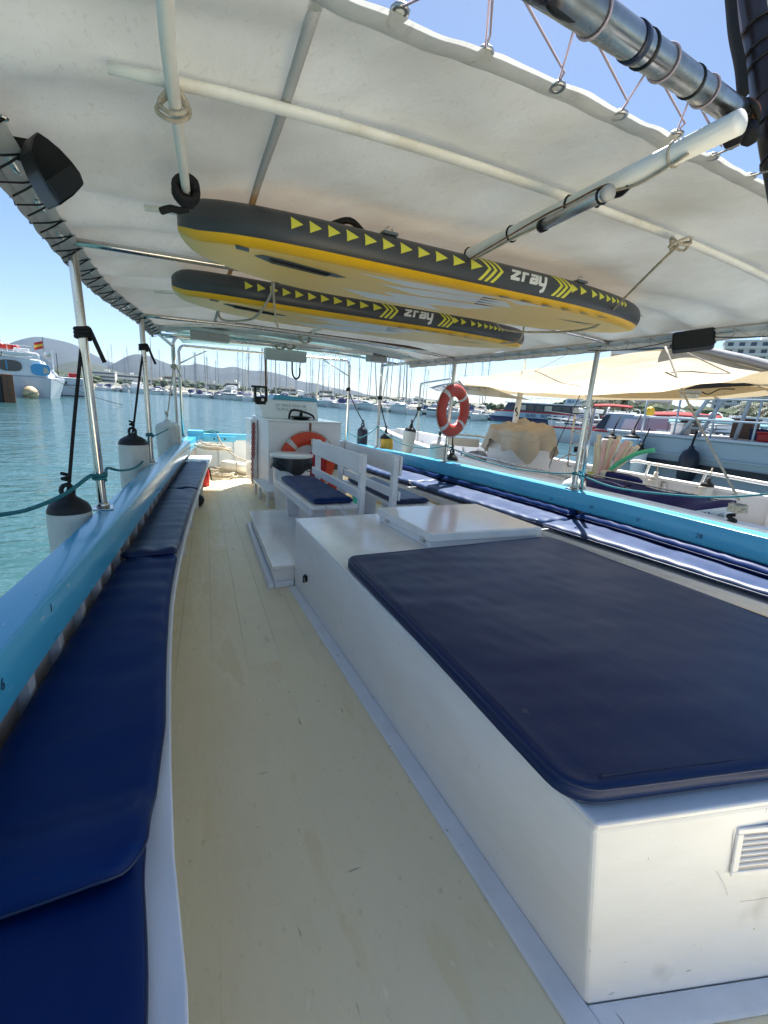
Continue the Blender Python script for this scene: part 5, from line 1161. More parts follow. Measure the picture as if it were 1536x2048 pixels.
b0 = Dp(1490, 238, 1.28); b1 = Dp(1010, -92, .656)
bm_ = thing('boom_tube', 'shiny steel boom tube crossing the sky above the awning edge', 'boom', b0)
MB().tube([b0.lerp(b1, k / 8) for k in range(9)], .030, 28).build('tube', 'boom_steel', bm_, smooth=True)
ax = (b1 - b0).normalized(); e1 = ax.cross(Vector((0, 0, 1))).normalized(); e2 = ax.cross(e1)
def bring(t, w, nm, mat, R=.0312):
    c0 = b0.lerp(b1, t); MB().loft([[c0 + ax * d + (e1 * math.cos(a) + e2 * math.sin(a)) * R for a in (k * math.pi / 12 for k in range(24))] for d in (-w/2, w/2)], cap=False).build(nm, mat, bm_, smooth=True, solid=.003)
def boom_t(u): 
    best = min(range(401), key=lambda i: abs((lambda p: CXP + FPX * p.x / -p.z)(CAMROT.transposed() @ (b0.lerp(b1, i / 400) - Vector((0, 0, CAMZ)))) - u)); return best / 400
for u, w, nm, mat in ((1268, .020, 'tape_band', 'tape_navy'), (1288, .007, 'strap', 'tape_black'), (1382, .007, 'strap', 'tape_black'), (1475, .012, 'strap', 'tape_black')): bring(boom_t(u), w, nm, mat)
MB().lathe([(.031, 0), (.040, 0), (.040, .03), (.031, .03)], b0 + ax * .012, 20, ax.to_track_quat('Z', 'Y').to_matrix()).build('end_collar', 'rust', bm_, smooth=True, auto=40)
pts = [Dp(1085, -60, .70), Dp(1090, -10, .715), Dp(1112, 22, .74), Dp(1160, 44, .78), Dp(1240, 95, .87), Dp(1300, 137, .95), Dp(1370, 187, 1.06), Dp(1410, 212, 1.14), Dp(1425, 220, 1.18)]
rope('boom_cable', pts, .0065, 'black', 'black cable slung along the underside of the steel boom', 'cable')
# gooseneck fittings between spar and boom
gk = thing('gooseneck', 'black and rusty clamp joining the spar, boom and ridge pole', 'clamp', Dp(1490, 262, 1.13))
for k in range(9):
    rnd = random.Random(k); c = Dp(1468 + rnd.uniform(-8, 34), 232 + rnd.uniform(-28, 44), 1.25 + rnd.uniform(-.03, .04))
    MB().lathe([(.006, -.02), (.02 + .008 * rnd.random(), -.016), (.024, .0), (.018, .018), (.006, .02)], c, 8, Matrix.Rotation(rnd.uniform(0, 3), 3, 'X') @ Matrix.Rotation(rnd.uniform(0, 3), 3, 'Y')).build('fitting', ['black', 'rust', 'rope_black'][k % 3], gk, bevel=.002)
MB().tube(sm([Dp(1490 + 26 * math.cos(a), 235 + 34 * math.sin(a), 1.24 + .03 * math.sin(a * 2)) for a in (k * .55 for k in range(26))], 2), .007, 6).build('wrapped_rope', 'rope_black', gk, smooth=True)
# canvas lacing to the boom
def onboom(u): return b0.lerp(b1, boom_t(u))
T = [onboom(900), onboom(1020), onboom(1185), onboom(1325), onboom(1408)]
lac = []
def wrap(t, fr):
    c = t; d = (Vector(fr) - c); d = (d - ax * d.dot(ax)).normalized(); w = ax.cross(d); return [c + (d * math.cos(a) + w * math.sin(a)) * .0322 + ax * (-.010 * k / 20) for k, a in enumerate([(j + 1) * 2 * math.pi / 22 for j in range(21)])]
for k in range(5):
    g = GROM[k + 1] + Vector((0, 0, .004)); e = GROM[k + 2] + Vector((-.01, -.03, .012)) if k + 2 < len(GROM) else g
    lac += [g]; lac += wrap(T[k], g); lac += [e]
MB_l = MB().tube(lac, .0026, 6).build('lacing_cord', 'rope_pink', smooth=True); tag(MB_l, 'thin pale cord lacing the awning hem zigzag to the boom', 'cord')
for (u, v), (u2, v2), d2, lab in (((1425, 312), (1478, 290), 1.12, 'short cord from the last visible eyelet to the spar'), ((1500, 352), (1545, 340), 1.11, 'cord from the corner eyelet to the spar, at the right edge')):
    g = Zp(u, v, 2.35); rope('hem_tie', [g, g.lerp(Dp(u2, v2, d2), .5), Dp(u2, v2, d2)], .0028, 'rope_cream', lab, 'cord', 'ties at the awning corner')

# ================================================================== SPEAKERS
def speaker(label, c, W, D_, H_, R, group):
    o = thing('loudspeaker', label, 'loudspeaker', c, group); c = Vector(c)
    def X(x, y, z): return c + R @ Vector((x, y, z))
    pr = [(-.5, -.5), (.5, -.5), (.5, .15), (.36, .38), (.15, .48), (0, .5), (-.15, .48), (-.36, .38), (-.5, .15)]
    MB().loft([[X(px * W * k, py * D_ * k, z) for px, py in pr] for z, k in ((-H_/2, .90), (-H_/2 + .02, 1), (H_/2 - .02, 1), (H_/2, .90))]).build('cabinet', 'black', o, bevel=.012, seg=3)
    MB().loft([[X(px * W * .93, -D_ * .5 - .002 - k, z * .90) for px, z in ((-.5, -H_/2), (.5, -H_/2), (.5, H_/2), (-.5, H_/2))] for k in (0, .012)]).build('grille', 'grille', o, bevel=.006)
    MB().tube(sm([X(0, D_ * .2, H_ * .52), X(0, D_ * .62, H_ * .4), X(0, D_ * .62, -H_ * .4), X(0, D_ * .2, -H_ * .52)], 5), .012, 8).build('bracket', 'black', o, smooth=True)
    return o
lc = Dp(92, 330, 1.38)
vx = (Dp(160, 395, 1.80) - Dp(60, 265, 1.80)).normalized()
o = thing('loudspeaker', 'black loudspeaker bracketed to the left awning rail, near the left edge', 'loudspeaker', lc, 'loudspeakers on the awning rails')
outl = [(60, 300), (66, 272), (76, 261), (98, 276), (122, 296), (146, 322), (163, 345), (171, 367), (150, 390), (121, 411), (98, 380), (76, 340)]
back = Vector((-.06, .13, .01))
cc_ = sum((Dp(u, v, 1.36) for u, v in outl), Vector()) / len(outl)
def ol(k, off): return [cc_ + (Dp(u, v, 1.36) - cc_) * k + back * off for u, v in outl]
MB().loft([ol(.95, 0), ol(1, .08), ol(1.0, .8), ol(.8, 1.0)]).build('cabinet', 'black', o, bevel=.006)
gp_ = [Dp(u, v, 1.352) for u, v in ((93, 362), (118, 345), (144, 330), (160, 349), (166, 367), (147, 386), (121, 405))]
MB().loft([[p - back * .02 for p in gp_], [p + back * .05 for p in gp_]]).build('grille', 'grille', o, bevel=.003)
MB().tube(sm([Dp(66, 318, 1.44), Dp(45, 292, 1.50), Dp(28, 282, 1.56), Dp(6, 262, 1.62)], 5), .022, 8).build('bracket', 'black', o, smooth=True)
MB().lathe([(.002, -.03), (.036, -.03), (.04, 0), (.036, .03), (.002, .03)], Dp(36, 290, 1.47), 12, Matrix.Rotation(.8, 3, 'X')).build('pivot', 'black', o, smooth=True)
speaker('black loudspeaker hanging under the right awning rail', rail_at(railR, 2.33) + Vector((-.05, 0, -.075)), .14, .16, .28, frame(Vector((.1, .2, 1)), Vector((.85, .5, 0))), 'loudspeakers on the awning rails')
rope('speaker_wire', sag(rail_at(railR, 1.2) + Vector((-.05, 0, -.05)), rail_at(railR, 2.2) + Vector((-.05, 0, -.05)), .04) , .004, 'black', 'thin black wire feeding the right loudspeaker', 'wire', smooth_n=0)
rope('speaker_wire', sag(rail_at(railR, 2.5) + Vector((-.05, 0, -.05)), rail_at(railR, 3.3) + Vector((-.05, 0, -.055)), .03) , .004, 'black', 'thin black wire running on from the right loudspeaker', 'wire', smooth_n=0)

# ================================================================== FENDERS
def fender(label, top, r, h, body, cap, hang, group, knot=None, ribs=0, tail=True, rope_mat='rope_black', lean=(0, 0), ropr=.010):
    """top: eye of the fender; hang: point on the post where the rope is tied"""
    top = Vector(top); o = thing('fender', label, 'fender', top - Vector((0, 0, h)), group)
    ax_ = Vector((lean[0], lean[1], 1)).normalized(); R = ax_.to_track_quat('Z', 'Y').to_matrix(); eye = .10
    base = top - ax_ * (eye + h)
    prof = [(.02, 0), (r * .55, .015), (r * .85, .06), (r * .97, .12), (r, .18)] + [(r, .18 + (h - .30) * k / 4) for k in range(1, 5)] + [(r * .985, h - .065)]
    cp = [(r * .99, h - .064), (r * .97, h - .05), (r * .86, h - .02), (r * .6, h + .005), (.045, h + .022), (.036, h + .045)]
    seg = 24
    def secs(pf):
        out = []
        for rr, z in pf: out.append([base + R @ Vector((rr * (1 + (.05 * math.cos(k / seg * 2 * math.pi * ribs) if ribs else 0)) * math.cos(k/seg*2*math.pi), rr * (1 + (.05 * math.cos(k / seg * 2 * math.pi * ribs) if ribs else 0)) * math.sin(k/seg*2*math.pi), z)) for k in range(seg)])
        return out
    MB().loft(secs(prof)).build('body', body, o, smooth=True, auto=60)
    MB().loft(secs(cp)).build('cap', cap, o, smooth=True, auto=60)
    MB().tube([base + R @ Vector((.030 * math.cos(a), 0, h + .060 + .036 * math.sin(a))) for a in (k * math.pi / 6 for k in range(12))], .013, 8, closed=True).build('eye', cap, o, smooth=True)
    hang = Vector(hang); t2 = top - ax_ * .02
    pts = [t2 + Vector((.0, 0, -.03)), t2 + Vector((.012, 0, .02)), t2.lerp(hang, .5) + Vector((0, 0, -.01)), hang]
    MB().tube(sm(pts, 6), ropr, 6).build('hanging_rope', rope_mat, o, smooth=True)
    kn = []
    for k in range(22): kn.append(hang + Vector((.034 * math.cos(k * .9), .034 * math.sin(k * .9), -.02 + .0028 * k)))
    kn += [hang + Vector((.06, -.02, -.03)), hang + Vector((.085, -.03, -.10)), hang + Vector((.10, -.035, -.14))] if tail else []
    MB().tube(sm(kn, 2), ropr * 1.15, 6).build('knot', rope_mat, o, smooth=True)
    MB().tube(sm([t2 + Vector((.018 * math.cos(k * 1.2), .018 * math.sin(k * 1.2), .035 + .006 * k)) for k in range(9)], 2), ropr, 6).build('bowline', rope_mat, o, smooth=True)
    return o
def on_post(Pp, z): a, c = Vector(Pp[0]), Vector(Pp[1]); return a.lerp(c, (z - a.z) / (c.z - a.z))
GFL = 'fenders over the left side'; GFR = 'fenders over the right side'
def left_top(u, v, y): return Yp(u, v, y)
fender('white fender with black cap hanging by the nearest left post', Yp(133, 968, 3.12), .115, .62, 'fender', 'black_soft', on_post(PL1, 1.82), GFL)
fender('white fender with black cap hanging by the second left post', Yp(264, 855, 5.15), .135, .66, 'fender', 'black_soft', on_post(PL2, 1.93), GFL)
fender('ribbed white fender hanging farthest along the left side', Yp(333, 832, 7.6), .165, .75, 'fender', 'fender', on_post(PL3, 1.90), GFL, ribs=12, rope_mat='rope_cream', lean=(-.05, 0))
PH = ((3.30, 8.43, .735), (3.30, 8.43, 2.0))
fender('small navy fender beside the far right hoop leg', Yp(726, 846, 8.3), .105, .42, 'fender_navy', 'fender_navy', on_post(PH, 1.75), GFR, tail=False)
fender('amber teardrop fender with black top at the slim right post', Yp(772, 858, 7.3), .115, .36, 'fender_yellow', 'black_soft', on_post(PR3, 1.62), GFR, tail=False, lean=(-.12, 0))
fender('pale grey fender leaning between the slim right posts and the life ring', Yp(824, 846, 7.6) , .12, .50, 'fender', 'black_soft', Yp(838, 818, 7.7), GFR, tail=False, lean=(.15, 0))
fender('black capped fender beside the life ring post', Yp(905, 898, 5.55), .10, .30, 'fender', 'black_soft', Yp(906, 860, 5.5), GFR, tail=False)
fender('grimy white fender hanging just left of the life ring post', Yp(880, 872, 6.0), .13, .42, 'fender', 'fender', Yp(886, 838, 5.9), GFR, tail=False, lean=(.12, 0))
fender('round dirty white fender behind the nearest right post', Yp(1152, 943, 3.42), .125, .30, 'fender', 'fender', Yp(1156, 900, 3.4), GFR, tail=False)
# life ring on the right post
ring('life_ring', 'weathered red life ring hanging on the second right post', Vector((3.60, 5.24, 1.505)), .27, .085, Matrix.Rotation(RAD(20), 3, 'Z') @ Matrix.Rotation(RAD(90), 3, 'X'), 'ring_red', squash=.7)
# ================================================================== MOORING AND HAND LINES
rope('hand_line', [Yp(-60, 1040, 2.55), Yp(0, 1030, 2.7), Yp(60, 1018, 2.85), Yp(130, 988, 3.0), Yp(180, 952, 3.15), on_post(PL1, 1.0) + Vector((-.03, -.02, 0))], .011, 'rope_teal', 'teal line running out of the left edge from the nearest post')
kp = on_post(PL1, 1.0); rope('line_turns', [kp + Vector((.031 * math.cos(k * .8), .031 * math.sin(k * .8), -.02 + .0025 * k)) for k in range(20)], .010, 'rope_teal', 'turns of teal line round the nearest left post', smooth_n=2)
rope('hand_line', [kp + Vector((.03, .03, 0)), Yp(215, 936, 3.6), Yp(240, 941, 4.1), Yp(268, 936, 4.7), Yp(288, 918, 5.1), on_post(PL2, 1.08)], .010, 'rope_teal', 'teal line drooping between the first and second left posts')
kp = on_post(PL2, 1.08); rope('line_turns', [kp + Vector((.031 * math.cos(k * .8), .031 * math.sin(k * .8), -.02 + .0025 * k)) for k in range(16)], .009, 'rope_teal', 'turns of teal line round the second left post', smooth_n=2)
rope('hand_line', [on_post(PL2, 1.06), (-.05, 6.3, 1.0), (.06, 7.3, .98), on_post(PL3, 1.0)], .009, 'rope_teal', 'teal line between the second left post and the corner post')
kz = [on_post(PR3, 1.12), on_post(PR2, 1.02), on_post(PR1, .965)]
rope('hand_line', [Vector((3.30, 8.43, .95)), Vector((3.42, 8.0, .88)), kz[0]], .008, 'rope_teal', 'teal line from the hoop leg to the slim right post')
rope('hand_line', sag(kz[0], kz[1], .16), .008, 'rope_teal', 'teal line drooping between the slim right post and life ring post', smooth_n=0)
rope('hand_line', sag(kz[1], kz[2] , .10), .008, 'rope_teal', 'teal line between the life ring post and nearest right post', smooth_n=0)
rope('hand_line', [kz[2], Xp(1230, 975, 3.86), Xp(1350, 990, 3.88), Xp(1450, 994, 3.9), Xp(1560, 986, 3.95)], .009, 'rope_teal', 'teal line from the nearest right post out of the right edge')
for k, (Pp, z) in enumerate(((PR1, .965), (PR2, 1.02), (PR3, 1.12))):
    kp = on_post(Pp, z); rope('line_turns', [kp + Vector((.032 * math.cos(q * .8), .032 * math.sin(q * .8), -.018 + .0025 * q)) for q in range(14)], .008, 'rope_teal', ['turns of teal line round the nearest right post', 'turns of teal line round the life ring post', 'turns of teal line round the slim right post'][k], smooth_n=2)
# ================================================================== OVERHEAD GEAR NEAR THE STERN
for (u, v, w, h_, y, lab) in ((420, 672, .46, .13, 6.4, 'flat grey lamp housing under the left of the stern roof'), (571, 711, .62, .16, 7.1, 'flat cream lamp housing under the middle of the stern roof, above the hook'), (753, 715, .30, .14, 6.6, 'small flat grey lamp housing at the right of the stern roof')):
    c = Yp(u, v, y); o = thing('lamp_housing', lab, 'lamp', c, 'lamp housings under the stern roof')
    MB().box(c, (w, .16, h_)).build('box', 'grey_pad', o, bevel=.012); MB().box(c + Vector((0, -.083, 0)), (.05, .008, .012)).build('catch', 'steel', o)
    for dx in (-.3, .3): MB().tube([c + Vector((dx * w, 0, h_ / 2)), c + Vector((dx * w, 0, h_ / 2 + .12))], .008, 6).build('hanger', 'steel', o, smooth=True)
c = Yp(592, 722, 7.3)
o = thing('boat_hook', 'black J shaped hook hanging under the stern roof', 'hook', c)
MB().tube(sm([c + Vector((-.06, 0, .02)), c + Vector((-.06, 0, -.12)), c + Vector((-.045, 0, -.22)), c + Vector((.0, 0, -.27)), c + Vector((.05, 0, -.24)), c + Vector((.065, 0, -.17)), c + Vector((.06, 0, -.10))], 6), .014, 8).build('hook', 'black', o, smooth=True)
MB().tube([c + Vector((.06, 0, -.10)), c + Vector((.075, 0, .03))], .010, 6).build('tip_tape', 'tape', o, smooth=True)
rods = [((380, 655), (745, 708), 6.3, .022, 'white_pole', 'white boat pole stowed across under the stern roof, upper one'), ((395, 668), (800, 716), 6.6, .02, 'steel', 'steel boat pole stowed across under the stern roof, lower one'), ((470, 648), (900, 705), 5.6, .018, 'teak', 'dark pole lashed across under the awning end')]
for (p, q, y, r, mt_, lab) in rods:
    tag(MB().tube([Yp(*p, y), Yp(*q, y - .1)], r, 10).build('boat_pole', mt_, smooth=True), lab, 'pole', 'poles stowed overhead')
for k, (u, v, y) in enumerate(((610, 677, 6.15), (580, 690, 6.5), (560, 690, 6.6))):
    c = Yp(u, v, y); rope('pole_lashing', [c + Vector((.07 * math.cos(q * .7) * (1 + .2 * math.sin(q)), .03 * math.sin(q * 1.1), .055 * math.sin(q * .7))) for q in range(26)], .010, 'rope_cream', ['cream lashing knot round the stowed poles, rightmost', 'cream lashing knot round the stowed poles, middle', 'cream lashing knot round the stowed poles, leftmost'][k], smooth_n=2)
# ================================================================== BOATS MOORED AT THE LEFT
M['blue_glass'] = pm('sky_blue_window_trim', (.03, .32, .62), .2)
M['hull_grey'] = pm('greyish_white_hull', (.60, .62, .66), .35, col2=(.52, .53, .56), scale=.7)
M['buoy_cream'] = pm('cream_buoy', (.62, .46, .26), .5, col2=(.5, .36, .2), scale=1.2)
class Loc:
    """local frame: x to the right across the line of sight at (u,v), y away, z up from the water"""
    def __init__(s, u, D, turn=0.0):
        r = hdir(u); s.c = Vector((r.x, r.y, 0)) * D; s.c.z = ZW; yaw = math.atan2(r.y, r.x) - math.pi / 2 + turn; s.R = Matrix.Rotation(yaw, 3, 'Z')
    def __call__(s, x, y, z): return s.c + s.R @ Vector((x, y, z))
    def hexa(s, b, t): return MB().hexa([s(*p) for p in b], [s(*p) for p in t])
    def bx(s, x0, x1, y0, y1, z0, z1): return s.hexa([(x0, y0, z0), (x1, y0, z0), (x1, y1, z0), (x0, y1, z0)], [(x0, y0, z1), (x1, y0, z1), (x1, y1, z1), (x0, y1, z1)])
    def disc(s, cx, cz_, rx, rz, y0, y1, n=20, sq=1.0): 
        f = lambda a: (math.copysign(abs(math.cos(a)) ** sq, math.cos(a)), math.copysign(abs(math.sin(a)) ** sq, math.sin(a)))
        return MB().loft([[s(cx + rx * f(k*2*math.pi/n)[0], y, cz_ + rz * f(k*2*math.pi/n)[1]) for k in range(n)] for y in (y0, y1)])
    def tube(s, pts, r, n=6): return MB().tube([s(*p) for p in pts], r, n)
def sail_flag(q, o, x, y, z, w, h, mats):
    for k, m_ in enumerate(mats):
        b = MB(); n = len(mats); b.grid(lambda s, t: q(x + w * s, y + .08 * math.sin(s * 7), z + h * (k + t) / n - .35 * h * s), 6, 1); b.build('flag_stripe', m_, o, smooth=True)
q = Loc(50, 73, .10)
o = thing('tour_catamaran', 'white tour boat with blue oval windows and red life jackets on top, at left', 'boat', q(0, 2, 0))
q.hexa([(-9, .3, -.4), (2.4, .2, -.4), (3.6, 2.0, -.4), (-9, 5, -.4)], [(-9, 0, 2.55), (2.7, 0, 2.55), (4.6, 2.4, 2.6), (-9, 5, 2.55)]).build('hull', 'hull_grey', o, bevel=.06)
q.hexa([(2.42, .16, -.3), (2.5, .16, -.3), (3.66, 1.96, -.3), (3.55, 1.96, -.3)], [(2.72, -.03, 2.5), (2.80, -.03, 2.5), (4.66, 2.36, 2.55), (4.55, 2.36, 2.55)]).build('bow_plate', 'gel', o)
q.hexa([(-9, .25, 2.56), (2.6, .25, 2.56), (3.7, 2.4, 2.56), (-9, 4.6, 2.56)], [(-9, .5, 5.05), (1.9, .5, 4.7), (2.6, 2.4, 4.6), (-9, 4.4, 5.05)]).build('cabin', 'gel', o, bevel=.2, seg=4)
q.bx(-9, 1.2, .1, 4.7, 5.06, 5.4).build('upper_deck', 'gel', o, bevel=.05)
for cx, cz_, rx, rz, m1 in ((-1.15, 3.75, 1.15, .66, 'dark_glass'), (1.85, 3.5, 1.0, .72, 'blue_glass'), (-3.4, 3.75, .55, .6, 'blue_glass')):
    w = q.disc(cx, cz_, rx, rz, .18, .42, sq=.7).build('window', m1, o, bevel=.02)
    if m1 == 'dark_glass': q.bx(cx - .38, cx - .26, .12, .18, cz_ - .5, cz_ + .55).build('mullion', 'blue_glass', w)
    else: q.hexa([(cx + .2, .15, cz_ - .45), (cx + .95, .15, cz_ - .35), (cx + .95, .178, cz_ - .35), (cx + .2, .178, cz_ - .45)], [(cx + .3, .15, cz_ + .35), (cx + .6, .15, cz_ + .3), (cx + .6, .178, cz_ + .3), (cx + .3, .178, cz_ + .35)]).build('pane', 'cover_cream', w)
for k in range(11):
    rnd = random.Random(k + 3); c = (-3.9 + k * .36, 1.3 + rnd.uniform(-.3, .3), 5.7 + rnd.uniform(0, .9 - abs(k - 5) * .12))
    jk = MB().loft([[q(c[0] + .45 * sc_ * math.cos(a), c[1] + dy, c[2] + .33 * sc_ * math.sin(a)) for a in (j * math.pi / 4 + k for j in range(8))] for dy, sc_ in ((-.35, .6), (-.25, 1), (.25, 1), (.35, .6))]).build('life_jacket', 'red' if k % 4 else 'orange', smooth=True)
    tag(jk, 'red life jacket in the heap on top of the blue windowed tour boat', 'life jacket', 'life jackets heaped on the left tour boat')
q.bx(-9, -2.8, .3, 4.2, 7.2, 7.4).build('top_awning', 'cover_cream', o, bevel=.05)
for x in (-8, -3, -2.2): q.tube([(x, .5, 5.4), (x, .5, 7.2 if x < -2.5 else 7.6)], .05).build('awning_post', 'mast', o)
for x in (-1.2, -.2, .7, 1.1): q.tube([(x, .3, 5.35), (x, .3, 6.2)], .03).build('stanchion', 'gel', o)
q.tube([(-1.5, .3, 6.2), (1.2, .3, 6.2)], .035).build('hand_rail', 'gel', o)
q.bx(-.6, 1.0, .5, 1.5, 5.41, 5.9).build('raft_case', 'gel', o, bevel=.1)
q.tube([(-4.8, .1, 4.75), (-4.8, -.05, 2.7)], .10).build('frame_post', 'brown_wood', o); q.tube([(-4.8, .1, 4.75), (-1.8, .1, 4.85), (-1.8, .1, 5.3)], .06).build('frame_arm', 'brown_wood', o)
q.tube([(2.6, 1.8, 4.6), (2.6, 1.8, 7.6)], .05).build('flag_staff', 'mast', o); sail_flag(q, o, 2.55, 1.8, 6.2, -.9, .9, ['red', 'print_amber', 'red'])
q.tube([(3.4, 1.6, 2.6), (3.4, 1.6, 6.0)], .07).build('flag_staff', 'gel', o); sail_flag(q, o, 3.35, 1.6, 5.3, -.8, .7, ['cover_cream', 'gel'])
q.tube([(1.7, 1.0, 2.6), (2.2, .9, 4.5), (3.0, 1.5, 4.6), (3.3, 2.2, 2.7)], .05).build('pulpit', 'mast', o); q.tube([(-2.3, -.05, 3.2), (-2.3, -.05, 1.2)], .05).build('anchor_shank', 'rust', o)
MB().tube(sm([q(-3.3, -.1, 1.8), q(-2.9, -.1, 1.2), q(-2.3, -.1, 1.05), q(-1.7, -.1, 1.2), q(-1.3, -.1, 1.8)], 4), .09, 6).build('anchor', 'red', o, smooth=True)
rope('mooring_line', sag(q(3.2, .5, 2.4), q(7.2, -14, .05), .3), .035, 'antifoul', 'dark mooring line from the blue windowed boat down to the water', smooth_n=0)
c = q(.4, -1.0, .55); o = thing('mooring_buoy', 'big round cream buoy floating beside the left tour boat', 'buoy', c - Vector((0, 0, .9)))
MB().lathe([(.01, -.95), (.35, -.85), (.68, -.5), (.82, -.1), (.78, .3), (.55, .65), (.25, .85), (.01, .9)], c, 18).build('ball', 'buoy_cream', o, smooth=True)
MB().tube([c + q.R @ Vector((.84 * math.cos(a), .84 * math.sin(a), .35 * math.cos(a))) for a in (k * math.pi / 10 for k in range(20))], .03, 5, closed=True).build('rope_band', 'antifoul', o, smooth=True)
q2 = Loc(17, 55, .1)
o = thing('pier_head', 'dark timber pier end with a weathered pile at the left edge', 'pier', q2(0, 1, 0))
q2.bx(-6, -.42, .2, 3, -.5, 2.35).build('timber_wall', 'antifoul', o, bevel=.05); q2.bx(-.4, .45, 0, .9, -.5, 2.55).build('pile', 'brown_wood', o, bevel=.08)
q3 = Loc(135, 92, .12)
o = thing('moored_boat', 'white boat with swept cabin fin moored behind the blue windowed boat', 'boat', q3(0, 2, 0))
q3.hexa([(-8, .2, -.3), (2.2, .2, -.3), (3.0, 2.2, -.3), (-8, 4, -.3)], [(-8, 0, 3.0), (2.6, 0, 2.9), (3.4, 2.2, 3.0), (-8, 4, 3.1)]).build('hull', 'hull_grey', o, bevel=.05)
q3.hexa([(2.22, .15, -.2), (2.3, .15, -.2), (3.04, 2.15, -.2), (2.96, 2.15, -.2)], [(2.62, -.05, 2.85), (2.7, -.05, 2.85), (3.45, 2.15, 2.9), (3.38, 2.15, 2.9)]).build('bow_plate', 'gel', o)
q3.bx(-8.02, 2.3, -.04, .3, -.3, .15).build('boot_stripe', 'antifoul', o); q3.bx(-7, 2.0, -.06, -.01, 1.75, 1.85).build('rub_strake', 'gel_navy', o); q3.bx(-.9, -.78, -.07, -.01, .2, 2.9).build('rub_post', 'gel_navy', o)
q3.hexa([(-6, .4, 3.0), (-.9, .4, 3.0), (-.9, 3.4, 3.0), (-6, 3.4, 3.0)], [(-6, .8, 6.4), (-3.4, .8, 6.4), (-3.4, 3.0, 6.4), (-6, 3.0, 6.4)]).build('cabin', 'gel', o, bevel=.2, seg=3)
q3.hexa([(-3.0, .3, 4.6), (-1.4, .3, 3.8), (-1.4, .5, 3.8), (-3.0, .5, 4.6)], [(-3.2, .45, 6.2), (-1.7, .45, 4.9), (-1.7, .6, 4.9), (-3.2, .6, 6.2)]).build('windscreen', 'hull_grey', o)
q3.tube([(-1.0, .2, 6.6), (-1.0, .2, 1.6)], .05).build('anchor_shank', 'antifoul', o); MB().tube(sm([q3(-2.0, 0, 2.3), q3(-1.6, 0, 1.7), q3(-1.0, 0, 1.6), q3(-.4, 0, 1.7), q3(0, 0, 2.3)], 4), .1, 6).build('anchor', 'antifoul', o, smooth=True)
q3.bx(.4, 1.6, .4, 1.2, 3.0, 3.7).build('raft_case', 'red', o, bevel=.1); 
q4 = Loc(-6, 90); o = thing('sailing_boat', 'sailing boat whose bare mast stands at the left edge', 'sailboat', q4(0, 0, 0)); hm_ = MB(); hm_.loft([[q4(p.x, p.y, p.z) for p in s] for s in hull_secs(10, 3.1, 1.1)]); hm_.build('hull', 'gel', o, smooth=True, auto=35); q4.tube([(.9, 0, 1), (.35, 0, 15.6)], .10).build('mast', 'mast', o)

# ================================================================== THE WHITE BOAT ALONGSIDE ON THE RIGHT
nb = thing('neighbour_boat', 'white wooden boat with beige awning moored alongside on the right', 'boat', (6.3, 5.5, -.5))
nfar = curve([(-2, 7.3), (1, 7.45), (4, 7.5), (7, 7.35), (10, 6.9), (12, 6.4)]); nnear = curve([(-2, 5.05), (1, 5.0), (4, 4.98), (7, 5.05), (10, 5.35), (12, 5.75)]); nz_ = curve([(-2, .62), (3, .58), (7, .60), (12, .80)])
yy = [-2 + .5 * k for k in range(29)]
for f, s, nm in ((nfar, 1, 'far'), (nnear, -1, 'near')):
    MB().loft([[Vector((f(y), y, nz_(y))), Vector((f(y) + s*.05, y, .1)), Vector((f(y) - s*.25, y, -.7)), Vector((f(y) - s*.30, y, -.7)), Vector((f(y) - s*.02, y, .1)), Vector((f(y) - s*.06, y, nz_(y)))] for y in yy]).build('hull_side', 'gel', nb, smooth=True, auto=30)
    MB().loft([[Vector((f(y) + s*.07, y, nz_(y) + .001)), Vector((f(y) - s*.12, y, nz_(y) + .001)), Vector((f(y) - s*.12, y, nz_(y) + .045)), Vector((f(y) + s*.07, y, nz_(y) + .045))] for y in yy]).build('gunwale_cap', 'white', nb)
    for k in range(26):
        y = -1.5 + k * .5; MB().box((f(y) - s*.085, y, .36), (.05, .06, .40)).build('rib', 'gel', nb, bevel=.005)
MB().prism([(nnear(y) + .03, y) for y in yy] + [(nfar(y) - .03, y) for y in reversed(yy)], .10, .14).build('deck', 'hull_grey', nb)
MB().hexa([(5.75, 12.0, -.6), (6.4, 12.0, -.6), (6.4, 12.05, -.6), (5.75, 12.05, -.6)], [(5.75, 12.0, .8), (6.4, 12.0, .8), (6.4, 12.05, .8), (5.75, 12.05, .8)]).build('stern_board', 'gel', nb)
# far rail with stanchions
fr_pts = [Xp(1262, 923, 7.42), Xp(1275, 922, 7.42), Xp(1300, 927, 7.42), Xp(1410, 945, 7.42), Xp(1536, 968, 7.42), Xp(1640, 985, 7.42)]
MB().tube(sm(fr_pts, 4), .026, 10).build('side_rail', 'white', nb, smooth=True)
for u, v in ((1300, 927), (1412, 946), (1560, 972)): p = Xp(u, v, 7.42); MB().tube([p, p + Vector((0, .05, -.25))], .022, 8).build('stanchion', 'white', nb, smooth=True)
# near steel rail
p0, p1 = Xp(915, 902, 5.3), Xp(1140, 955, 5.3)
MB().tube([p0, p0.lerp(p1, .5), p1], .020, 10).build('side_rail', 'steel', nb, smooth=True)
for t in (.05, .52, .98): p = p0.lerp(p1, t); MB().tube([p, p + Vector((0, 0, -.30))], .018, 8).build('stanchion', 'steel', nb, smooth=True)
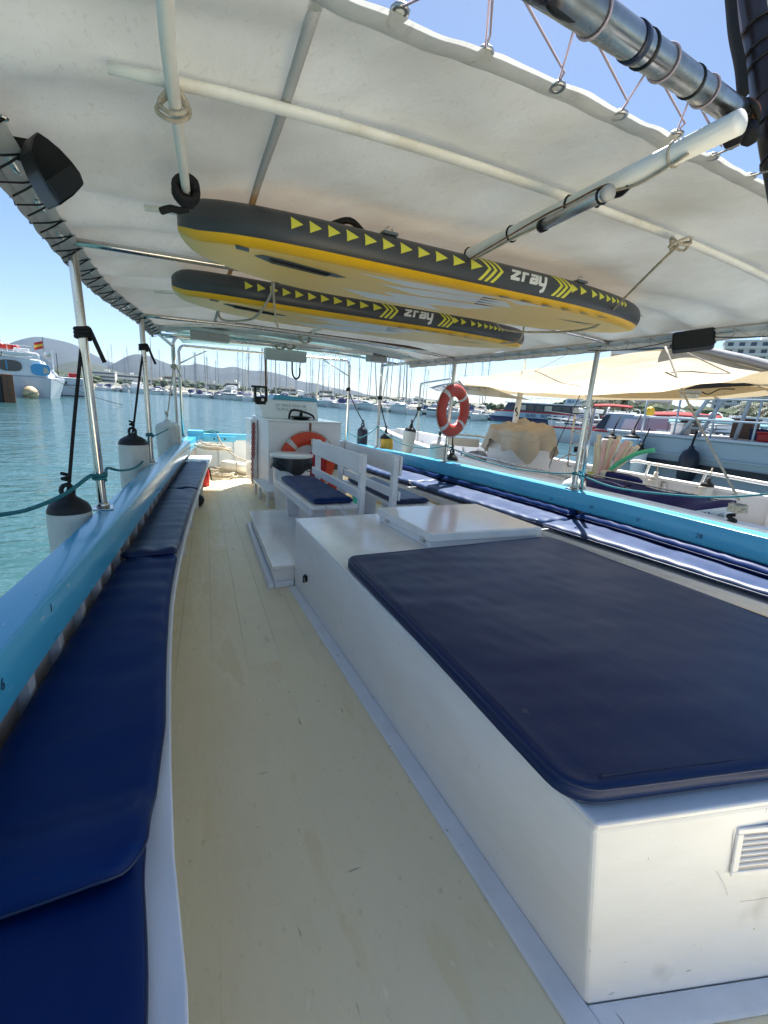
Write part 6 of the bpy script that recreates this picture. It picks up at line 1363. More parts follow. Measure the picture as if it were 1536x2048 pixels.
# wheel stand under tan tarpaulin
ct = Xp(1018, 930, 6.2); cx0, cx1, cy0, cy1 = 5.95, 6.75, 6.35, 7.35
MB().hexa([(cx0, cy0, .14), (cx1, cy0, .14), (cx1, cy1, .14), (cx0, cy1, .14)], [(cx0 + .05, cy0 + .08, 1.12), (cx1, cy0 + .08, 1.12), (cx1, cy1, 1.12), (cx0 + .05, cy1, 1.12)]).build('wheel_stand', 'gel', nb, bevel=.03)
tp = thing('tarpaulin_cover', 'crumpled tan tarpaulin draped over the wheel stand of the white boat', 'tarpaulin', ((cx0 + cx1) / 2, (cy0 + cy1) / 2, 1.0))
def tarp(s, t):
    a = s * 2 * math.pi; rx, ry = .50, .62; n = 3.0; k = (abs(math.cos(a)) ** n + abs(math.sin(a)) ** n) ** (-1 / n)
    drop = max(0, t - .45) / .55; rr = min(1, t / .45)
    r_ = rr * (1 + .10 * drop + .10 * drop * math.sin(a * 9 + 1) + .05 * drop * math.sin(a * 17 + 2))
    z = 1.30 - .12 * rr - drop * (.36 + .13 * math.sin(a * 3 + 2) + .06 * math.sin(a * 8)) + .07 * nz(math.cos(a) * r_ * 2, math.sin(a) * r_ * 2, 1.7, 4) + .10 * math.exp(-((rr * math.cos(a) - .2) ** 2) * 6) * (1 - drop) + .035 * abs(math.sin(a * 6 + 3 * rr)) * rr * (1 - drop) + .02 * nz(math.cos(a) * r_ * 5, math.sin(a) * r_ * 5, 1.3, 8)
    return Vector(((cx0 + cx1) / 2 + rx * k * r_ * math.cos(a), (cy0 + cy1) / 2 + ry * k * r_ * math.sin(a), z))
MB().grid(tarp, 110, 34).build('sheet', 'tan_tarp', tp, smooth=True)
MB().tube([tarp(k / 40, .62) + Vector((0, 0, .004)) for k in range(40)], .008, 5, closed=True).build('tie_cord', 'rope_cream', tp, smooth=True)
MB().tube([Xp(1041, 785, 6.3), Xp(1012, 940, 6.3)], .055, 14).build('awning_post', 'white', nb, smooth=True)
c = Xp(1034, 815, 6.25); MB().tube(sm([c, c + Vector((-.03, 0, -.06)), c + Vector((0, -.03, -.10)), c + Vector((.02, 0, -.16))], 4), .012, 6).build('cleat', 'black', nb, smooth=True)
# helm seat
c = Xp(925, 880, 6.0)
o = thing('helm_seat', 'beige padded seat back on a steel frame in the white boat', 'seat', c - Vector((0, 0, .45)))
MB().hexa([c + Vector((-.30, .22, -.14)), c + Vector((.30, -.22, -.14)), c + Vector((.35, -.15, -.14)), c + Vector((-.25, .29, -.14))], [c + Vector((-.30, .22, .04)), c + Vector((.30, -.22, .04)), c + Vector((.35, -.15, .04)), c + Vector((-.25, .29, .04))]).build('back_pad', 'cover_cream', o, bevel=.03, seg=3)
MB().tube(sm([c + Vector((-.42, .35, -.45)), c + Vector((-.40, .33, 0)), c + Vector((-.34, .28, .10)), c + Vector((.34, -.22, .10)), c + Vector((.40, -.28, 0)), c + Vector((.43, -.32, -.45))], 5), .02, 8).build('frame', 'steel', o, smooth=True)
MB().box(c + Vector((0, 0, -.42)), (.8, .7, .22), -.64).build('base', 'gel', o, bevel=.04)
# clutter on its deck
c = Xp(990, 940, 5.7); o = thing('fish_crate', 'black net crate with dark gear on the deck of the white boat', 'crate', c - Vector((0, 0, .25)))
b = MB()
for dx, dy, sx, sy in ((0, -.27, .8, .03), (0, .27, .8, .03), (-.385, 0, .03, .51), (.385, 0, .03, .51)): b.box(c + Vector((dx, dy, -.10)), (sx, sy, .30))
b.box(c + Vector((0, 0, -.24)), (.74, .51, .02)); b.build('tub', 'black_soft', o, bevel=.008)
for k in range(6): MB().tube(sm([c + Vector((-.3 + .1 * k, -.2 + .08 * k, -.05)), c + Vector((-.1, .1 - .06 * k, .06)), c + Vector((.28, -.15 + .07 * k, 0.0))], 5), .03, 7).build('net_roll', ['black_soft', 'tan_tarp', 'rope_black'][k % 3], o, smooth=True)
c = Xp(957, 915, 6.1); o = MB().loft([[c + Vector((.36 * k_ * math.cos(a), .30 * k_ * math.sin(a), z + .05 * math.sin(3 * a))) for a in (j * math.pi / 8 for j in range(16))] for z, k_ in ((-.25, .8), (-.15, 1), (.0, .9), (.08, .55), (.10, .1))]).build('cloth_bundle', 'grey_tarp', smooth=True); tag(o, 'grey cloth bundle on the deck left of the tan covered stand', 'bundle')
# ---- beige awning
an = thing('beige_awning', 'saggy beige canvas awning stretched over the white boat alongside', 'awning', (6.2, 5, 1.8))
top = [Xp(u, v, 6.3) for u, v in ((918, 758), (980, 751), (1080, 737), (1200, 719), (1330, 698), (1430, 712), (1536, 742), (1650, 776))]
bot_ = [Xp(u, v, 5.25) for u, v in ((932, 768), (1000, 779), (1090, 788), (1190, 790), (1300, 784), (1390, 772), (1470, 758), (1560, 738))]
ts_, bs_ = sm(top, 10), sm(bot_, 10)
def awn(s, t):
    i = s * (len(ts_) - 1); k = min(int(i), len(ts_) - 2); a = ts_[k].lerp(ts_[k+1], i - k); c = bs_[k].lerp(bs_[k+1], i - k)
    p = a.lerp(c, t); p.z -= .10 * math.sin(math.pi * t) * (.5 + .5 * math.sin(s * 3.1)) - .012 * math.sin(s * 30 + t * 5) - .02 * nz(s * 6, t * 4, 1.3, 2); return p
MB().grid(awn, 70, 16).build('near_slope', 'beige', an, smooth=True)
far_e = [Xp(u, v, 7.6) for u, v in ((940, 782), (1040, 790), (1150, 798), (1260, 800), (1370, 800), (1470, 796), (1560, 790), (1660, 784))]
fs_ = sm(far_e, 10)
MB().grid(lambda s, t: (lambda a, c: a.lerp(c, t) - Vector((0, 0, .08 * math.sin(math.pi * t))))(ts_[int(s * (len(ts_) - 1))], fs_[int(s * (len(ts_) - 1))]), len(ts_) - 1, 8).build('far_slope', 'beige', an, smooth=True)
fl = [(Xp(u, v, 6.9), Xp(u2, v2, 6.85)) for u, v, u2, v2 in ((1170, 789, 1170, 793), (1250, 786, 1250, 797), (1370, 778, 1370, 797), (1450, 773, 1450, 791), (1540, 769, 1540, 779), (1640, 764, 1640, 768))]
b = MB(); b.add([p for a in fl for p in a], [(2*i, 2*i+1, 2*i+3, 2*i+2) for i in range(len(fl) - 1)]); b.build('lower_flap', 'beige', an, smooth=True)
b = MB(); b.add([Xp(1360, 780, 6.75), Xp(1400, 768, 6.72), Xp(1470, 756, 6.7), Xp(1560, 736, 6.7), Xp(1560, 770, 6.8), Xp(1470, 773, 6.8)], [(0, 1, 2, 5), (5, 2, 3, 4)]); b.build('painted_shade_sheet', 'black_soft', an, smooth=True)  # added black sheet standing in for the shade under the awning
gp = [Xp(u, v, 6.32) for u, v in ((1324, 687), (1350, 690), (1400, 702), (1470, 718), (1540, 735), (1640, 762))]
MB().loft([[p + Vector((.10 * math.cos(a), .0, .055 * math.sin(a) + .02)) for a in (k * math.pi / 4 for k in range(8))] for p in sm(gp, 4)]).build('ridge_cover', 'grey_tarp', an, smooth=True)
for p, q_ in (((930, 772), (1330, 738)), ((1080, 788), (1430, 735))): MB().tube(sm([awn(t / 8 * .6 + (p[0] - 930) / 900, .30 + .45 * (1 - t / 8)) + Vector((0, 0, -.008)) for t in range(9)], 3), .006, 5).build('seam', 'tan_tarp', an, smooth=True)
# white patterned end sheet and its hoop
ep = [Xp(u, v, 6.2) for u, v in ((848, 775), (905, 762), (960, 757), (1010, 790), (1062, 801), (980, 792), (920, 783))]
b = MB(); b.grid(lambda s, t: (Xp(850, 776, 6.0).lerp(Xp(930, 758, 6.3), s)).lerp(Xp(880, 784, 6.0).lerp(Xp(1066, 801, 6.2), s), t) + Vector((0, 0, .03 * math.sin(s * 8 + t * 4) * math.sin(math.pi * t))), 16, 8); es = b.build('end_sheet', 'canopy', an, smooth=True)
for k in range(7):
    s0_, t0_ = .30 + .09 * k, .3 + .1 * math.sin(k * 2); f_ = lambda s, t: (Xp(850, 776, 6.0).lerp(Xp(930, 758, 6.3), s)).lerp(Xp(880, 784, 6.0).lerp(Xp(1066, 801, 6.2), s), t) + Vector((0, -.01, .03 * math.sin(s * 8 + t * 4) * math.sin(math.pi * t) - .006))
    MB().tube([f_(min(.98, s0_ + .07 * math.cos(a)), min(.98, max(.02, t0_ + .28 * math.sin(a)))) for a in (j * math.pi / 6 for j in range(12))], .006, 4, closed=True).build('scroll_print', 'ink', es)
MB().tube(sm([Xp(833, 930, 6.0), Xp(836, 850, 6.0), Xp(841, 775, 6.0), Xp(846, 767, 6.0), Xp(860, 764, 6.05), Xp(908, 757, 6.3)], 5), .024, 10).build('hoop', 'steel', an, smooth=True)
MB().tube([Xp(1049, 740, 6.6), Xp(1052, 700, 6.6), Xp(1055, 640, 6.6)], [.02, .014, .008], 8).build('aerial', 'steel', an, smooth=True)
lm = Xp(1380, 788, 6.3); o = thing('deck_lamp', 'oblong clear deck lamp hanging under the beige awning', 'lamp', lm)
MB().box(lm + Vector((0, 0, .03)), (.18, .24, .04), .4).build('housing', 'grey_pad', o, bevel=.015, seg=3); MB().box(lm + Vector((0, 0, -.022)), (.15, .20, .06), .4).build('diffuser', 'fender', o, bevel=.02, seg=3)
MB().tube(sm([lm + Vector((.08, -.08, .04)), lm + Vector((.16, -.14, .01)), lm + Vector((.28, -.2, .08)), lm + Vector((.42, -.3, .09))], 4), .008, 6).build('cable', 'black', o, smooth=True)
rope('awning_guy', [Xp(1331, 694, 6.0), Xp(1369, 790, 5.6), Xp(1420, 890, 5.3), Xp(1478, 1000, 5.0)], .012, 'rope_cream', 'cream guy rope slanting from the beige awning peak down to its rail')
rope('awning_guy', [Xp(1342, 690, 6.0), Xp(1440, 737, 6.0), Xp(1560, 792, 6.0)], .009, 'rope_cream', 'thin white guy line crossing the beige awning to the right edge')
rope('awning_guy', [Xp(1170, 690, 5.9), Xp(1080, 737, 6.2), Xp(1010, 772, 6.4)], .006, 'rope_cream', 'thin grey stay crossing behind the nearest right post')
kx = Xp(1478, 1006, 5.0)
rope('guy_knot', [kx + Vector((.06 * math.cos(k * 1.1), .07 * math.sin(k * 1.1), -.05 + .035 * math.sin(k * 1.9))) for k in range(22)], .016, 'rope_cream', 'bundle of cream rope knotted at the foot of the guy rope', smooth_n=2)
rope('guy_knot', [kx + Vector((-.05 + .04 * math.cos(k), .05 * math.sin(k * 1.3), -.12 - .012 * k)) for k in range(12)], .018, 'rope_black', 'black rope knot hanging below the cream knot', smooth_n=2)
# ---- navy tarpaulin along its near rail
nt_ = thing('navy_tarpaulin', 'navy tarpaulin stretched along the rail of the white boat', 'tarpaulin', (5.5, 3.4, .5))
tt = sm([Xp(u, v, 5.75) for u, v in ((1168, 948), (1240, 962), (1330, 980), (1410, 996), (1472, 1008))], 6); bb_ = sm([Xp(u, v, 5.2) for u, v in ((1172, 985), (1240, 1012), (1310, 1022), (1400, 1026), (1468, 1019))], 6)
MB().grid(lambda s, t: (lambda a, c: a.lerp(c, t) + Vector((0, 0, .05 * math.sin(math.pi * t) - .018 * math.sin(s * 16 + 6 * t))))(tt[int(round(s * (len(tt) - 1)))], bb_[int(round(s * (len(tt) - 1)))]), len(tt) - 1, 12).build('sheet', 'navy_tarp', nt_, smooth=True)
MB().tube([p + Vector((0, 0, .012)) for p in tt], .012, 6).build('edge_bar', 'steel', nt_, smooth=True)
c = Xp(1255, 985, 5.5); MB().tube(sm([c + Vector((.05 * math.cos(k * 1.2), .04 * math.sin(k * 1.2), .10 - .02 * k)) for k in range(14)], 3), .012, 6).build('tie_knot', 'rope_black', nt_, smooth=True)
# moulded white panel with vents
pA, pB, pC, pD = Xp(1325, 1030, 5.13), Xp(1452, 1014, 5.13), Xp(1455, 1066, 5.13), Xp(1325, 1066, 5.13)
mp_ = thing('moulded_seat', 'white moulded seat panel with round vents and drain holes on the white boat', 'seat', pD)
dv = Vector((.12, 0, 0)); MB().hexa([pD, pC, pC + dv, pD + dv], [pA, pB, pB + dv, pA + dv]).build('panel', 'gel', mp_, bevel=.02, seg=3)
for u, v in ((1373, 1038), (1441, 1033)):
    c = Xp(u, v, 5.115); rot_ = Matrix.Rotation(RAD(90), 3, 'Y'); vt = MB().tube([c + rot_ @ Vector((.042 * math.cos(a), .042 * math.sin(a), 0)) for a in (k * math.pi / 8 for k in range(16))], .008, 6, closed=True).build('vent_rim', 'gel', mp_, smooth=True)
    for k in range(5): a = k * 2 * math.pi / 5; MB().box(c + rot_ @ Vector((.018 * math.cos(a), .018 * math.sin(a), 0)), (.006, .008, .034), Matrix.Rotation(a + 1.57, 3, 'X')).build('vent_blade', 'tape', vt)
for k in range(4):
    for j in range(2): c = Xp(1394 + k * 8, 1026 + j * 8, 5.126); MB().box(c, (.006, .012, .012)).build('drain_hole', 'black', mp_)
# fenders, noodles, cups
def simple_fender(label, p, r, h, cap): 
    o = thing('fender', label, 'fender', p - Vector((0, 0, h)), 'fenders of the white boat')
    MB().lathe([(.01, -h), (r * .7, -h + .02), (r, -h + .08), (r, -.08), (r * .98, -.06)], p, 16).build('body', 'fender', o, smooth=True); MB().lathe([(r * .98, -.059), (r * .7, -.01), (.03, .02), (.03, .07), (.01, .07)], p, 14).build('cap', cap, o, smooth=True)
    MB().tube([p + Vector((0, 0, .05)), p + Vector((.03, 0, .22))], .010, 6).build('hanging_rope', 'rope_cream', o, smooth=True)
simple_fender('white fender with black cap on the far rail of the white boat, rightmost', Xp(1416, 965, 7.3), .10, .34, 'black_soft')
simple_fender('small white fender on the far rail of the white boat, nearer the noodles', Xp(1311, 952, 7.3), .10, .30, 'fender')
noodles = [((1190, 955), (1198, 868), 0), ((1200, 955), (1222, 876), 0), ((1208, 952), (1240, 872), 0), ((1183, 950), (1193, 885), 0), ((1196, 955), (1210, 880), 1), ((1204, 950), (1232, 880), 1), ((1212, 950), (1246, 888), 1), ((1215, 945), (1268, 895), 1), ((1222, 935), (1255, 882), 1), ((1226, 930), (1276, 893), 0), ((1216, 948), (1262, 884), 0)]
M['foam_cream'] = pm('cream_foam', (.74, .66, .48), .7, col2=(.66, .57, .40), scale=6); M['foam_pink'] = pm('pale_pink_foam', (.76, .46, .42), .7, col2=(.72, .55, .50), scale=6); M['foam_green'] = pm('green_foam', (.08, .52, .26), .6)
for k, (p, q_, m_) in enumerate(noodles):
    x = 6.35 + .05 * (k % 4); a, c = Xp(p[0], p[1] + 12, x), Xp(q_[0], q_[1], x + .05 * (k % 3 - 1)); o = MB().tube([a, a.lerp(c, .5) + Vector((0, .03 * (k % 3 - 1), .01)), c], .034, 10).build('pool_noodle', ['foam_cream', 'foam_pink'][m_], smooth=True, auto=50)
    tag(o, ['cream foam pool noodle standing in the bunch on the white boat', 'pale pink foam pool noodle standing in the bunch on the white boat'][m_], 'pool noodle', ['cream pool noodles', 'pink pool noodles'][m_])
o = MB().tube(sm([Xp(1208, 952, 6.2), Xp(1235, 928, 6.2), Xp(1272, 908, 6.2), Xp(1308, 900, 6.2)], 6), .032, 10).build('pool_noodle', 'foam_green', smooth=True, auto=60); tag(o, 'long green foam pool noodle sticking out to the right of the bunch', 'pool noodle')
o = thing('noodle_bucket', 'white tub holding the bunch of pool noodles', 'bucket', Xp(1202, 985, 6.4)); c = Xp(1202, 975, 6.42); MB().lathe([(.01, -.3), (.15, -.3), (.19, .02), (.18, .02), (.14, -.28), (.01, -.28)], c, 18).build('tub', 'gel', o, smooth=True, auto=40)
for k, (u, v, m_, nm) in enumerate(((1162, 950, 'cover_blue', 'blue'), (1168, 953, 'red', 'red'), (1179, 951, 'print_yellow', 'lime yellow'))):
    c = Xp(u, v, 6.0); M['cup_blue'] = M['blue_glass']; o = MB().lathe([(.001, -.07), (.032, -.07), (.044, .06), (.040, .06), (.030, -.06), (.001, -.06)], c, 14).build('plastic_cup', 'blue_glass' if k == 0 else m_, smooth=True, auto=40); tag(o, nm + ' plastic cup beside the pool noodles', 'cup', 'cups by the noodles')
c = Xp(1238, 958, 6.0); o = thing('beach_towel', 'navy and cream bundled towel right of the pool noodles', 'towel', c - Vector((0, 0, .12)))
MB().loft([[c + Vector((.10 * k_ * math.cos(a) + dx * .1, dx, .085 * k_ * math.sin(a) + .02 * math.sin(3 * a))) for a in (j * math.pi / 7 for j in range(14))] for dx, k_ in ((.34, .4), (.28, .9), (.1, 1.1), (-.1, 1.15), (-.28, .9), (-.36, .5))]).build('roll', 'navy_tarp', o, smooth=True)
MB().loft([[c + Vector((.112 * math.cos(a) + dx * .1, dx, .10 * math.sin(a) + .02 * math.sin(3 * a) + .004)) for a in (j * math.pi / 7 for j in range(14))] for dx in (.27, .22, .17)], cap=False).build('stripe', 'cover_cream', o, smooth=True)
# boarding ladder
ld = thing('boarding_ladder', 'steel boarding ladder leaning behind the nearest right post', 'ladder', Xp(1145, 945, 6.9))
la, lb, lc_, ld_ = Xp(1133, 945, 6.9), Xp(1150, 830, 6.9), Xp(1160, 950, 6.9), Xp(1176, 835, 6.9)
MB().tube([la, lb], .016, 8).build('stile', 'steel', ld, smooth=True); MB().tube([lc_, ld_], .016, 8).build('stile', 'steel', ld, smooth=True)
for t in (.12, .32, .52, .72, .92): MB().tube([la.lerp(lb, t), lc_.lerp(ld_, t)], .013, 7).build('rung', 'steel', ld, smooth=True)
MB().tube([Xp(1111, 922, 6.9), Xp(1140, 908, 6.9)], .013, 7).build('arm', 'steel', ld, smooth=True); MB().tube([Xp(1098, 935, 6.4), Xp(1118, 880, 6.5), Xp(1160, 790, 6.7)], .007, 6).build('stay', 'rope_black', ld, smooth=True)

# ================================================================== GREY FERRY BEHIND IT
M['ferry'] = pm('grey_blue_hull_paint', (.38, .48, .56), .4, col2=(.34, .43, .51), scale=.6, bump=.06, bscale=3)
M['ferry_light'] = pm('pale_grey_paint', (.52, .58, .64), .45, col2=(.46, .51, .56), scale=1)
fy = thing('grey_ferry', 'long grey blue steel boat with black stripe behind the white boat', 'boat', (14, 2, -.5))
FX = 12.0; ends = 9.3
MB().hexa([(FX + .25, -9, -.8), (FX + .25, ends - .5, -.8), (16, ends - .5, -.8), (16, -9, -.8)], [(FX, -9, 1.13), (FX, ends, 1.13), (16, ends, 1.13), (16, -9, 1.13)]).build('hull', 'ferry', fy, bevel=.05)
MB().box((FX + .02, .1, 1.165), (.16, 18.4, .07)).build('cap_rail', 'ferry_light', fy, bevel=.02)
MB().box((FX + .035, .1, .42), (.10, 18.3, .20)).build('black_band', 'antifoul', fy); MB().box((FX + .0, .1, .70), (.06, 18.4, .03)).build('rub_strake', 'ferry', fy)
MB().box((14, .1, 1.16), (3.8, 18.2, .06)).build('deck', 'lining', fy)
for z in (1.62, 2.12): MB().tube([(FX + .1, -8, z), (FX + .1, 8.6, z)], .028, 8).build('hand_rail', 'ferry_light', fy, smooth=True)
for y in (-2, .2, 2.2, 3.7, 4.7, 5.6, 6.5, 7.4, 8.3): MB().tube([(FX + .1, y, 1.17), (FX + .1, y, 2.12)], .024, 8).build('stanchion', 'ferry_light', fy, smooth=True)
for y0_, y1_, x_ in ((7.35, 6.5, 12.3), (6.95, 6.3, 12.4), (6.2, 6.0, 12.6), (3.9, 3.5, 12.6), (3.1, 2.7, 12.5), (2.3, 2.1, 12.9), (4.5, 4.3, 13.5)): MB().tube([(x_, y0_, 1.19), (x_, y1_, 2.75)], .05, 8).build('awning_post', 'ferry_light', fy, smooth=True)
MB().box((14.0, 1.0, 2.80), (3.6, 15, .06)).build('shade_roof', 'tan_tarp', fy)
for k in range(4): MB().tube([(12.33, 7.3 - .2 * k, 1.4 + .32 * k), (12.43, 6.9 - .18 * k, 1.4 + .32 * k)], .025, 6).build('ladder_rung', 'ferry_light', fy, smooth=True)
wb = MB().box((12.7, 5.05, 1.48), (.7, .62, .56)).build('hatch_locker', 'ferry_light', fy, bevel=.03); MB().box((12.345, 5.05, 1.50), (.02, .40, .34)).build('opening', 'black', wb)
cv = thing('covered_winch', 'brown tarpaulin covered machine on the grey ferry deck', 'cover', (13.0, 3.7, 1.19)); MB().loft([[Vector((13.0 + .5 * k_ * math.cos(a), 3.75 + .62 * k_ * math.sin(a), z)) for a in (j * math.pi / 8 + .2 for j in range(16))] for z, k_ in ((1.19, 1.1), (1.4, 1.05), (1.75, .98), (1.95, .85), (2.0, .3))]).build('sheet', 'tan_tarp', cv, smooth=True); MB().tube([Vector((13.0 + .54 * math.cos(a), 3.75 + .67 * math.sin(a), 1.5)) for a in (j * math.pi / 10 for j in range(20))], .012, 5, closed=True).build('tie', 'rope_cream', cv, smooth=True)
o = thing('fender', 'large black fender hanging on the grey ferry side', 'fender', Xp(1376, 960, 11.8)); p = Xp(1377, 925, 11.8)
MB().lathe([(.01, -.62), (.10, -.55), (.20, -.38), (.22, -.15), (.22, .12), (.17, .27), (.07, .34), (.05, .42), (.01, .42)], p, 18).build('body', 'fender_navy', o, smooth=True); MB().tube([p + Vector((0, 0, .40)), Xp(1384, 890, 11.85), Xp(1394, 862, 11.9)], .025, 6).build('hanging_rope', 'rope_black', o, smooth=True)
for k, (u, v, r, h, m_, cp_, lab) in enumerate(((1224, 872, .26, .7, 'fender', 'black_soft', 'white fender at the end of the grey ferry, leftmost'), (1265, 870, .26, .8, 'gel_blue', 'black_soft', 'pale blue fender on the grey ferry end'), (1282, 898, .18, 1.0, 'gel', 'black_soft', 'slim white fender with dark tips on the grey ferry'))):
    p = Xp(u, v, 11.6); o = thing('fender', lab, 'fender', p - Vector((0, 0, h)), 'fenders of the grey ferry')
    MB().lathe([(.01, -h), (r * .7, -h + .06), (r, -h + .2), (r, -.15), (r * .9, -.08)], p, 16).build('body', m_, o, smooth=True); MB().lathe([(r * .9, -.079), (r * .6, -.01), (.06, .05), (.05, .15), (.01, .15)], p, 14).build('cap', cp_, o, smooth=True); MB().tube([p + Vector((0, 0, .1)), p + Vector((.2, 0, .55))], .02, 5).build('hanging_rope', 'rope_black', o, smooth=True)
o = MB().lathe([(.01, -.08), (.13, -.08), (.16, 0), (.13, .08), (.01, .08)], Dp(1300, 823, 14.5), 20, frame((1, 0, 0), (0, 0, 1))).build('searchlight', 'print_amber', smooth=True, auto=40); tag(o, 'round amber searchlight above the grey ferry end', 'lamp')

# ================================================================== BOATS BEYOND
q = Loc(1215, 36, -.25)
o = thing('workboat', 'white workboat with red stripe and grey blue wheelhouse beyond the ladder', 'boat', q(0, 1.5, 0))
q.hexa([(-3.3, .2, -.3), (6, .2, -.3), (6, 3.2, -.3), (-3.0, 3.2, -.3)], [(-3.9, 0, 1.0), (6, 0, .95), (6, 3.4, .95), (-3.6, 3.4, 1.0)]).build('hull', 'gel', o, bevel=.05); q.bx(-3.95, 6, -.04, 0.25, 1.0, 1.12).build('red_stripe', 'red', o); q.bx(-3.3, 6, .1, .3, -.3, 0).build('boot_stripe', 'antifoul', o)
q.hexa([(-.6, .5, 1.0), (4.6, .5, 1.0), (4.6, 3, 1.0), (-.3, 3, 1.0)], [(.1, .7, 2.35), (4.6, .7, 2.35), (4.6, 2.8, 2.35), (.3, 2.8, 2.35)]).build('wheelhouse', 'ferry', o, bevel=.08); q.hexa([(1.2, .42, 1.3), (2.2, .42, 1.3), (2.2, .55, 1.3), (1.2, .55, 1.3)], [(1.35, .55, 2.0), (2.2, .55, 2.0), (2.2, .7, 2.0), (1.35, .7, 2.0)]).build('window', 'gel', o); q.hexa([(-.55, .42, 1.2), (.1, .42, 1.2), (.1, .55, 1.2), (-.55, .55, 1.2)], [(.05, .6, 2.2), (.35, .6, 2.2), (.35, .72, 2.2), (.05, .72, 2.2)]).build('window', 'dark_glass', o)
for x in (-3.6, -2.9, -2.2, -1.5): q.tube([(x, .1, 1.1), (x, .1, 1.9)], .03).build('stanchion', 'gel', o)
q.tube([(-3.7, .1, 1.9), (-1.0, .1, 1.95)], .03).build('hand_rail', 'gel', o)
q = Loc(1075, 86, -.30)
o = thing('glass_bottom_ferry', 'dark hulled glass bottom ferry with red stripe and long windows', 'ferry', q(0, 3, 0))
q.hexa([(-7.5, .5, -.4), (11.5, .4, -.4), (11.5, 5, -.4), (-7.5, 5, -.4)], [(-9.6, 2.2, 1.0), (11.5, 0, .9), (11.5, 5.5, .9), (-9.6, 3.0, 1.0)]).build('hull', 'gel_navy', o, bevel=.05)
q.hexa([(-9.2, 2.1, 1.0), (11.5, 0, .92), (11.5, 5.4, .92), (-9.2, 3.0, 1.0)], [(-7.6, 1.9, 2.0), (11.5, 0, 1.9), (11.5, 5.4, 1.9), (-7.6, 3.2, 2.0)]).build('topside', 'gel_blue', o, bevel=.03)
q.hexa([(-8.5, 1.95, 1.9), (11.5, -.03, 1.85), (11.5, .2, 1.85), (-8.5, 2.1, 1.9)], [(-8.3, 1.9, 2.12), (11.5, -.03, 2.12), (11.5, .2, 2.12), (-8.3, 2.1, 2.12)]).build('red_stripe', 'red', o)
q.hexa([(-6.6, 1.9, 2.1), (11.5, .3, 2.1), (11.5, 5.0, 2.1), (-6.6, 3.4, 2.1)], [(-5.8, 1.9, 3.5), (11.5, .3, 3.5), (11.5, 5.0, 3.5), (-5.8, 3.4, 3.5)]).build('saloon', 'gel_navy', o, bevel=.04)
for k in range(10):
    x = -5.0 + k * 1.6; yb_ = 1.9 - (x + 6) / 17.5 * 1.6; q.hexa([(x, yb_ - .14, 2.35), (x + 1.3, yb_ - .26, 2.35), (x + 1.3, yb_ - .16, 2.35), (x, yb_ - .04, 2.35)], [(x, yb_ - .14, 3.25), (x + 1.3, yb_ - .26, 3.25), (x + 1.3, yb_ - .16, 3.25), (x, yb_ - .04, 3.25)]).build('window', 'cover_cream' if k % 3 == 1 else 'dark_glass', o)
q.hexa([(-6.4, 1.6, 3.52), (11.6, .0, 3.52), (11.6, 5.2, 3.52), (-6.4, 3.6, 3.52)], [(-6.2, 1.6, 3.68), (11.6, .0, 3.68), (11.6, 5.2, 3.68), (-6.2, 3.6, 3.68)]).build('upper_deck', 'gel', o)
q.tube([(-6, 1.6, 4.5), (4.0, .7, 4.5)], .05).build('hand_rail', 'gel', o)
for k in range(9): q.tube([(-6 + 1.2 * k, 1.6 - .1 * k, 3.6), (-6 + 1.2 * k, 1.6 - .1 * k, 4.5)], .04).build('stanchion', 'gel', o)
wh = q.hexa([(4.6, .6, 3.7), (9.4, .2, 3.7), (9.4, 4.8, 3.7), (4.6, 4.4, 3.7)], [(5.6, .9, 5.6), (8.2, .6, 5.6), (8.2, 4.3, 5.6), (5.6, 4.0, 5.6)]).build('wheelhouse', 'gel_blue', o, bevel=.1); q.hexa([(6.6, .45, 4.75), (8.0, .35, 4.75), (8.0, .55, 4.75), (6.6, .65, 4.75)], [(6.8, .62, 5.35), (7.8, .55, 5.35), (7.8, .75, 5.35), (6.8, .82, 5.35)]).build('window', 'dark_glass', wh)
rr = q.R @ frame((1, -.1, 0), (0, 0, 1)); text_mesh('boat_name', 'ISLA VEDRA', .62, 'ink', wh, q(6.9, .22, 4.15), rr, bold=.01); [text_mesh('lettering', w_, .70, 'ink', o, q(x_, .62 - (x_ - 2.6) * .1, 1.42), rr, bold=.01) for w_, x_ in (('GLASS', -.9), ('BOTTOM', 2.4), ('BOAT', 5.5))]
# more boats packed along the right quay
ri = 0
lab = ['white cruiser with navy bimini beyond the workboat, behind the noodles', 'white motor yacht behind the grey ferry ladder', 'white cruiser just left of the brown covered machine', 'small white boat with cream bimini behind the ferry posts', 'white motor yacht at the far right beyond the ferry', 'small white boat at the right edge beyond the ferry', 'white cruiser in the row behind the red canopy', 'small cream topped boat near the palms']
for k, (u, D, kd, tr_) in enumerate(((1255, 48, 3, .6), (1300, 44, 4, -.4), (1352, 40, 3, .9), (1420, 38, 5, .2), (1478, 42, 4, -.7), (1525, 34, 5, .5), (1390, 56, 3, -.2), (1270, 60, 5, .3))):
    o = copy_tree(protos[kd]); r = hdir(u); o.location = (r.x * D, r.y * D, ZW); o.scale = (.62,) * 3; o.rotation_euler = (0, 0, math.atan2(r.y, r.x) + tr_); tag(o, lab[k], 'motorboat', 'boats along the right quay')
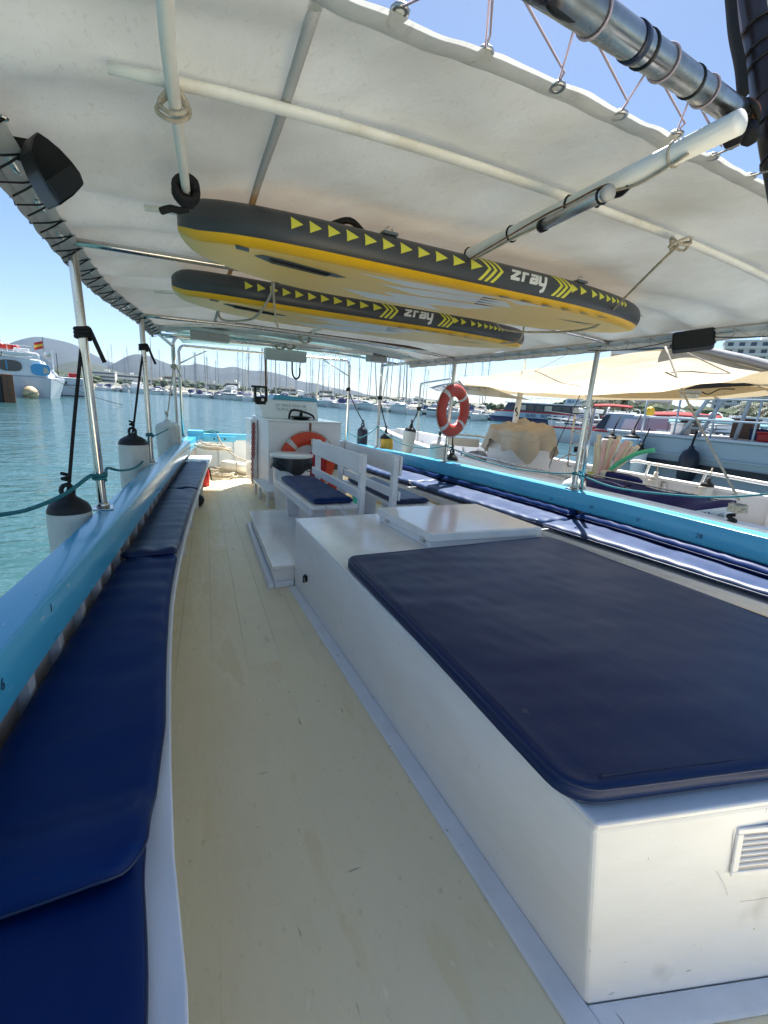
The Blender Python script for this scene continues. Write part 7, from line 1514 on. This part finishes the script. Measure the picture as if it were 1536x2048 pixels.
def canopy_boat(u, D, w, m_, label, z=2.3, turn=0.0, red=False):
    q = Loc(u, D, turn); o = thing('launch', label, 'boat', q(0, 1, 0), 'boats along the right quay')
    hb_ = MB(); hb_.loft([[q(p.y, p.x + 1, p.z) for p in s] for s in hull_secs(w * 1.25, 2.4, .95)]); hb_.build('hull', 'red' if red else 'gel', o, smooth=True, auto=35)
    MB().grid(lambda s, t: q(lerp(-w / 2, w / 2, s), lerp(0, 2.2, t), z + .25 * math.sin(math.pi * t) + .1 * math.sin(math.pi * s)), 10, 6).build('canopy', m_, o, smooth=True, solid=.03)
    for x in (-.45, -.15, .15, .45):
        for y in (.05, 2.1): q.tube([(x * w, y, .8), (x * w, y, z)], .03).build('canopy_post', 'mast', o)
    q.bx(-w * .3, w * .1, .5, 1.6, .9, 1.5).build('cabin', 'gel', o, bevel=.06)
M['aqua'] = fabric('aqua_awning', (.30, .52, .58), (.9, 1, 1), .3, (.27, .48, .54)); M['red_canvas'] = fabric('red_awning', (.40, .05, .05), (1, .6, .6), .2, (.34, .05, .05))
canopy_boat(1455, 27, 4.2, 'aqua', 'launch under a wide aqua canopy behind the grey ferry', z=1.95); canopy_boat(1530, 31, 4.0, 'canopy', 'launch under a white canopy at the right edge', z=1.9)
canopy_boat(1375, 33, 4.0, 'red_canvas', 'red hulled launch with red canopy behind the grey ferry rail', z=2.25, red=True); canopy_boat(1232, 52, 3.6, 'red_canvas', 'small launch with tilted red canopy near the palms', z=3.0, red=True)
for k, (y, x, sx, sy, sz, m_, nm) in enumerate(((7.9, 13.2, .6, .5, .5, 'gel', 'white'), (6.0, 13.6, .5, .9, .45, 'cover_blue', 'navy'), (5.7, 12.9, .4, .4, .35, 'red', 'red'), (4.4, 14.2, .7, .6, .6, 'tan_tarp', 'tan'), (2.7, 13.4, .5, .7, .5, 'gel', 'off white'), (2.1, 12.7, .4, .5, .35, 'red', 'crimson'), (1.6, 13.8, .8, .6, .7, 'crate', 'brown'), (3.0, 14.6, .6, .6, .8, 'ferry_light', 'pale grey'), (6.9, 14.4, .6, .7, .9, 'crate', 'dark brown'), (8.5, 14.6, .7, .5, .7, 'black_soft', 'black'))):
    o = thing('deck_locker', nm + ' deck locker standing among the gear on the grey ferry', 'locker', (x, y, 1.19), 'lockers on the grey ferry deck')
    sx, sy, sz = sx * .7, sy * .7, sz * .55; MB().box((x, y, 1.191 + sz / 2), (sx, sy, sz)).build('body', m_, o, bevel=.03); MB().box((x, y, 1.193 + sz + .02), (sx + .05, sy + .05, .04)).build('lid', m_, o, bevel=.012)
extra = [(1180, 66, 4), (1205, 58, 3), (1245, 70, 4), (1330, 62, 4), (1365, 50, 5), (1405, 66, 4), (1440, 52, 3), (1500, 58, 4), (1535, 48, 3), (1315, 78, 4), (1470, 76, 4)]
el_ = ['just right of the glass bottom ferry', 'behind the boarding ladder', 'behind the workboat bow', 'behind the workboat wheelhouse', 'behind the ferry hatch locker', 'behind the brown covered machine', 'behind the slanting guy rope', 'behind the aqua canopy', 'at the right edge behind the white canopy', 'under the far palms', 'in the farthest right row']
for k, (u, D, kd) in enumerate(extra):
    o = copy_tree(protos[kd]); r = hdir(u); o.location = (r.x * D, r.y * D, ZW); o.scale = (.75, .75, .85); o.rotation_euler = (0, 0, math.atan2(r.y, r.x) + random.uniform(-1, 1)); tag(o, ['', '', '', 'white cruiser ', 'white flybridge yacht ', 'small cream topped boat '][kd] + el_[k], 'motorboat', 'boats along the right quay')
for k, (u, D, h) in enumerate(((1190, 64, 9), (1262, 66, 11), (1318, 60, 8), (1345, 72, 12), (1412, 62, 9), (1492, 70, 11))):
    q = Loc(u, D); o = thing('sailing_boat', ['white sailing boat mast right of the glass bottom ferry', 'white sailing boat whose mast rises behind the noodles', 'white sailing boat behind the amber searchlight', 'white sailing boat with tall mast behind the red canopy', 'white sailing boat behind the slanting guy rope', 'white sailing boat behind the aqua canopy'][k], 'sailboat', q(0, 0, 0), 'sailing boats along the right quay')
    hb_ = MB(); hb_.loft([[q(p.y, p.x, p.z) for p in s_] for s_ in hull_secs(8, 2.4, .95)]); hb_.build('hull', 'gel', o, smooth=True, auto=35); q.tube([(0, 0, .9), (0, 0, h * .38)], .07).build('mast', 'mast', o); q.tube([(0, 0, 1.9), (-2.8, 0, 1.85)], .13).build('sail_cover', 'cover_blue', o); q.bx(-1.6, 1.4, -.6, .6, .9, 1.4).build('cabin', 'gel', o, bevel=.1)
# ================================================================== AIR
hz_ = MB(); hz_.box((300, 2500, 233), (12000, 7200, 474)); hz_ = hz_.build('haze', M['white'], origin=(0, 0, 0)); hz_.data.materials.clear()
hm2 = bpy.data.materials.new('thin_sea_haze'); hm2.use_nodes = True; nt = hm2.node_tree; nt.nodes.clear(); ho = _n(nt, "ShaderNodeOutputMaterial"); pv = _n(nt, "ShaderNodeVolumePrincipled")
pv.inputs["Color"].default_value = (.42, .66, 1, 1); pv.inputs["Density"].default_value = .00005; pv.inputs["Anisotropy"].default_value = .2; nt.links.new(pv.outputs[0], ho.inputs["Volume"]); hz_.data.materials.append(hm2)
hz_['kind'] = 'stuff'; tag(hz_, 'thin bluish sea haze over the whole harbour', 'haze')
